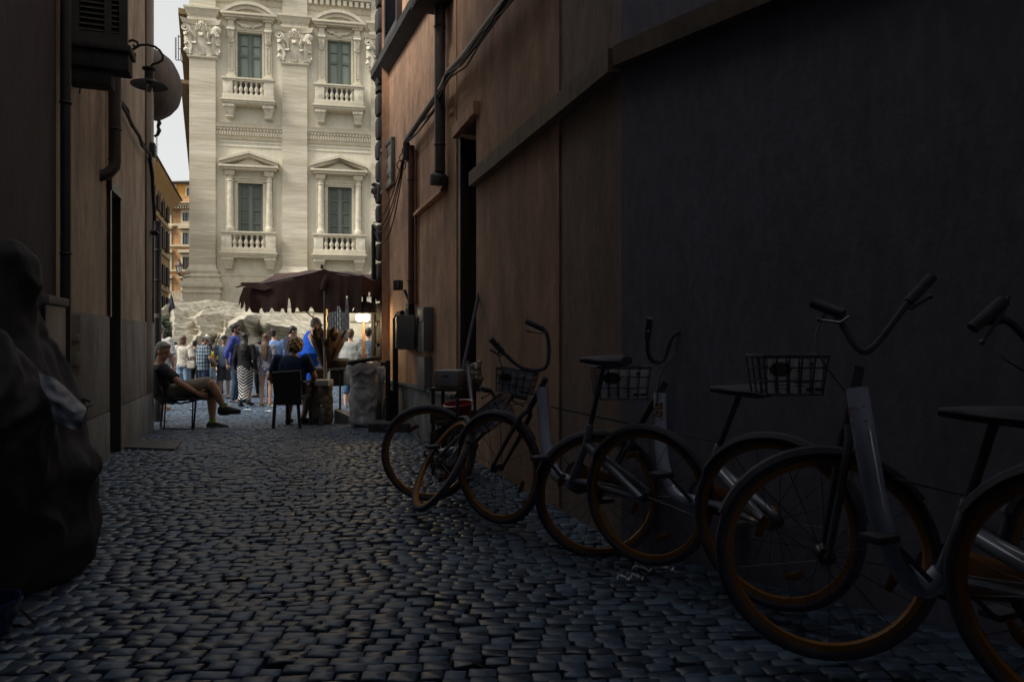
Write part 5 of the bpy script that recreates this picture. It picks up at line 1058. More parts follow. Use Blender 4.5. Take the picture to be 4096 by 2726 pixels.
        tp = remeshed(q, {'tank': 'tank_top', 'long': 'long_sleeved_top', 'rolled': 'shirt', 'long_shirt': 'shirt'}.get(kind, 't_shirt'), tm, root, .0155 * s, 3, disp=.011 * s, dscale=7)
        if kind in ('polo', 'rolled', 'long_shirt'): MB().loft([j['neck'] - upv * .015 * s, j['neck'] + upv * .02 * s], [(.085 * s, .075 * s), (.066 * s, .062 * s)], side=ax, n=14).build('collar', tm, tp, world=False)
    kind, bmtl = bottom
    if kind:
        q = MB(); P0, W = j['pelvis'], j['waist']; top_ = P0.lerp(W, .45); e = .012
        q.loft([top_, P0, (j['hipL'] + j['hipR']) / 2 - (W - P0).normalized() * .06 * s], [((.150 + e) * s * fat ** .5, (.108 + e) * s * fat ** .5), ((.168 + e) * s * fat ** .4, (.12 + e) * s * fat ** .3), ((.15 + e) * s, (.11 + e) * s)], side=ax, n=14)
        if 'skirt' in kind:
            ka = (j['anL'] + j['anR']) / 2; km = (j['knL'] + j['knR']) / 2; sp = abs(j['anL'].x - j['anR'].x) / 2
            if kind == 'long_skirt': q.loft([top_, P0 - V((0, 0, .02)), km.lerp(P0, .5), km, km.lerp(ka, .55), ka + V((0, 0, .02)) * s], [(.15 * s, .12 * s), (.185 * s, .14 * s), (.19 * s, .14 * s), (.165 * s, .13 * s), (.14 * s, .13 * s), (.155 * s, .17 * s)], side=ax, n=18)
            else: q.loft([top_, P0, km.lerp(P0, .3)], [(.15 * s, .12 * s), (.185 * s, .14 * s), (.20 * s, .16 * s)], side=ax, n=16)
        else:
            for c in 'LR':
                h, k, a = j['hip' + c], j['kn' + c], j['an' + c]
                q.ball(h, .10 * s * aw)
                if kind == 'short_shorts': q.loft([h, h.lerp(k, .38)], [.102 * s * aw, .105 * s * aw], n=11)
                elif kind == 'shorts': q.loft([h, h.lerp(k, .5), h.lerp(k, .98)], [r * s * aw for r in (.102, .10, .088)], n=11)
                elif kind == 'cropped': q.loft([h, h.lerp(k, .5), k, k.lerp(a, .45)], [r * s * aw for r in (.102, .095, .078, .074)], n=11)
                else: q.loft([h, h.lerp(k, .5), k, k.lerp(a, .5), k.lerp(a, .97)], [r * s * aw for r in (.10, .09, .07, .062, .058)], n=11)
        remeshed(q, {'short_shorts': 'shorts', 'cropped': 'trousers', 'pants': 'trousers', 'long_skirt': 'skirt'}.get(kind, kind), bmtl, root, .0155 * s, 3, disp=.009 * s, dscale=8)
    if shoes is not None:
        for c in 'LR':
            a, t = j['an' + c], j['toe' + c]; f = (t - a); f.z *= .2 if abs(f.z) < .12 * s else 1; L = f.normalized(); q = MB()
            zd = V((0, 0, -1)) if abs(a.z - t.z) < .12 * s else (L.cross(ax)).normalized() * 1
            if zd.dot(V((0, 0, -1))) < 0: zd = -zd
            base = a + zd * .045 * s
            q.loft([base - L * .07 * s, base - L * .05 * s, base + L * .03 * s, base + L * .11 * s, base + L * .18 * s, base + L * .215 * s], [(a_ * s * shoe_k, b_ * s * shoe_k) for a_, b_ in ((.026, .03), (.04, .05), (.043, .05), (.047, .035), (.046, .026), (.028, .016))], side=L.cross(zd), n=12)
            sh = remeshed(q, 'shoe', shoes, root, .009 * s, 2)
            q = MB(); bb = base + zd * .028 * s; q.loft([bb - L * .075 * s, bb - L * .05 * s, bb + L * .1 * s, bb + L * .18 * s, bb + L * .215 * s], [(.028 * s, .013 * s), (.042 * s, .013 * s), (.049 * s, .013 * s), (.048 * s, .012 * s), (.03 * s, .010 * s)], side=L.cross(zd), n=12); q.build('sole', mat('shoe_sole', (.3, .3, .3), .7, 0) if shoes.name != 'cloth_shoe_black' else m_rubber, sh, world=False)
    # hair
    hk, hc = hair; hmtl = HAIR[hc]; q = MB()
    if hk in ('short', 'receding'):
        q.ball(H_((0, -.022, .045 if hk == 'short' else .038)), (.081 * s, .090 * s, .090 * s), 14, 10, MH); q.ball(H_((0, -.05, -.01)), (.068 * s, .05 * s, .07 * s), 12, 8, MH)
        if hk == 'short': q.ball(H_((0, .03, .085)), (.06 * s, .05 * s, .04 * s), 10, 7, MH)
    elif hk == 'bob':
        q.ball(H_((0, -.018, .045)), (.088 * s, .100 * s, .095 * s), 14, 10, MH); q.loft([H_((0, -.03, .03)), H_((0, -.03, -.06)), H_((0, -.035, -.115))], [(.088 * s, .075 * s), (.095 * s, .07 * s), (.085 * s, .06 * s)], side=hx, n=12)
    elif hk in ('long', 'very_long'):
        L = .26 if hk == 'long' else .36
        q.ball(H_((0, -.018, .045)), (.086 * s, .100 * s, .092 * s), 14, 10, MH)
        q.loft([H_((0, -.03, .03)), H_((0, -.045, -.08)), j['neck'] + V((0, -.085, -.02)) * s, j['neck'] + V((.01, -.115, -L * .55)) * s, j['neck'] + V((.015, -.115, -L)) * s], [(.086 * s, .07 * s), (.095 * s, .055 * s), (.10 * s, .045 * s), (.085 * s, .035 * s), (.045 * s, .02 * s)], side=hx, n=12)
    elif hk == 'wavy':
        for i in range(40):
            q_ = i * 2.4; z_ = -.08 + .17 * (i / 40); r_ = .095 * math.sqrt(max(0, 1 - ((z_ - .02) / .13) ** 2)); x_, y_ = r_ * math.sin(q_), r_ * math.cos(q_) * 1.1 - .02
            if y_ < .05: q.ball(H_((x_, y_, z_)), .03 * s, 7, 5)
        q.ball(H_((0, -.02, .045)), (.09 * s, .1 * s, .092 * s), 12, 8, MH)
    ho = None
    if q.v: ho = remeshed(q, 'hair', hmtl, root, .009 * s, 2, disp=.006 * s, dscale=22)
    if hat == 'fedora':
        m_ = mat('straw_white', (.62, .6, .55), .8, .1, 20); q = MB(); MM = MH.to_4x4(); T = Matrix.Translation(H_((0, -.01, .065))) @ MM @ Matrix.Rotation(R(-8), 4, 'X')
        q.lathe([(0, .085 * s), (.045 * s, .10 * s), (.07 * s, .09 * s), (.088 * s, .0), (.135 * s, -.012 * s), (.137 * s, -.016 * s), (.085 * s, -.008 * s)], (0, 0, 0), 20, M=T); o = q.build('hat', m_, root, world=False)
        MB().lathe([(.0895 * s, .003 * s), (.0865 * s, .03 * s)], (0, 0, 0), 20, M=T).build('hat_band', m_rubber, o, world=False)
    elif hat:
        T = Matrix.Translation(H_((0, -.01, .045))) @ MH.to_4x4(); q = MB()
        q.lathe([(0, .085 * s), (.04 * s, .08 * s), (.07 * s, .055 * s), (.088 * s, .01 * s), (.09 * s, -.01 * s)], (0, 0, 0), 16, M=T @ Matrix.Scale(1.08, 4, (0, 1, 0)))
        q.loft([T @ V((0, .07 * s, 0)), T @ V((0, .12 * s, -.008 * s)), T @ V((0, .165 * s, -.022 * s))], [(.072 * s, .008 * s), (.066 * s, .007 * s), (.04 * s, .005 * s)], side=hx, n=12); q.build('cap', hat, root, world=False)
    if extra: extra(root, j, H_, s, MH)
    return root
def sunglasses(root, j, H_, s, MH):
    q = MB()
    for sg in (-1, 1): q.ball(H_((sg * .034, .088, .010)), (.028 * s, .010 * s, .020 * s), 9, 6, MH); q.tube([H_((sg * .06, .08, .016)), H_((sg * .078, .02, .014)), H_((sg * .079, -.02, .005))], .005 * s, 5)
    q.tube([H_((-.02, .096, .014)), H_((.02, .096, .014))], .004 * s, 5); q.build('sunglasses', mat('black_gloss', (.01, .01, .012), .15, 0), root, world=False)
def beard(root, j, H_, s, MH):
    q = MB(); q.ball(H_((0, .045, -.075)), (.05 * s, .042 * s, .042 * s), 12, 8, MH); q.ball(H_((0, .015, -.055)), (.064 * s, .045 * s, .045 * s), 12, 8, MH); remeshed(q, 'beard', HAIR['dark'], root, .008, 1)
    sunglasses(root, j, H_, s, MH)
def strap_bag(side, mtl, z=.95, small=True):
    def f(root, j, H_, s, MH):
        sx = -side; q = MB(); pts = []
        for i in range(9): t = i / 8; pts.append(V((sx * .12 + (side * .24 - sx * .12) * t, -.135 - .03 * math.sin(math.pi * t), 1.46 + (z + .05 - 1.46) * t)) * s)
        q.tube(pts, .009 * s, 5); b_ = MB(); b_.bbox(-.09, .09, -.04, .04, -.09, .09, .03, Matrix.Translation(V((side * .25, -.06, z)) * s)); o = b_.build('bag', mtl, root, world=False); q.build('strap', mtl, o, world=False)
    return f
def by_foot(px, fy, ty, dz=0):
    D = depth_of_foot(fy); z = gz(D); return (((px - CX) / F * D), D, z), (EYE - z) + (CY - ty) * D / F
def chevron():
    m = bpy.data.materials.new('chevron_stripes'); m.use_nodes = True; t = m.node_tree; b = t.nodes['Principled BSDF']; L = t.links.new
    tc = t.nodes.new('ShaderNodeTexCoord'); sp = t.nodes.new('ShaderNodeSeparateXYZ'); L(tc.outputs['Object'], sp.inputs[0])
    ab = t.nodes.new('ShaderNodeMath'); ab.operation = 'ABSOLUTE'; L(sp.outputs[0], ab.inputs[0])
    ml = t.nodes.new('ShaderNodeMath'); ml.operation = 'MULTIPLY_ADD'; L(ab.outputs[0], ml.inputs[0]); ml.inputs[1].default_value = -.75; L(sp.outputs[2], ml.inputs[2])
    m2 = t.nodes.new('ShaderNodeMath'); m2.operation = 'MULTIPLY'; L(ml.outputs[0], m2.inputs[0]); m2.inputs[1].default_value = 100
    sn = t.nodes.new('ShaderNodeMath'); sn.operation = 'SINE'; L(m2.outputs[0], sn.inputs[0]); r = t.nodes.new('ShaderNodeValToRGB'); r.color_ramp.elements[0].position = .45; r.color_ramp.elements[1].position = .6; r.color_ramp.elements[0].color = (.02, .02, .022, 1); r.color_ramp.elements[1].color = (.7, .7, .7, 1); L(sn.outputs[0], r.inputs[0]); L(r.outputs[0], b.inputs['Base Color']); b.inputs['Roughness'].default_value = .8; return m
def plaid():
    m = bpy.data.materials.new('blue_plaid'); m.use_nodes = True; t = m.node_tree; b = t.nodes['Principled BSDF']; L = t.links.new
    tc = t.nodes.new('ShaderNodeTexCoord'); sp = t.nodes.new('ShaderNodeSeparateXYZ'); L(tc.outputs['Object'], sp.inputs[0]); outs = []
    ad = t.nodes.new('ShaderNodeMath'); ad.operation = 'ADD'; L(sp.outputs[0], ad.inputs[0]); L(sp.outputs[1], ad.inputs[1])
    for src in (ad.outputs[0], sp.outputs[2]):
        a = t.nodes.new('ShaderNodeMath'); a.operation = 'MULTIPLY'; L(src, a.inputs[0]); a.inputs[1].default_value = 72; s = t.nodes.new('ShaderNodeMath'); s.operation = 'SINE'; L(a.outputs[0], s.inputs[0]); c = t.nodes.new('ShaderNodeMath'); c.operation = 'GREATER_THAN'; L(s.outputs[0], c.inputs[0]); c.inputs[1].default_value = .1; outs.append(c.outputs[0])
    sm = t.nodes.new('ShaderNodeMath'); sm.operation = 'ADD'; L(outs[0], sm.inputs[0]); L(outs[1], sm.inputs[1]); hf = t.nodes.new('ShaderNodeMath'); hf.operation = 'MULTIPLY'; L(sm.outputs[0], hf.inputs[0]); hf.inputs[1].default_value = .5
    r = t.nodes.new('ShaderNodeValToRGB'); r.color_ramp.elements[0].color = (.22, .30, .36, 1); r.color_ramp.elements[1].color = (.012, .018, .035, 1); L(hf.outputs[0], r.inputs[0]); L(r.outputs[0], b.inputs['Base Color']); b.inputs['Roughness'].default_value = .85; return m
def people():
    shb = cloth('shoe_black', (.03, .03, .032)); shw = cloth('shoe_grey', (.28, .29, .31)); shn = cloth('shoe_navy', (.05, .07, .12)); sand = cloth('sandal', (.30, .17, .10)); blk = cloth('black', (.018, .018, .02)); 
    denim = cloth('light_denim', (.24, .33, .45)); jean = cloth('jeans', (.05, .08, .14)); navy = cloth('navy', (.025, .035, .075)); grey = cloth('grey', (.20, .21, .245)); 
    lg = cloth('light_grey', (.34, .355, .35)); cream = cloth('cream', (.62, .58, .50)); blue = cloth('royal_blue', (.01, .10, .62), .08); purple = cloth('purple_blue', (.07, .09, .34)); sky = cloth('sky_blue', (.22, .36, .66)); slate = cloth('slate_blue', (.10, .14, .19)); khaki = cloth('khaki', (.22, .20, .16)); white = cloth('white', (.62, .62, .62)); dgrey = cloth('dark_grey', (.055, .055, .06)); yellow = cloth('yellow', (.62, .5, .06)); hatb = cloth('cap_black', (.02, .02, .022)); capd = cloth('cap_dark', (.05, .05, .055))
    G = 'people standing in the square'
    def P_(label, px, fy, ty, **k): loc, H = by_foot(px, fy, ty); return person(label, loc, H, group=G, **k)
    P_('woman with brown bob in a cream top and light denim shorts, seen from behind', 733, 1592, 1342, hair=('bob', 'brown'), skin='fair', top=('loose_tee', cream), bottom=('shorts', denim), shoes=sand, fat=1.0, extra=strap_bag(1, cream), J=dict(elR=(.27, -.02, 1.14), wrR=(.25, .1, .95)))
    P_('man in a white fedora and blue plaid shirt looking to the right', 813, 1595, 1340, yaw=R(-35), hair=('short', 'dark'), hat='fedora', top=('long_shirt', plaid()), bottom=('shorts', navy), shoes=shb, fat=1.3, head_dir=(.6, .8, -.25), J=dict(wrR=(.22, .22, .98), elR=(.29, .03, 1.12), head=(.02, .06, 1.61)))
    P_('child in a dark cap and black t-shirt facing the camera', 862, 1578, 1397, yaw=R(175), hair=('short', 'black'), hat=capd, top=('tee', blk), bottom=('pants', navy), shoes=shw, skin='fair')
    P_('small girl in a white shirt holding something among the crowd', 880, 1582, 1420, yaw=R(160), hair=('bob', 'dark'), top=('loose_tee', white), bottom=('pants', jean), shoes=shw, skin='fair', J=dict(wrL=(-.1, .2, 1.1), wrR=(.1, .2, 1.1)))
    P_('man in a dark cap and slate t-shirt with a grey shoulder bag', 897, 1592, 1340, yaw=R(200), hair=('short', 'dark'), hat=hatb, top=('tee', slate), bottom=('shorts', dgrey), shoes=shb, extra=strap_bag(1, cloth('bag_grey', (.16, .17, .19)), .98))
    P_('tall bearded man with sunglasses in a purple-blue shirt', 940, 1612, 1294, yaw=R(-80), hair=('short', 'black'), top=('rolled', purple), bottom=('pants', jean), shoes=shn, extra=beard, head_dir=(-.2, 1, 0), J=dict(wrL=(-.2, -.03, .87), wrR=(.16, -.12, .86), elR=(.22, -.13, 1.12)))
    P_('woman with black hair, black top and long black and white chevron skirt', 980, 1624, 1330, hair=('long', 'black'), top=('long', blk), bottom=('long_skirt', chevron()), shoes=shb, skin='dark', fat=1.0, J=dict(anR=(.13, -.14, .14), toeR=(.16, -.02, .04)))
    P_('woman with very long brown hair in a grey t-shirt and white shorts', 1064, 1622, 1333, hair=('very_long', 'brown'), skin='fair', top=('tee', grey), bottom=('short_shorts', cloth('pale_lilac', (.44, .43, .47))), shoes=sand, fat=.95, J=dict(elL=(-.25, .05, 1.14), wrL=(-.2, .2, 1.05)))
    P_('man in sunglasses and a light blue shirt behind the long-haired woman', 1096, 1604, 1313, yaw=R(25), hair=('short', 'dark'), skin='fair', top=('long', sky), bottom=('pants', jean), shoes=cloth('shoe_red', (.35, .03, .03)), extra=sunglasses, head_dir=(.4, .9, -.1))
    P_('dark haired woman peering out between the chevron skirt and the grey t-shirt', 1038, 1586, 1360, yaw=R(150), hair=('bob', 'black'), top=('tee', dgrey), bottom=('pants', blk), shoes=shb)
    P_('man with black hair in a navy shirt looking right beside the blue tank top', 1162, 1612, 1302, yaw=R(-50), hair=('short', 'black'), skin='tan', top=('polo', navy), bottom=('pants', jean), shoes=shn, head_dir=(.1, 1, -.35), J=dict(wrL=(-.12, .25, 1.12), wrR=(.12, .24, 1.1), head=(0, .05, 1.62)))
    # blue tank top
    D = 12.7; x = (1240 - CX) / F * D; z = gz(D); Hh = EYE - z + (CY - 1266) * D / F
    person('burly grey-haired man in a bright royal blue tank top and sunglasses', (x, D, z), Hh, yaw=R(-58), group=G, skin='fair', hair=('receding', 'grey'), top=('tank', blue), bottom=('shorts', blue), shoes=shw, fat=1.75, extra=sunglasses, head_dir=(0, 1, -.3), J=dict(head=(0, .11, 1.615), neck=(0, .06, 1.49), chest=(0, .02, 1.3), waist=(0, .03, 1.08), shR=(.18, .0, 1.42), elR=(.24, .0, 1.12), wrR=(.22, .15, .9), shL=(-.18, .06, 1.42), elL=(-.22, .12, 1.15), wrL=(-.18, .3, 1.0)), curl=1.3)
    P_('broad person in a loose light grey t-shirt and rolled jeans with back turned', 1402, 1628, 1316, hair=('short', 'brown'), skin='fair', top=('loose_tee', lg), bottom=('cropped', cloth('blue_jeans', (.07, .13, .24))), shoes=shw, fat=1.5, J=dict(elL=(-.33, .03, 1.15), wrL=(-.26, .2, 1.05), elR=(.33, .03, 1.15), wrR=(.26, .2, 1.05)), extra=lambda root, j, H_, s, MH: MB().tube([H_((-.05, .0, .115)), H_((0, -.03, .13)), H_((.05, .0, .115))], .012, 6).build('sunglasses', mat('black_gloss', (.01, .01, .012), .15, 0), root, world=False))
    P_('person in a dark slate t-shirt facing away beside the orange corner', 1474, 1610, 1311, hair=('short', 'black'), skin='fair', top=('tee', slate), bottom=('shorts', dgrey), shoes=shb, fat=1.1)
    P_('dark haired man behind the woman in the cream top, left side', 700, 1575, 1366, yaw=R(20), hair=('short', 'black'), top=('tee', navy), bottom=('pants', jean), shoes=shb)
    P_('black haired man behind the cream top and the plaid shirt', 780, 1570, 1359, hair=('short', 'black'), top=('tee', dgrey), bottom=('pants', blk), shoes=shb)
    P_('child in a white top behind the seated man', 682, 1588, 1392, hair=('short', 'dark'), top=('tee', white), bottom=('shorts', blk), shoes=shb, yaw=R(40))
    P_('woman in a yellow top and denim skirt half hidden by the plaid shirt', 838, 1585, 1368, yaw=R(10), hair=('bob', 'dark'), skin='fair', top=('tee', yellow), bottom=('skirt', denim), shoes=sand)
    P_('balding man in a white t-shirt and khaki shorts at the brown corner', 640, 1640, 1298, yaw=R(10), hair=('receding', 'grey'), skin='fair', top=('loose_tee', white), bottom=('cropped', khaki), shoes=sand, fat=1.2)
    P_('person in a dark jacket and khaki trousers almost hidden by the brown corner', 606, 1672, 1330, yaw=R(0), hair=('short', 'grey'), skin='fair', top=('long', cloth('dark_teal', (.06, .09, .10))), bottom=('cropped', khaki), shoes=shn)
    for i, (px, ty, fy, hc, tmat, lb) in enumerate(((664, 1385, 1568, 'grey', dgrey, 'grey haired person far down the street beside the pole'), (722, 1378, 1566, 'dark', blk, 'small dark haired person far off left of the cream top'))):
        P_(lb, px, fy, ty, hair=('short', hc), top=('tee', tmat), bottom=('pants', jean), shoes=shb)
people()
def seated_people():
    # dozing man in the left chair
    D = 9.75; z0 = gz(D); loc = ((665 - CX) / F * D, D, z0)
    def q(px, py, d=0): p = P(px, py, D + d); return tuple(p - V(loc))
    J = dict(head=q(653, 1428), neck=q(640, 1472), chest=q(640, 1512), waist=q(652, 1556), pelvis=q(672, 1583), shR=q(652, 1490, -.19), elR=q(720, 1548, -.25), wrR=q(780, 1582, -.17), shL=q(648, 1487, .19), elL=q(700, 1548, .27), wrL=q(770, 1577, .1),
             hipR=q(690, 1578, -.09), knR=q(832, 1545, -.03), anR=q(878, 1632, .02), toeR=q(905, 1640, .02), hipL=q(690, 1578, .09), knL=q(834, 1580, .07), anL=q(836, 1690, .07), toeL=q(866, 1702, .05), hdR=(.1, .05, -.04), hdL=(.1, -.05, -.03))
    J = {k: V(v) for k, v in J.items()}
    person('dozing man slumped in the chair with crossed legs, dark t-shirt and khaki shorts', loc, 1.75, 0, 'tan', ('short', 'grey'), ('tee', cloth('charcoal', (.04, .04, .045))), ('shorts', cloth('khaki', (.22, .20, .16))), cloth('trainer_black', (.03, .032, .032)), J=J, shoe_k=1.3, fat=1.25, head_dir=(1, -.15, -.35), scale=1.08,
           extra=lambda root, j, H_, s, MH: [MB().lathe([(.045, -.02), (.047, .02)], j['an' + c] + V((0, 0, .035)), 12).build('sock', mat('lime_sock', (.25, .5, .05), .8, .1), root, world=False) for c in 'LR'])
    D = 9.95; z0 = gz(D); loc = ((1168 - CX) / F * D, D, z0)
    J = dict(head=(.02, .05, 1.21 - .07), neck=(.02, .02, 1.0), chest=(0, .0, .86), waist=(0, 0, .63), pelvis=(0, -.0, .50), shL=(-.2, .0, .95), elL=(-.33, .02, .68), wrL=(-.16, .2, .55), shR=(.2, .0, .95), elR=(.30, .08, .70), wrR=(.18, .25, .56), hipL=(-.09, .02, .50), knL=(-.16, .45, .48), anL=(-.14, .28, .09), hipR=(.09, .02, .50), knR=(.14, .45, .48), anR=(.07, .3, .09))
    person('heavy woman with wavy hair in a blue vest sitting in the chair by the stall', loc, 1.75, 0, 'tan', ('wavy', 'blond'), ('tee', cloth('vest_blue', (.015, .03, .075))), ('shorts', cloth('dark_floral', (.10, .06, .08))), cloth('shoe_black', (.03, .03, .032)), J={k: V(v) for k, v in J.items()}, fat=1.22, scale=1.0, head_dir=(-.5, .8, 0))
seated_people()
# ---------------------------------------------------------------- chairs and the stall
def chairs():
    D = 9.75; c = thing('sling_chair', 'blue sling chair with a black sled frame under the dozing man', 'chair', P(700, 1700, D)); mbk = mat('black_metal_tube', (.02, .02, .023), .35, .2, 8)
    for nm, dd in (('side_frame', -.27), ('side_frame', .27)):
        g = lambda a, b: P(a, b, D + dd)
        MB().tube([g(618, 1478), g(640, 1540), g(655, 1590), g(652, 1620), g(643, 1700), g(648, 1712), g(700, 1714), g(768, 1716), g(775, 1708), g(783, 1600), g(776, 1594), g(655, 1594)], .014, 8).tube([g(662, 1592), g(657, 1708)], .011, 6).tube([g(772, 1596), g(768, 1712)], .011, 6).build(nm, mbk, c)
    mb = MB(); pr = [(614, 1480), (628, 1520), (650, 1575), (670, 1600), (720, 1608), (780, 1597)]; vs = []
    for i, (a, b) in enumerate(pr):
        for dd, dz in ((-.26, 0), (-.1, -.02), (.1, -.02), (.26, 0)): vs.append(P(a, b, D + dd) + V((0, 0, dz)))
    n = len(vs); fs = [(i * 4 + j, i * 4 + j + 1, i * 4 + j + 5, i * 4 + j + 4) for i in range(len(pr) - 1) for j in range(3)]
    o = n; vs += [v + V((.004, 0, -.006)) for v in vs]; fs += [tuple(x + o for x in reversed(f)) for f in fs]; mb.add(vs, fs).build('sling', cloth('sling_blue', (.03, .07, .16)), c)
    MB().tube([P(783, 1600, D - .27), P(783, 1600, D + .27)], .012).tube([P(618, 1480, D - .27), P(618, 1480, D + .27)], .012).tube([P(646, 1712, D - .27), P(646, 1712, D + .27)], .012).build('cross_bar', mbk, c)
    D = 9.85; x = lambda p: P(p, 0, D).x; z = lambda p: P(0, p, D).z; c = thing('armchair', 'dark high-backed outdoor chair by the stall, seen from behind', 'chair', (x(1175), D, gz(D))); m = mat('dark_rattan', (.018, .019, .024), .6, .3, 40)
    X = Matrix.Identity(4); zs = gz(D) + .42
    bk = MB(); pts = [(x(1118), z(1487)), (x(1229), z(1479)), (x(1226), z(1612)), (x(1122), z(1612))]
    bk.hexa([(pts[3][0], D - .24, pts[3][1]), (pts[2][0], D - .24, pts[2][1]), (pts[2][0], D - .2, pts[2][1]), (pts[3][0], D - .2, pts[3][1]), (pts[0][0], D - .32, pts[0][1]), (pts[1][0], D - .32, pts[1][1]), (pts[1][0], D - .28, pts[1][1]), (pts[0][0], D - .28, pts[0][1])]); bk.build('backrest', m, c)
    MB().tube([(pts[0][0], D - .30, pts[0][1]), (pts[1][0], D - .30, pts[1][1])], .018).build('top_rail', m, c)
    MB().bbox(x(1122), x(1226), D - .22, D + .28, zs - .03, zs + .03, .012).build('seat', m, c)
    for (a0, a1, y0, y1) in ((1122, 1118, -.22, -.26), (1208, 1219, -.2, -.22), (1126, 1124, .25, .27), (1218, 1221, .25, .27)):
        MB().loft([(x(a0), D + y0, zs), (x(a1), D + y1, gz(D))], [(.024, .024)] * 2, n=8).build('leg', m, c)
    for px in (1114, 1233): MB().tube([(x(px), D - .27, zs + .22), (x(px), D + .26, zs + .22), (x(px), D + .26, zs)], .02).build('armrest', m, c)
chairs()
def stall():
    mcan = streaky('maroon_canvas', (.12, .072, .062), (.085, .053, .047), dark=.7, bump=.4); mpole = mat('steel_pole', (.22, .21, .20), .4, .2, 6, metal=.6)
    cx, cy = P(1290, 0, 11.6).x, 11.75
    s = thing('stall_canopy', 'torn maroon canvas canopy with a scalloped valance over the street stall', 'canopy', (P(1297, 0, 11.5).x, 11.5, gz(11.5)))
    # corners of the sloping canopy (near-left, near-right, far-right, far-left), ridge in the middle
    NL = P(985, 1140, 10.6); NR = P(1452, 1098, 10.3); NR2 = P(1532, 1112, 10.75); FL = P(1075, 1115, 12.8); FR = P(1520, 1100, 12.9); PK = P(1270, 1075, 11.7); PK2 = P(1330, 1078, 11.7)
    NM = P(1297, 1112, 10.45); NM.z = PK.z - .12
    N = 26; mb = MB(); vs = []
    def edge(u):       # near edge, left to right, sagging between ribs
        if u < .5: a, b, t = NL, NM, u / .5
        elif u < .85: a, b, t = NM, NR, (u - .5) / .35
        else: a, b, t = NR, NR2, (u - .85) / .15
        p = a.lerp(b, t); p.z -= .05 * math.sin(math.pi * t); return p
    def far(u): return FL.lerp(FR, u) + V((0, 0, -.02 * math.sin(math.pi * u)))
    def rdg(u): return (NL.lerp(FL, .5) + V((.28, 0, .14))).lerp(PK, min(1, u / .42)) if u < .42 else (PK.lerp(PK2, (u - .42) / .12) if u < .54 else PK2.lerp(NR2.lerp(FR, .5) + V((0, 0, .04)), (u - .54) / .46))
    rows = 14
    for j in range(rows + 1):
        v = j / rows
        for i in range(N + 1):
            u = i / N
            p = edge(u).lerp(rdg(u), v / .5) if v <= .5 else rdg(u).lerp(far(u), (v - .5) / .5)
            q = p.copy(); q.z += -.07 * math.sin(math.pi * (v * 2 % 1)) * (.6 + .4 * math.sin(u * 12)) + .012 * noise.noise(p * 5) - .02 * abs(math.sin(u * 9)); vs.append(q)
    n = N + 1; fs = [(j * n + i, j * n + i + 1, (j + 1) * n + i + 1, (j + 1) * n + i) for j in range(rows) for i in range(N)]
    o = len(vs); vs2 = vs + [p + V((0, 0, -.008)) for p in vs]; fs += [tuple(x + o for x in reversed(f)) for f in fs]
    mb.add(vs2, fs).build('canvas', mcan, s)
    def valance(f, u0, u1, D_bot, cuts, name='valance'):
        q = MB(); K = 120; vs = []; 
        for i in range(K + 1):
            u = u0 + (u1 - u0) * i / K; p = f(u); px = CX + p.x / p.y * F
            bot = P(px, D_bot(px), p.y).z; sc = 0
            for c, w_, dpt in cuts:
                if abs(px - c) < w_: sc = max(sc, dpt * (1 - (abs(px - c) / w_) ** 4))
            zb = bot + sc / F * p.y; out = .008 * math.sin(i * .5) + .03
            for k in range(5): t = k / 4; vs.append(V((p.x + 0, p.y - out * t + .02 * math.sin(px * .05) * t, p.z - .004 + (zb - p.z) * t)))
        a = [(i * 5 + k, i * 5 + 5 + k, i * 5 + 6 + k, i * 5 + 1 + k) for i in range(K) for k in range(4)]; o = len(vs); vs += [v + V((0, .006, 0)) for v in vs]; q.add(vs, a + [tuple(x + o for x in reversed(f_)) for f_ in a])
        q.build(name, mcan, s)
    cuts = [(1002, 5, 22), (1047, 8, 20), (1091, 8, 16), (1132, 8, 16), (1158, 7, 62), (1190, 9, 20), (1248, 9, 20), (1304, 8, 20), (1358, 9, 22), (1389, 7, 70), (1415, 6, 22)]
    valance(edge, 0.0, .84, lambda px: 1247 + (3 * math.sin(px * .05)), cuts)
    valance(edge, .838, 1.0, lambda px: 1178 + (8 if px < 1500 else 25), [(1458, 4, 20), (1480, 4, 20), (1502, 4, 22), (1522, 4, 22)], 'side_valance')
    valance(far, .02, .80, lambda px: 1180 + 8 * abs(math.sin((px) * .07)), [], 'far_valance')
    # torn corner flap and hanging strip
    q = MB(); f1 = [P(985, 1132, 10.55), P(968, 1128, 10.5), P(958, 1133, 10.5), P(966, 1138, 10.5), P(938, 1147, 10.45), P(948, 1149, 10.45), P(975, 1143, 10.5), P(1000, 1150, 10.55), P(1060, 1160, 10.5), P(1085, 1150, 10.5), P(1040, 1128, 10.6)]
    q.add(f1 + [p + V((0, .015, .0)) for p in f1], [tuple(range(11)), tuple(range(21, 10, -1))] + [(i, i + 11, (i + 1) % 11 + 11, (i + 1) % 11) for i in range(11)])
    f2 = [P(975, 1145, 10.5), P(1005, 1150, 10.5), P(996, 1190, 10.48), P(985, 1238, 10.46), P(977, 1200, 10.46), P(972, 1225, 10.46), P(962, 1235, 10.45), P(964, 1200, 10.45), P(954, 1222, 10.45), P(958, 1190, 10.45)]
    q.add(f2 + [p + V((0, .015, 0)) for p in f2], [tuple(range(10)), tuple(range(19, 9, -1))] + [(i, i + 10, (i + 1) % 10 + 10, (i + 1) % 10) for i in range(10)]); q.build('torn_flap', mcan, s)
    q = MB(); q.tube([P(1290, 1160, 10.40), P(1300, 1120, 10.42), P(1310, 1100, 10.5), P(1306, 1095, 10.5)], [.045, .05, .04, .03], 8); q.ball(P(1309, 1098, 10.5), (.045, .04, .03)); q.build('knot', mcan, s)
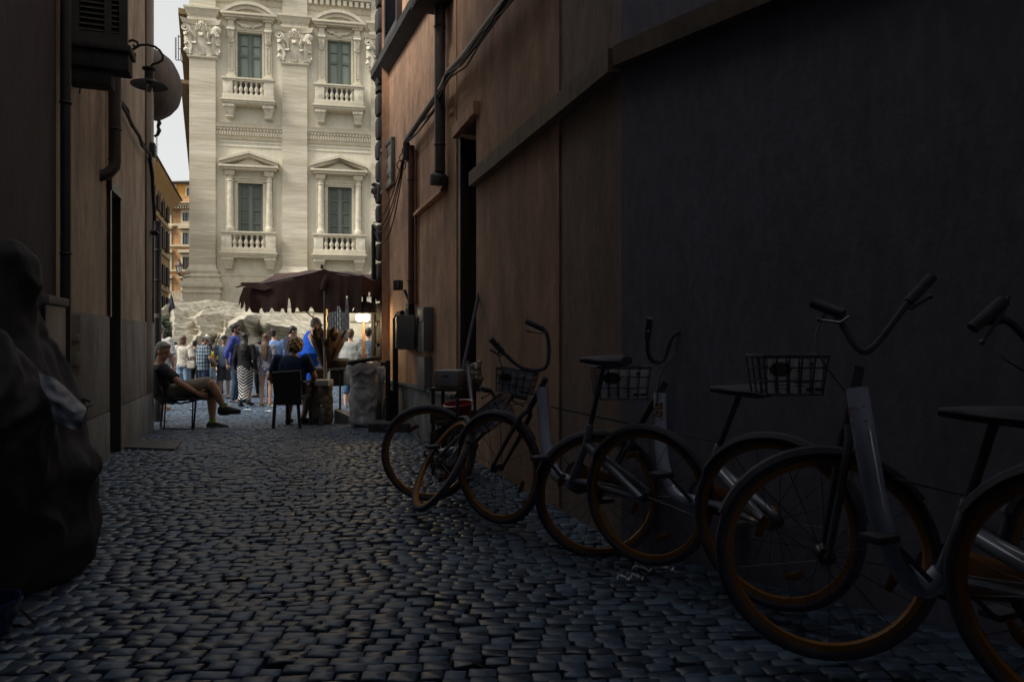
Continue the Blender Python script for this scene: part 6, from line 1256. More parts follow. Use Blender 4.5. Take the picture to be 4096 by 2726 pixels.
    MB().bbox(P(1285, 0, 11.7).x, P(1295, 0, 11.7).x, 11.65, 11.7, PK.z, PK.z + .07, .005).build('finial', m_iron, s)
    # steel posts
    k = 10.45; a = P(1300, 1115, k); MB().tube([a, (P(1302, 0, k).x, k, gz(k))], .026, 12).build('pole', mpole, s)
    a = P(1528, 1120, 10.8); MB().tube([a, (a.x, 10.8, gz(10.8))], .035, 10).build('pole', m_iron, s)
    a = P(1010, 1150, 12.6); 
    for (A_, B_) in ((NL, FL), (FL, FR), (NR2, FR), (NL, NM), (NM, NR), (NM, PK)): MB().tube([A_ + V((0, .03, -.03)), B_ + V((0, .03, -.03))], .012, 6).build('frame_bar', m_iron, s)
    MB().tube([P(1075, 1120, 12.8), (P(1290, 0, 11.7).x, 11.7, P(0, 1300, 11.7).z)], .012, 6).build('frame_bar', m_iron, s)
    # golden flower garland on the pole
    g = thing('fairy_lights', 'string of tiny golden lights wound down the stall pole', 'lights', P(1306, 1240, 10.42)); q = MB(); 
    q.tube([P(1306 + 2 * math.sin(i), 1235 + i * 8, 10.41) for i in range(12)], .004, 5); q.build('wire', m_iron, g); b = MB()
    for i in range(11): b.ball(P(1307 + 2 * math.sin(i), 1238 + i * 7.5, 10.4), .007, 6, 4)
    b.build('bulbs', mat('warm_bulb', (.8, .5, .15), .4, 0, emit=(1, .55, .15, 2.2)), g)
    # bell lamp
    D = 10.55; kk = D / F; l = thing('bell_lamp', 'black bell shaped lamp hanging under the canopy with glowing bulbs', 'lamp', P(1460, 1250, D)); c = P(1459, 1251, D)
    MB().lathe([(51 * kk, 0), (52 * kk, 2 * kk), (44 * kk, 12 * kk), (37 * kk, 28 * kk), (30 * kk, 40 * kk), (14 * kk, 46 * kk), (8 * kk, 47 * kk), (8 * kk, 78 * kk), (0, 78 * kk)], c, 26).lathe([(50 * kk, 0.5 * kk), (36 * kk, 26 * kk), (28 * kk, 37 * kk), (0, 42 * kk)], c, 26).build('lamp_shade', m_iron, l)
    MB().tube([c + V((0, 0, 76 * kk)), c + V((0, 0, 120 * kk))], .02, 8).torus(c + V((-25 * kk, 0, 60 * kk)), (1, .4, .2), .04, .01, 16, 6).build('hanger', m_iron, l)
    me_ = mat('lit_glass', (1, .85, .6), .4, 0, emit=(1, .80, .50, 14.0))
    for px in (1438, 1464):
        MB().lathe([(0, 0), (10 * kk, -2 * kk), (13 * kk, -8 * kk), (13 * kk, -24 * kk), (9 * kk, -30 * kk), (0, -31 * kk)], P(px, 1253, D - .02 if px < 1450 else D + .05), 14).build('lit_bulb', me_, l)
    for i, px in enumerate((1440, 1466)):
        li = bpy.data.lights.new('bulb_light', 'POINT'); li.energy = 3; li.color = (1, .68, .32); li.shadow_soft_size = .03; lo = bpy.data.objects.new('bulb_light', li); COL.objects.link(lo); lo.location = P(px, 1296, D)
    # amber lit wooden post
    w_ = thing('wooden_post', 'slim wooden post lit amber below the bell lamp', 'post', (P(1455, 0, 10.8).x, 10.8, gz(10.8))); mw = mat('amber_wood', (.22, .12, .05), .5, .3, 9, (1, 1, .2))
    a = P(1455, 1262, 10.8); MB().bbox(a.x - .02, a.x + .02, 10.78, 10.82, gz(10.8), a.z, .004).build('shaft', mw, w_)
    w2 = thing('wooden_board', 'tall narrow ochre board against the corner behind the lamp', 'board', (P(1516, 0, 11.1).x, 11.1, gz(11.1))); a = P(1516, 1215, 11.1); MB().prism([(P(1506, 0, 11.1).x, gz(11.1)), (P(1527, 0, 11.1).x, gz(11.1)), (P(1527, 0, 11.1).x, P(0, 1210, 11.1).z), (P(1512, 0, 11.1).x, P(0, 1222, 11.1).z), (P(1507, 0, 11.1).x, P(0, 1245, 11.1).z)], 11.08, 11.12).build('board', mw, w2)
    # paper cones
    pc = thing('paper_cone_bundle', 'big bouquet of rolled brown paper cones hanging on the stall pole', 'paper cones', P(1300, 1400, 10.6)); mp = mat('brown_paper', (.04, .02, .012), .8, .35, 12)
    rr = random.Random(11); tip = P(1303, 1498, 10.6)
    for (px, py, r_) in ((1266, 1325, 26), (1284, 1318, 26), (1300, 1332, 26), (1335, 1322, 30), (1352, 1335, 26), (1272, 1350, 30), (1315, 1350, 34), (1340, 1360, 26), (1362, 1352, 20), (1290, 1380, 26), (1325, 1390, 26)):
        a = P(px, py, 10.6 + rr.uniform(-.14, .14)); d = (a - tip); q = MB(); u = d.orthogonal().normalized(); v = d.normalized().cross(u); n = 12; rk = r_ * 10.6 / F * .95; vs = []
        for i in range(n):
            t = 2 * math.pi * i / n; e = 1 + .14 * math.sin(i * 2.3 + px)
            for kq in (0, .5, 1): vs.append(tip + d * kq * (e if kq == 1 else 1) + (u * math.cos(t) + v * math.sin(t)) * (rk * kq * (.9 + .15 * math.sin(i * 1.9)) + .008))
        q.add(vs, [(i * 3 + k_, ((i + 1) % n) * 3 + k_, ((i + 1) % n) * 3 + k_ + 1, i * 3 + k_ + 1) for i in range(n) for k_ in (0, 1)]); vs2 = [v_ * 1 for v_ in vs]
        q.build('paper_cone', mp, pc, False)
    # counter / brazier
    D = 10.75; x = lambda p, D=D: P(p, 0, D).x; z = lambda p, D=D: P(0, p, D).z
    b = thing('stall_counter', 'black metal roasting counter with a bright steel rim and thin legs', 'counter', (x(1320), D, gz(D)))
    MB().bbox(x(1222), x(1395), D - .2, D + .5, z(1477), z(1468), .008).build('counter_top', mat('steel_rim', (.35, .35, .36), .3, .2, 6, metal=.8), b)
    MB().bbox(x(1330), x(1385), D - .16, D + .4, z(1540), z(1478), .02).build('roasting_drum', m_iron, b); MB().lathe([(.17, 0), (.20, .06), (.20, .12), (.16, .15)], (x(1350), D, z(1470)), 20).lathe([(0, .14), (.15, .15)], (x(1350), D, z(1470)), 20).build('pan', m_iron, b)
    MB().lathe([(0, z(1520)), (.1, z(1520)), (.11, z(1478)), (0, z(1478))], (x(1282), D, 0), 16).build('copper_pot', mat('copper', (.20, .12, .07), .4, .3, 5, metal=.5), b)
    for px, dy in ((1227, -.17), (1371, -.17), (1332, .45), (1240, .45)): MB().tube([(x(px), D + dy, z(1478)), (x(px), D + dy, gz(D))], .016, 8).build('leg', m_iron, b)
    # sack bin with white rim
    D = 10.35; x = lambda p, D=D: P(p, 0, D).x; z = lambda p, D=D: P(0, p, D).z; g0 = gz(D)
    s2 = thing('sack', 'bulging brown sack with a polystyrene tray on top beneath the counter', 'sack', (x(1285), D, g0)); q = MB(); hx = (x(1330) - x(1238)) / 2
    q.loft([(x(1284), D, g0 + .01), (x(1284), D, g0 + .1), (x(1285), D, g0 + .4), (x(1285), D, z(1540)), (x(1285), D, z(1532))], [(hx * .95, .16), (hx * 1.02, .18), (hx * .98, .17), (hx * .9, .15), (hx * .8, .13)], side=(1, 0, 0), n=20); remeshed(q, 'sack_body', mat('burlap', (.10, .085, .06), .9, .35, 9, bump=.5, bscale=40), s2, .016, 2, disp=.03, dscale=7, world=True)
    MB().bbox(x(1240), x(1325), D - .16, D + .14, z(1540), z(1516), .012).build('polystyrene_tray', mat('polystyrene', (.30, .30, .31), .8, .1, 6), s2)
    bt = thing('plastic_bottle', 'clear plastic bottle standing by the brown sack', 'bottle', (x(1300), D - .2, g0)); MB().lathe([(0, 0), (.035, 0), (.037, .05), (.033, .1), (.037, .15), (.035, .22), (.012, .27), (.012, .29), (0, .29)], (x(1302), D - .24, g0), 14).build('bottle_body', mat('clear_plastic', (.25, .28, .28), .1, 0, trans=.6), bt)
    MB().lathe([(.014, .285), (.014, .305), (0, .305)], (x(1302), D - .24, g0), 10).build('cap', mat('cloth_white', (.6, .6, .6), .6, 0), bt)
    kb = thing('plinth_block', 'low grey stone block beside the trash bag', 'block', (x(1360), D + .3, g0)); q = MB(); q.hexa([(x(1330), D + .1, g0), (x(1398), D - .05, g0), (x(1398), D + .25, g0), (x(1330), D + .4, g0), (x(1330), D + .1, z(1638)), (x(1398), D - .05, z(1662)), (x(1398), D + .25, z(1662)), (x(1330), D + .4, z(1638))]); q.build('stone', m_greystone, kb)
    # trash bag on a ring stand
    D = 9.9; x = lambda p, D=D: P(p, 0, D).x; z = lambda p, D=D: P(0, p, D).z; g0 = gz(D); tb = thing('trash_bag_stand', 'black ring stand holding a full translucent white rubbish bag by the orange corner', 'rubbish bag', (x(1453), D, g0))
    cx = x(1455); rim = MB(); n = 26; rim.torus((cx, D, 0), (0, 0, 1), .215, .03, 32, 10); rim.v = [V((v.x, v.y, v.z + z(1440) + (v.x - cx) * .14)) for v in rim.v]; rim.build('ring', m_rubber, tb)
    MB().bbox(x(1507), x(1560), D - .03, D + .03, z(1465), z(1447), .01).build('arm', m_iron, tb)
    q = MB(); h = z(1450) - g0; q.loft([(cx - .02, D, g0 + .015), (cx - .02, D, g0 + .08), (cx - .01, D, g0 + h * .3), (cx, D, g0 + h * .6), (cx, D, g0 + h * .85), (cx, D, z(1448))], [(.15, .15), (.19, .18), (.195, .19), (.19, .18), (.18, .18), (.205, .20)], side=(1, 0, 0), n=26)
    bag = remeshed(q, 'bag', mat('white_film', (.62, .62, .64), .35, .45, 3.5, bump=.8, bscale=14, trans=.1), tb, .013, 2, disp=.03, dscale=6, world=True)
    fl = MB(); fl.lathe([(.245, .0), (.25, -.05), (.235, -.1), (.24, -.13)], (cx, D, z(1452)), 30); fl.v = [V((v.x, v.y, v.z + (v.x - cx) * .14 + .02 * math.sin(math.atan2(v.y - D, v.x - cx) * 7))) for v in fl.v]; fl.build('folded_rim', MATS['white_film'], bag)
    rot = Matrix.Rotation(R(90), 3, 'X')
    for i, (tx, sz) in enumerate((('AMA', .055), ('ROMA', .05))): pass
    text('VIVI', .075, 'lettering', m_rubber, bag, V((cx - .03, D - .235, z(1522))), rot, .002, 1.1); text('ROMA', .055, 'lettering', m_rubber, bag, V((cx + .0, D - .235, z(1548))), rot, .002, 1.1)
    q = MB(); q.loft([P(1500, 1468, 9.8), P(1522, 1475, 9.8), P(1532, 1500, 9.8), P(1526, 1522, 9.8)], [(.02, .02), (.07, .05), (.075, .06), (.03, .03)], n=14); sb = thing('small_bag', 'small crumpled white bag hanging on the arm of the ring stand', 'bag', P(1525, 1500, 9.8)); remeshed(q, 'bag', MATS['white_film'], sb, .01, 2, disp=.02, dscale=12, world=True)
    pp = thing('black_post', 'square black iron post on a heavy dark base block at the orange corner', 'post', (P(1552, 0, 9.4).x, 9.4, gz(9.4))); a = P(1552, 1440, 9.4); MB().bbox(a.x - .028, a.x + .028, 9.37, 9.43, gz(9.4) + .12, a.z, .004).build('shaft', m_iron, pp); a = P(1562, 1560, 9.4); MB().bbox(a.x - .04, a.x + .04, 9.44, 9.5, gz(9.4) + .12, a.z, .004).build('bracket', m_iron, pp)
    MB().bbox(P(1478, 0, 9.2).x, P(1642, 0, 9.2).x, 9.1, 9.55, gz(9.3) - .02, gz(9.3) + .12, .02).build('base_block', m_darkstone, pp)
    for i, px in enumerate((1500, 1524)):
        t = thing('bottle_pack', ('leaning pack of clear bottles behind the rubbish bag', 'upright pack of clear bottles next to the black post')[i], 'bottles', (P(px, 0, 10.2).x, 10.2, gz(10.2)))
        for j in range(3): MB().lathe([(0, 0), (.04, 0), (.042, .08), (.036, .14), (.042, .2), (.038, .3), (.014, .36), (.014, .39), (0, .39)], (P(px, 0, 10.2).x + (j - 1) * .05, 10.2 + .05 * (j % 2), gz(10.2) + .0 + .40 * (j == 1)), 12).build('bottle', MATS['clear_plastic'], t)
    rr = random.Random(21)
    lt = (('crumpled white paper scrap on the paving behind the chevron skirt', 985, 1641), ('flat white paper scrap on the paving near the armchair', 1070, 1647), ('pale leaflet lying behind the sling chair', 760, 1637), ('small white wrapper by the long-haired woman', 1091, 1625))
    for lb, px, py in lt:
        D = depth_of_foot(py); c = P(px, py, D); q = MB(); n = 6
        q.add([V((c.x + (i - 2.5) * .022, c.y + j * .05, gz(D) + .012 + rr.uniform(0, .018))) for i in range(6) for j in range(3)], [(i * 3 + j, i * 3 + 3 + j, i * 3 + 4 + j, i * 3 + 1 + j) for i in range(5) for j in range(2)]); q.v += [v + V((0, 0, .003)) for v in q.v]; q.f += [tuple(x + 18 for x in f) for f in q.f]
        tag(q.build('paper_scrap', mat('cloth_white', (.6, .6, .6), .6, 0)), lb, 'litter', 'litter on the paving')
stall()
# ---------------------------------------------------------------- bicycles along the right wall
m_silver = mat('silver_paint', (.28, .31, .38), .25, .08, 6, metal=0, coat=1); m_tyre = mat('dusty_rubber', (.105, .107, .135), .85, .2, 20, spec=.2); m_tube = mat('tube_paint', (.52, .58, .76), .2, .05, 6, coat=1); m_rim = mat('orange_rim', (.36, .16, .035), .5, .15, 9); m_orange_p = mat('orange_plastic', (.26, .11, .03), .4, .1, 5); m_steel = mat('bike_steel', (.10, .105, .125), .4, .1, 8, metal=.6); m_bk = mat('bike_black', (.09, .092, .115), .7, .15, 9, spec=.25); m_sign = mat('basket_sign', (.72, .72, .82), .5, .12, 5)
def ci(p0, p1, p2, p3, n=8):
    return [(p0 * (1 - t) ** 3 + p1 * 3 * t * (1 - t) ** 2 + p2 * 3 * t * t * (1 - t) + p3 * t ** 3) for t in [i / n for i in range(n + 1)]]
def smoothp(pts, k=4):
    pts = [V(p) for p in pts]; out = []
    for i in range(len(pts) - 1):
        a = pts[max(i - 1, 0)]; b = pts[i]; c = pts[i + 1]; d = pts[min(i + 2, len(pts) - 1)]
        for j in range(k): t = j / k; out.append(.5 * ((2 * b) + (c - a) * t + (2 * a - 5 * b + 4 * c - d) * t * t + (3 * b - a - 3 * c + d) * t ** 3))
    return out + [pts[-1]]
def wheel(root, c, nrm, seed=0, rimR=.29):
    c = V(c); nrm = V(nrm).normalized(); w_ = MB().torus(c, nrm, rimR + .022, .020, 56, 10).build('wheel', m_tyre, root)
    q = MB(); u = nrm.orthogonal().normalized(); v = nrm.cross(u); N = 56; vs = []
    for i in range(N):
        t = 2 * math.pi * i / N; d = u * math.cos(t) + v * math.sin(t)
        for rr_, o in ((rimR + .008, -.014), (rimR - .010, -.012), (rimR - .014, 0), (rimR - .010, .012), (rimR + .008, .014)): vs.append(c + d * rr_ + nrm * o)
    q.add(vs, [(i * 5 + j, ((i + 1) % N) * 5 + j, ((i + 1) % N) * 5 + j + 1, i * 5 + j + 1) for i in range(N) for j in range(4)]); q.build('rim', m_rim, w_)
    q = MB()
    for i in range(18):
        t = 2 * math.pi * i / 18 + seed; s_ = 1 if i % 2 else -1; d = u * math.cos(t) + v * math.sin(t); d2 = u * math.cos(t + .35 * s_) + v * math.sin(t + .35 * s_); q.tube([c + d2 * .022 + nrm * .028 * s_, c + d * (rimR - .012)], .0016, 4)
    q.build('spokes', m_steel, w_)
    M_ = nrm.to_track_quat('Z', 'Y').to_matrix().to_4x4(); MB().lathe([(0, -.05), (.012, -.05), (.012, -.035), (.028, -.03), (.02, -.01), (.02, .01), (.028, .03), (.012, .035), (.012, .05), (0, .05)], tuple(c), 12, M=M_).build('hub', m_steel, w_)
    for t in (.9, 4.1): d = u * math.cos(t + seed) + v * math.sin(t + seed); e = nrm.cross(d); MB().loft([c + d * .2 - e * .035, c + d * .205, c + d * .2 + e * .035], [(.006, .012), (.008, .016), (.006, .012)], side=tuple(nrm), n=8).build('reflector', m_orange_p, w_)
    return w_
def guard(root, c, nrm, a0, a1, R0=.335, name='mudguard', m=None):
    c = V(c); nrm = V(nrm).normalized(); up = V((0, 0, 1)); f = (up - nrm * up.dot(nrm)).normalized(); h = nrm.cross(f); vs = []; n = 18
    for i in range(n + 1):
        t = R(a0 + (a1 - a0) * i / n); d = f * math.cos(t) + h * math.sin(t)
        for o, r_ in ((-.028, R0 - .012), (-.018, R0 + .004), (0, R0 + .008), (.018, R0 + .004), (.028, R0 - .012)): vs.append(c + d * r_ + nrm * o)
    o = len(vs); vs += [c + (v - c) * .99 for v in vs]; a = [(i * 5 + j, i * 5 + 5 + j, i * 5 + 6 + j, i * 5 + 1 + j) for i in range(n) for j in range(4)]
    MB().add(vs, a + [tuple(x + o for x in reversed(f_)) for f_ in a]).build(name, m or m_bk, root)
def basket(root, X, w_=.34, d_=.24, h_=.2, sign=True, lines=True):
    q = MB(); T = lambda x, y, z: X @ V((x, y, z))
    for z, e in ((0, .86), (h_ * .36, .91), (h_ * .7, .96), (h_, 1.0)):
        a, b = w_ / 2 * e, d_ / 2 * e; q.tube([T(-a, -b, z), T(a, -b, z), T(a, b, z), T(-a, b, z)], .006 if z == h_ else .003, 5, closed=True)
    for i in range(6):
        t = -1 + 2 * i / 5
        for sy in (-1, 1): q.tube([T(t * w_ / 2 * .86, sy * d_ / 2 * .86, 0), T(t * w_ / 2, sy * d_ / 2, h_)], .003, 5)
        q.tube([T(t * w_ / 2 * .86, -d_ / 2 * .86, 0), T(t * w_ / 2 * .86, d_ / 2 * .86, 0)], .003, 5)
    for i in range(4):
        t = -1 + 2 * i / 3
        for sx in (-1, 1): q.tube([T(sx * w_ / 2 * .86, t * d_ / 2 * .86, 0), T(sx * w_ / 2, t * d_ / 2, h_)], .003, 5)
    b = q.build('basket', m_bk, root)
    if sign:
        s_ = MB(); s_.hexa([T(-w_ * .40, -d_ / 2 * .9 + .012, .01), T(w_ * .46, -d_ / 2 * .9 + .012, .01), T(w_ * .46, -d_ / 2 * .9 + .016, .01), T(-w_ * .40, -d_ / 2 * .9 + .016, .01), T(-w_ * .40, -d_ / 2 * .97 + .012, h_ * .93), T(w_ * .46, -d_ / 2 * .97 + .012, h_ * .93), T(w_ * .46, -d_ / 2 * .97 + .016, h_ * .93), T(-w_ * .40, -d_ / 2 * .97 + .016, h_ * .93)]); sg = s_.build('sign_plate', m_sign, b)
        k = MB(); yy = lambda z: -d_ / 2 * (.9 + .07 * z / h_) + .010
        for (x0, x1, z) in ((.0, .10, .60), (.0, .07, .42), (-.30, -.05, .34), (.0, .22, .30), (.0, .16, .22), (-.30, -.1, .24), (-.3, -.08, .15)): k.hexa([T(x0 * w_, yy(z * h_), z * h_), T(x1 * w_, yy(z * h_), z * h_), T(x1 * w_, yy(z * h_) + .001, z * h_), T(x0 * w_, yy(z * h_) + .001, z * h_), T(x0 * w_, yy(z * h_), z * h_ + .004), T(x1 * w_, yy(z * h_), z * h_ + .004), T(x1 * w_, yy(z * h_) + .001, z * h_ + .004), T(x0 * w_, yy(z * h_) + .001, z * h_ + .004)])
        for (x0, x1, z) in ((.18, .30, .10), (.32, .42, .10)): k.hexa([T(x0 * w_, yy(z * h_), z * h_), T(x1 * w_, yy(z * h_), z * h_), T(x1 * w_, yy(z * h_) + .001, z * h_), T(x0 * w_, yy(z * h_) + .001, z * h_), T(x0 * w_, yy(z * h_), z * h_ + .016), T(x1 * w_, yy(z * h_), z * h_ + .016), T(x1 * w_, yy(z * h_) + .001, z * h_ + .016), T(x0 * w_, yy(z * h_) + .001, z * h_ + .016)])
        lg = MB(); M2 = X @ Matrix.Translation((-w_ * .22, yy(.65 * h_) - .001, h_ * .66)) @ Matrix.Rotation(R(90), 4, 'X'); lg.lathe([(0, .001), (.05, .001), (.05, 0), (0, 0)], (0, 0, 0), 20, M=M2 @ Matrix.Diagonal((1.15, .75, 1, 1)))
        M2 = X @ Matrix.Translation((w_ * .26, yy(.8 * h_) - .001, h_ * .8)) @ Matrix.Rotation(R(90), 4, 'X'); lg.build('sign_logo', mat('sign_ink', (.03, .03, .04), .6, 0), sg); k.lathe([(0, .001), (.009, .001), (.009, 0), (0, 0)], (0, 0, 0), 12, M=M2)
        k.build('sign_print', mat('sign_ink', (.03, .03, .04), .6, 0), sg)
    return b
def bike(label, fh, fn, head, tube, bb, rh, rn, bars, bas=None, seat=None, decal=None, rod=None, stay_top=None, lean=(0, 0, 1)):
    fh, head, bb, rh = V(fh), V(head), V(bb), V(rh)
    root = thing('bicycle', label, 'bicycle', (bb.x, bb.y, gz(bb.y)), group='bicycles leaning along the right wall')
    wheel(root, fh, fn, .2); 
    if rh is not None: wheel(root, rh, rn, .9)
    fnv = V(fn).normalized(); rnv = V(rn).normalized()
    MB().tube(smoothp(tube, 6), .033, 16).build('down_tube', m_tube, root)
    crown = fh.lerp(head, .62) 
    hd = (head - fh).normalized(); crown = fh + hd * .37
    fk = MB(); 
    for s_ in (-1, 1): fk.tube([fh + fnv * .05 * s_, fh.lerp(crown, .5) + fnv * .055 * s_, crown + fnv * .045 * s_, crown + fnv * .01 * s_ + hd * .04], [.009, .012, .014, .014], 8)
    fk.tube([crown + hd * .03, head + hd * .05], .018, 10); fk.build('fork', m_bk, root)
    guard(root, fh, fn, -70, 55); guard(root, rh, rn, -60, 80)
    st = V(stay_top) if stay_top else bb.lerp(rh, .3) + V((0, 0, .33)); sp = V(seat) if seat else st + V((0, 0, .35))
    MB().tube([bb, st, st.lerp(sp, .25)], .02, 10).build('seat_tube', m_silver, root); MB().tube([st.lerp(sp, .2), sp], .013, 8).build('seat_post', m_steel, root)
    s_ = MB()
    for e in (-1, 1): s_.tube([st, rh + rnv * .055 * e], [.024, .016], 10); s_.tube([bb, rh + rnv * .055 * e], .013, 8)
    s_.build('rear_stay', m_silver, root)
    if seat:
        d = V((rnv.y, -rnv.x, 0)).normalized(); d = d if (head - sp).dot(d) > 0 else -d; MB().loft([sp - d * .12, sp - d * .08, sp, sp + d * .08, sp + d * .14], [(.06, .022), (.085, .03), (.06, .026), (.025, .02), (.012, .012)], side=tuple(rnv), n=12).build('saddle', m_bk, root)
    cr = MB(); M_ = rnv.to_track_quat('Z', 'Y').to_matrix().to_4x4(); cr.lathe([(.07, -.003), (.085, -.003), (.085, .003), (.07, .003), (.07, -.003)], tuple(bb + rnv * .05), 26, M=M_); cr.tube([bb + rnv * .07, bb + rnv * .075 + V((.1, -.05, -.12))], .009, 6).tube([bb - rnv * .07, bb - rnv * .075 + V((-.1, .05, .12))], .009, 6); ck = cr.build('crank', m_steel, root)
    for sg in (1, -1):
        c = bb + rnv * .12 * sg + V((.1, -.05, -.12)) * sg; MB().bbox(-.045, .045, -.035, .035, -.012, .012, .006, Matrix.Translation(c) @ Matrix.Rotation(.4, 4, 'Z')).build('pedal', m_bk, ck)
    cg = MB(); a = bb + rnv * .06; b_ = rh + rnv * .06; cg.loft([a + (a - b_).normalized() * .08, a, a.lerp(b_, .5), b_], [(.05, .006), (.075, .008), (.05, .007), (.04, .006)], side=(0, 0, 1), n=14); cg.build('chain_guard', m_orange_p, root)
    hb = MB(); hb.tube(smoothp(bars, 4), .011, 8); h = hb.build('handlebar', m_bk, root)
    for i, (p, q_) in enumerate(((bars[0], bars[1]), (bars[-1], bars[-2]))):
        p, q_ = V(p), V(q_); d = (q_ - p).normalized(); MB().tube([p, p + d * .11], .017, 10).build('grip', m_tyre, h); MB().tube([p + d * .13, p + d * .10 + V((-.01, -.02, -.03)), p + d * .02 + V((-.01, -.03, -.05))], .005, 5).ball(p + d * .02 + V((-.01, -.03, -.05)), .008).build('brake_lever', m_steel, h)
    MB().tube(smoothp([V(bars[0]) + V((.05, 0, -.02)), V(bars[0]).lerp(head, .5) + V((-.08, -.05, -.02)), head + V((-.03, -.05, -.06))], 5), .003, 4).build('brake_cable', m_bk, h)
    if bas is not None: basket(root, bas)
    if rod: MB().tube([V(rod[0]), V(rod[1])], .005, 6).build('cable_rod', m_steel, root)
    if decal:
        (pa, pb) = decal; pa, pb = V(pa), V(pb); ax_ = (pa - pb).normalized(); toc = V((0, 0, EYE)) - pa.lerp(pb, .5); toc = (toc - ax_ * toc.dot(ax_)).normalized(); sd = ax_.cross(toc); vs = []; n = 8
        for p in (pb, pa):
            for i in range(n + 1): t = R(-85 + 110 * i / n); vs.append(p + (toc * math.cos(t) + sd * math.sin(t)) * .0345)
        dc = MB().add(vs, [(i, i + 1, n + 2 + i, n + 1 + i) for i in range(n)]).build('decal', m_orange_p, root)
        t = R(-18); nn = (toc * math.cos(t) + sd * math.sin(t)); rot = Matrix((ax_ * -1, nn.cross(ax_ * -1), nn)).transposed()
        text('obike', .07, 'lettering', mat('decal_white', (.5, .5, .5), .5, 0), dc, pa.lerp(pb, .5) + nn * .0352, rot, .0005, 1.0)
    return root
def bikes():
    def w(px, py, D): return P(px, py, D)
    nfront = lambda a: (math.sin(R(a)), math.cos(R(a)), 0)
    # B
    fh = w(1990, 1868, 4.14); head = w(2168, 1540, 3.98); tube = [w(2168, 1548, 3.98), w(2176, 1680, 3.94), w(2190, 1800, 3.88), w(2225, 1895, 3.8), w(2290, 1925, 3.7)]
    bike('silver bicycle with an orange lettered decal, farthest of the upright ones', fh, nfront(40), head, tube, w(2290, 1915, 3.7), w(2585, 1980, 3.35), nfront(38), [w(1962, 1352, 3.9), w(2010, 1405, 3.95), w(2090, 1470, 3.98), w(2180, 1470, 3.98), w(2195, 1380, 4.0), w(2175, 1315, 4.02), w(2105, 1282, 4.04)],
         Matrix.Translation(w(2058, 1568, 3.95)) @ Matrix.Rotation(R(-14), 4, 'Z') @ Matrix.Rotation(R(9), 4, 'Y') @ Matrix.Scale(.62, 4), w(2420, 1440, 3.45), (w(2171, 1600, 3.97), w(2182, 1735, 3.93)), (w(2205, 1625, 3.9), w(2510, 1690, 3.55)), w(2345, 1775, 3.62))
    # C
    fh = w(2390, 1978, 3.67); head = w(2642, 1560, 3.55); tube = [w(2641, 1572, 3.55), w(2640, 1680, 3.52), w(2652, 1850, 3.45), w(2690, 1950, 3.4), w(2740, 1995, 3.3), w(2800, 2003, 3.2)]
    bike('silver bicycle with a tall curved tube and decal, middle of the row', fh, nfront(6), head, tube, w(2800, 1995, 3.2), w(3095, 2085, 2.66), nfront(44), [w(2790, 1335, 3.6), w(2735, 1325, 3.55), w(2690, 1345, 3.52), w(2650, 1440, 3.53), w(2600, 1430, 3.5), w(2590, 1350, 3.45), w(2600, 1270, 3.4)],
         Matrix.Translation(w(2480, 1590, 3.6)) @ Matrix.Rotation(R(4), 4, 'Z') @ Matrix.Scale(.8, 4), w(2965, 1560, 2.95), (w(2640, 1612, 3.54), w(2641, 1725, 3.51)), (w(2712, 1730, 3.4), w(2890, 1770, 3.1)), w(2850, 1850, 3.08))
    # D
    fh = w(3300, 2215, 2.2); head = w(3424, 1525, 2.2); tube = [w(3428, 1555, 2.14), w(3460, 1750, 2.1), w(3505, 2000, 2.08), w(3560, 2190, 2.07), w(3630, 2300, 2.07), w(3700, 2345, 2.07), w(3770, 2290, 2.05)]
    bike('silver bicycle with a lettered decal and a big white basket sign, nearest to the camera', fh, nfront(14), head, tube, w(3760, 2300, 2.06), w(4420, 2420, 1.6), nfront(50), [w(3250, 1210, 2.35), w(3330, 1240, 2.3), w(3430, 1390, 2.22), w(3500, 1380, 2.2), w(3640, 1200, 2.2), w(3730, 1105, 2.2)],
         Matrix.Translation(w(3145, 1572, 2.3)) @ Matrix.Rotation(R(2), 4, 'Z') @ Matrix.Scale(.62, 4), w(3985, 1660, 1.9), (w(3440, 1625, 2.125), w(3475, 1830, 2.095)), (w(3545, 1905, 2.15), w(3860, 1975, 1.95)), w(3840, 2110, 1.95))
    # A, fallen
    fh = w(1768, 1852, 4.45); head = w(1990, 1640, 4.55)
    bike('fallen silver bicycle tangled at the far end of the row, its basket tipped over', fh, (.80, .30, -.52), head, [w(1990, 1640, 4.55), w(1900, 1720, 4.6), w(1840, 1800, 4.7), w(1800, 1850, 4.75)], w(1800, 1850, 4.75), w(1712, 1812, 4.88), nfront(4), [w(2110, 1590, 4.5), w(2060, 1580, 4.5), w(2010, 1620, 4.52), w(1960, 1560, 4.5), w(1930, 1555, 4.4)],
         Matrix.Translation(w(2000, 1690, 4.5)) @ Matrix.Rotation(R(-10), 4, 'Z') @ Matrix.Rotation(R(-38), 4, 'Y') @ Matrix.Scale(.72, 4), None, None, None, w(1830, 1795, 4.8))
    # E: only bar end and tube at the right margin
    fh = w(4200, 2300, 1.75); D = 1.75
    bike('bicycle cut by the right edge of the photo, with a raised curved handlebar', w(4560, 2250, 1.9), nfront(20), w(4300, 1500, 1.8), [w(4300, 1510, 1.8), w(4330, 1800, 1.8), w(4400, 2200, 1.8), w(4500, 2400, 1.75)], w(4500, 2380, 1.75), w(5100, 2500, 1.5), nfront(45), [w(3890, 1312, 1.85), w(3915, 1290, 1.85), w(3990, 1282, 1.84), w(4050, 1292, 1.82), w(4200, 1450, 1.8), w(4300, 1460, 1.8), w(4420, 1340, 1.8), w(4520, 1290, 1.8)], None, w(4700, 1800, 1.6), None, None, w(4620, 2000, 1.65))
bikes()
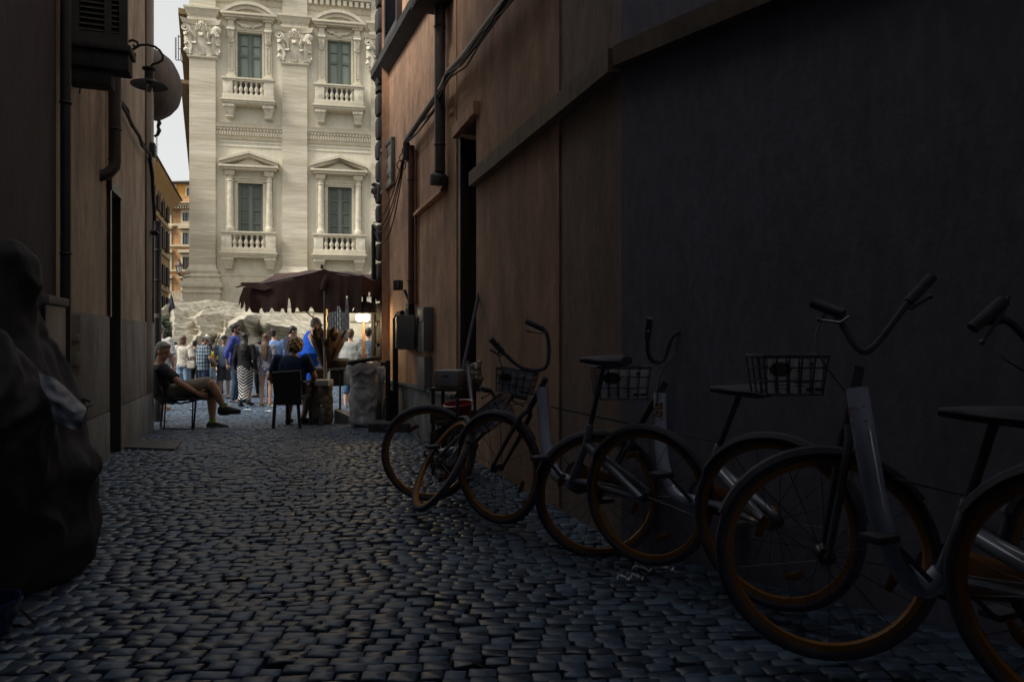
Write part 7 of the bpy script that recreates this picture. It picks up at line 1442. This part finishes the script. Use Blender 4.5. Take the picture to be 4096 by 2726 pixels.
def right_bits():
    def w(px, py, D): return P(px, py, D)
    D = 6.0; s = thing('polystyrene_box', 'pale grey polystyrene box with a dark hand slot standing on a dark crate', 'box', w(1797, 1540, D)); k = D / F
    X = Matrix.Translation(w(1797, 1511, D)) @ Matrix.Rotation(R(-12), 4, 'Z'); MB().bbox(-50 * k, 50 * k, -.1, .2, -33 * k, 33 * k, .012, X).build('box_body', mat('polystyrene', (.30, .30, .31), .8, .1, 6), s); MB().bbox(-16 * k, 12 * k, -.104, -.099, 9 * k, 15 * k, .002, X).build('hand_slot', m_bk, s)
    g0 = gz(D); zz = w(0, 1546, D).z; c = thing('crate', 'dark brown crate under the polystyrene box', 'crate', (w(1797, 0, D).x, D, g0)); X = Matrix.Translation((w(1797, 0, D).x, D, 0)) @ Matrix.Rotation(R(-12), 4, 'Z'); q = MB()
    mw = mat('dark_crate_wood', (.07, .05, .035), .7, .35, 8)
    q.bbox(-.14, .14, -.12, .2, zz - .03, zz - .001, .006, X)
    for x in (-.125, .1):
        for y in (-.11, .165): q.bbox(x, x + .025, y, y + .025, g0, zz - .03, .003, X)
    for i in range(3): z = g0 + .06 + i * .19; q.bbox(-.13, .13, -.125, -.111, z, z + .12, .004, X).bbox(-.13, .13, .19, .2, z, z + .12, .004, X).bbox(-.14, -.126, -.1, .18, z, z + .12, .004, X).bbox(.126, .14, -.1, .18, z, z + .12, .004, X)
    q.build('crate_frame', mw, c)
    b = thing('red_basin', 'dark red plastic basin with a shiny rim among the bicycles', 'basin', w(1833, 1650, 5.3)); Mt = Matrix.Rotation(R(8), 4, 'X') @ Matrix.Rotation(R(-6), 4, 'Y'); kk = 5.3 / F
    mr = mat('red_plastic', (.22, .02, .018), .35, .15, 4); MB().lathe([(0, -48 * kk), (42 * kk, -48 * kk), (56 * kk, 0), (59 * kk, 1 * kk), (59 * kk, 4 * kk), (55 * kk, 4 * kk), (40 * kk, -44 * kk), (0, -44 * kk)], w(1833, 1614, 5.3), 32, M=Mt).build('bowl', mr, b); MB().torus(w(1833, 1612, 5.3), Mt @ V((0, 0, 1)), 59 * kk, .006, 40, 8).build('rim', mat('red_rim', (.45, .05, .045), .2, 0, coat=1), b)
    st = thing('basin_stand', 'low dark stool carrying the red basin', 'stool', (w(1833, 0, 5.3).x, 5.3, gz(5.3))); z1_ = w(0, 1660, 5.3).z; MB().bbox(w(1795, 0, 5.3).x, w(1870, 0, 5.3).x, 5.2, 5.4, z1_ - .03, z1_ - .002, .005).build('seat', mw, st)
    for px in (1800, 1865):
        for y in (5.22, 5.38): MB().tube([(w(px, 0, 5.3).x, y, z1_ - .02), (w(px, 0, 5.3).x, y, gz(5.3))], .012, 6).build('leg', mw, st)
    br = thing('broom', 'long dark broom handle leaning against the door reveal', 'broom', w(1800, 1690, 5.8)); MB().tube([w(1926, 1122, 6.7), w(1835, 1555, 6.0), w(1808, 1680, 5.85)], .016, 9).build('handle', m_bk, br)
    q = MB(); rr = random.Random(3); q.bbox(-.13, .13, -.03, .03, -.02, .02, .008, Matrix.Translation(w(1806, 1690, 5.83)))
    for i in range(60): a = w(1806, 1690, 5.83) + V((rr.uniform(-.12, .12), rr.uniform(-.025, .025), -.015)); q.tube([a, a + V((rr.uniform(-.02, .02), rr.uniform(-.02, .02), -.13))], .003, 3)
    q.build('bristles', mw, br)
    ss = thing('folded_sign', 'slim grey metal strut leaning beside the pale box', 'strut', w(1884, 1640, 5.7)); q = MB(); q.loft([w(1868, 1447, 5.95), w(1875, 1500, 5.9), w(1890, 1640, 5.7)], [(.028, .008), (.022, .008), (.014, .008)], side=(1, 0, 0), n=8); q.build('strut', mat('grey_metal', (.20, .21, .24), .35, .15, 6, metal=.3), ss); MB().tube([w(1864, 1446, 5.94), w(1878, 1446, 5.94)], .008).build('cap', m_steel, ss)
    pb = thing('clear_sack', 'crumpled clear plastic sack tied up behind the grey strut', 'bag', w(1905, 1510, 6.1)); q = MB(); q.loft([w(1920, 1443, 6.15), w(1908, 1462, 6.1), w(1900, 1490, 6.1), w(1898, 1515, 6.1), w(1905, 1560, 6.1)], [(.015, .02), (.05, .04), (.07, .06), (.08, .07), (.03, .03)], n=14); remeshed(q, 'sack', mat('olive_film', (.20, .20, .15), .2, .3, 10, coat=.6), pb, .009, 1, disp=.025, dscale=14, world=True)
    # litter near the bicycles
    rr = random.Random(31)
    for lb, px, py, L, kind in (('long torn strip of pale plastic on the cobbles below the middle bicycle', 2610, 2288, .20, 'plastic_strip'), ('thin curled pale strip on the cobbles, left of the long torn one', 2520, 2325, .12, 'plastic_strip'), ('crumpled clear wrapper on the cobbles behind the nearest bicycle wheel', 2810, 2245, .06, 'wrapper')):
        D = depth_of_foot(py) ; c = w(px, py, D); c.z = gz(D) + .014; q = MB(); n = 14; vs = []
        for i in range(n): t = i / (n - 1) - .5; a = c + V((t * L, .03 * math.sin(i * .9) + .02 * t, .012 * abs(math.sin(i * 1.3)))); vs += [a + V((0, -.006 - .006 * rr.random(), 0)), a + V((0, .006 + .008 * rr.random(), .004))]
        fs = [(2 * i, 2 * i + 1, 2 * i + 3, 2 * i + 2) for i in range(n - 1)]; vs += [v + V((0, 0, .002)) for v in vs]; q.add(vs, fs + [tuple(x + 2 * n for x in reversed(f)) for f in fs]); tag(q.build(kind, mat('pale_film', (.42, .44, .47), .3, .2, 20)), lb, 'litter', 'plastic litter by the bicycles')
right_bits()
def left_front():
    # parked scooter under a dark cover, translucent sheet tucked over it
    g = gz(3.3); s = thing('covered_scooter', 'dark tarpaulin covered scooter parked against the left wall, close to the camera', 'scooter', (P(150, 0, 3.3).x, 3.3, g)); m = mat('tarpaulin', (.04, .04, .048), .85, .25, 5, bump=.4, bscale=9); q = MB()
    w = P
    q.loft([w(20, 985, 3.3), w(30, 1030, 3.3), w(25, 1200, 3.3), w(30, 1400, 3.3)], [(.07, .08), (.09, .14), (.10, .18), (.13, .2)], side=(1, 0, 0), n=16)
    q.loft([w(30, 1380, 3.3), w(60, 1600, 3.3), w(90, 1900, 3.25), w(80, 2200, 3.2), (w(80, 2200, 3.2).x, 3.2, g + .02)], [(.13, .25), (.19, .36), (.25, .42), (.23, .42), (.2, .4)], side=(1, 0, 0), n=18)
    q.loft([w(200, 1640, 3.6), w(230, 1720, 3.5), w(225, 1850, 3.4), w(190, 2100, 3.35)], [(.07, .1), (.12, .14), (.11, .18), (.1, .15)], side=(1, 0, 0), n=14)
    q.loft([w(-300, 1500, 2.7), w(-200, 1700, 2.9), w(-100, 2000, 3.0)], [(.3, .3), (.35, .35), (.3, .4)], side=(1, 0, 0), n=14)
    tp = remeshed(q, 'tarpaulin', m, s, .016, 5, disp=.02, dscale=3.2, world=True); me = tp.data; nn = [v.normal.copy() for v in me.vertices]
    for v, n_ in zip(me.vertices, nn):
        c = v.co; wq = V((c.x * 4 + c.z * 2.2, c.y * 4 - c.z * 1.5, c.z * 1.1)); f = 1 - abs(noise.noise(wq + V((noise.noise(c * 3), 0, 0)) * .8)) * 2.6; f2 = 1 - abs(noise.noise(wq * 2.6 + V((4, 2, 9)))) * 2.4
        v.co = c + n_ * (.028 * max(f, -.3) + .010 * max(f2, -.3))
    st_ = MB(); st_.torus(P(70, 1600, 3.25), (.1, 0, 1), .30, .008, 40, 6, flat=1); st_.build('strap', m_bk, s)
    for px, D in ((60, 3.05), (200, 3.5)): MB().torus((w(px, 0, D).x, D, g + .21), (1, -.3, 0), .17, .05, 30, 10).build('wheel', m_rubber, s)
    sh = thing('plastic_sheet', 'wrinkled bluish plastic sheet draped over the covered scooter', 'sheet', w(230, 1560, 3.35)); q = MB()
    prof = [((155, 1490), (165, 1545), (200, 1600), (215, 1680)), ((215, 1508), (225, 1560), (245, 1620), (255, 1700)), ((262, 1545), (270, 1590), (280, 1640), (285, 1715)), ((300, 1585), (303, 1615), (308, 1660), (310, 1715)), ((345, 1628), (345, 1640), (335, 1665), (320, 1710))]
    vs = []; nu, nv = 28, 18
    for i in range(nu):
        u = i / (nu - 1) * 4; a = min(3, int(u)); t = u - a
        for j in range(nv):
            v = j / (nv - 1) * 3; b = min(2, int(v)); r_ = v - b
            f = lambda A, B: V((prof[A][B][0], prof[A][B][1], 0))
            p = (f(a, b) * (1 - t) + f(a + 1, b) * t) * (1 - r_) + (f(a, b + 1) * (1 - t) + f(a + 1, b + 1) * t) * r_
            vs.append(w(p.x, p.y, 2.9 - .06 * (v / 3) + .08 * (1 - v / 3) ** 2 + .014 * noise.noise(V((p.x * .02, p.y * .035, 0))) ))
    fs = [(i * nv + j, i * nv + j + 1, (i + 1) * nv + j + 1, (i + 1) * nv + j) for i in range(nu - 1) for j in range(nv - 1)]; o = len(vs); vs += [v + V((-.002, .004, -.002)) for v in vs]; q.add(vs, fs + [tuple(x + o for x in reversed(f_)) for f_ in fs]); q.build('sheet', mat('blue_film', (.10, .12, .17), .5, .04, 3), sh)
    st = thing('wooden_stick', 'thin brown wooden stick leaning at the lower left edge', 'slat', w(80, 2440, 2.6)); MB().hexa([w(0, 2368, 2.75), w(12, 2362, 2.75), w(150, 2490, 2.6), w(140, 2500, 2.6), w(0, 2368, 2.77), w(12, 2362, 2.77), w(150, 2490, 2.62), w(140, 2500, 2.62)]).build('slat', mat('slat_wood', (.10, .075, .055), .6, .25, 9), st)
    bl = thing('blue_tub', 'glossy dark blue tub peeping in at the lower left edge', 'tub', w(-60, 2460, 2.6)); c = w(-70, 2410, 2.55); MB().lathe([(0, -.12), (.09, -.12), (.118, .0), (.124, .0), (.124, .01), (.11, .01), (.08, -.11), (0, -.11)], c, 26).build('tub_body', mat('blue_gloss', (.02, .035, .12), .15, .1, 4, coat=.8), bl)
left_front()
def doorstep():
    s = MB(); a = [P(431, 1790, depth_of_foot(1790)), P(700, 1800, depth_of_foot(1800)), P(728, 1765, depth_of_foot(1765)), P(500, 1762, depth_of_foot(1762))]
    pts = [V((p.x, p.y, gz(p.y) + .002)) for p in a]; s.add(pts + [p + V((0, 0, .016)) for p in pts], [(3, 2, 1, 0), (4, 5, 6, 7), (0, 1, 5, 4), (1, 2, 6, 5), (2, 3, 7, 6), (3, 0, 4, 7)]); tag(s.build('doormat', mat('stone_mat', (.055, .055, .06), .6, .25, 10, bump=.3)), 'flat dark stone slab lying in the street before the left door', 'slab')
doorstep()
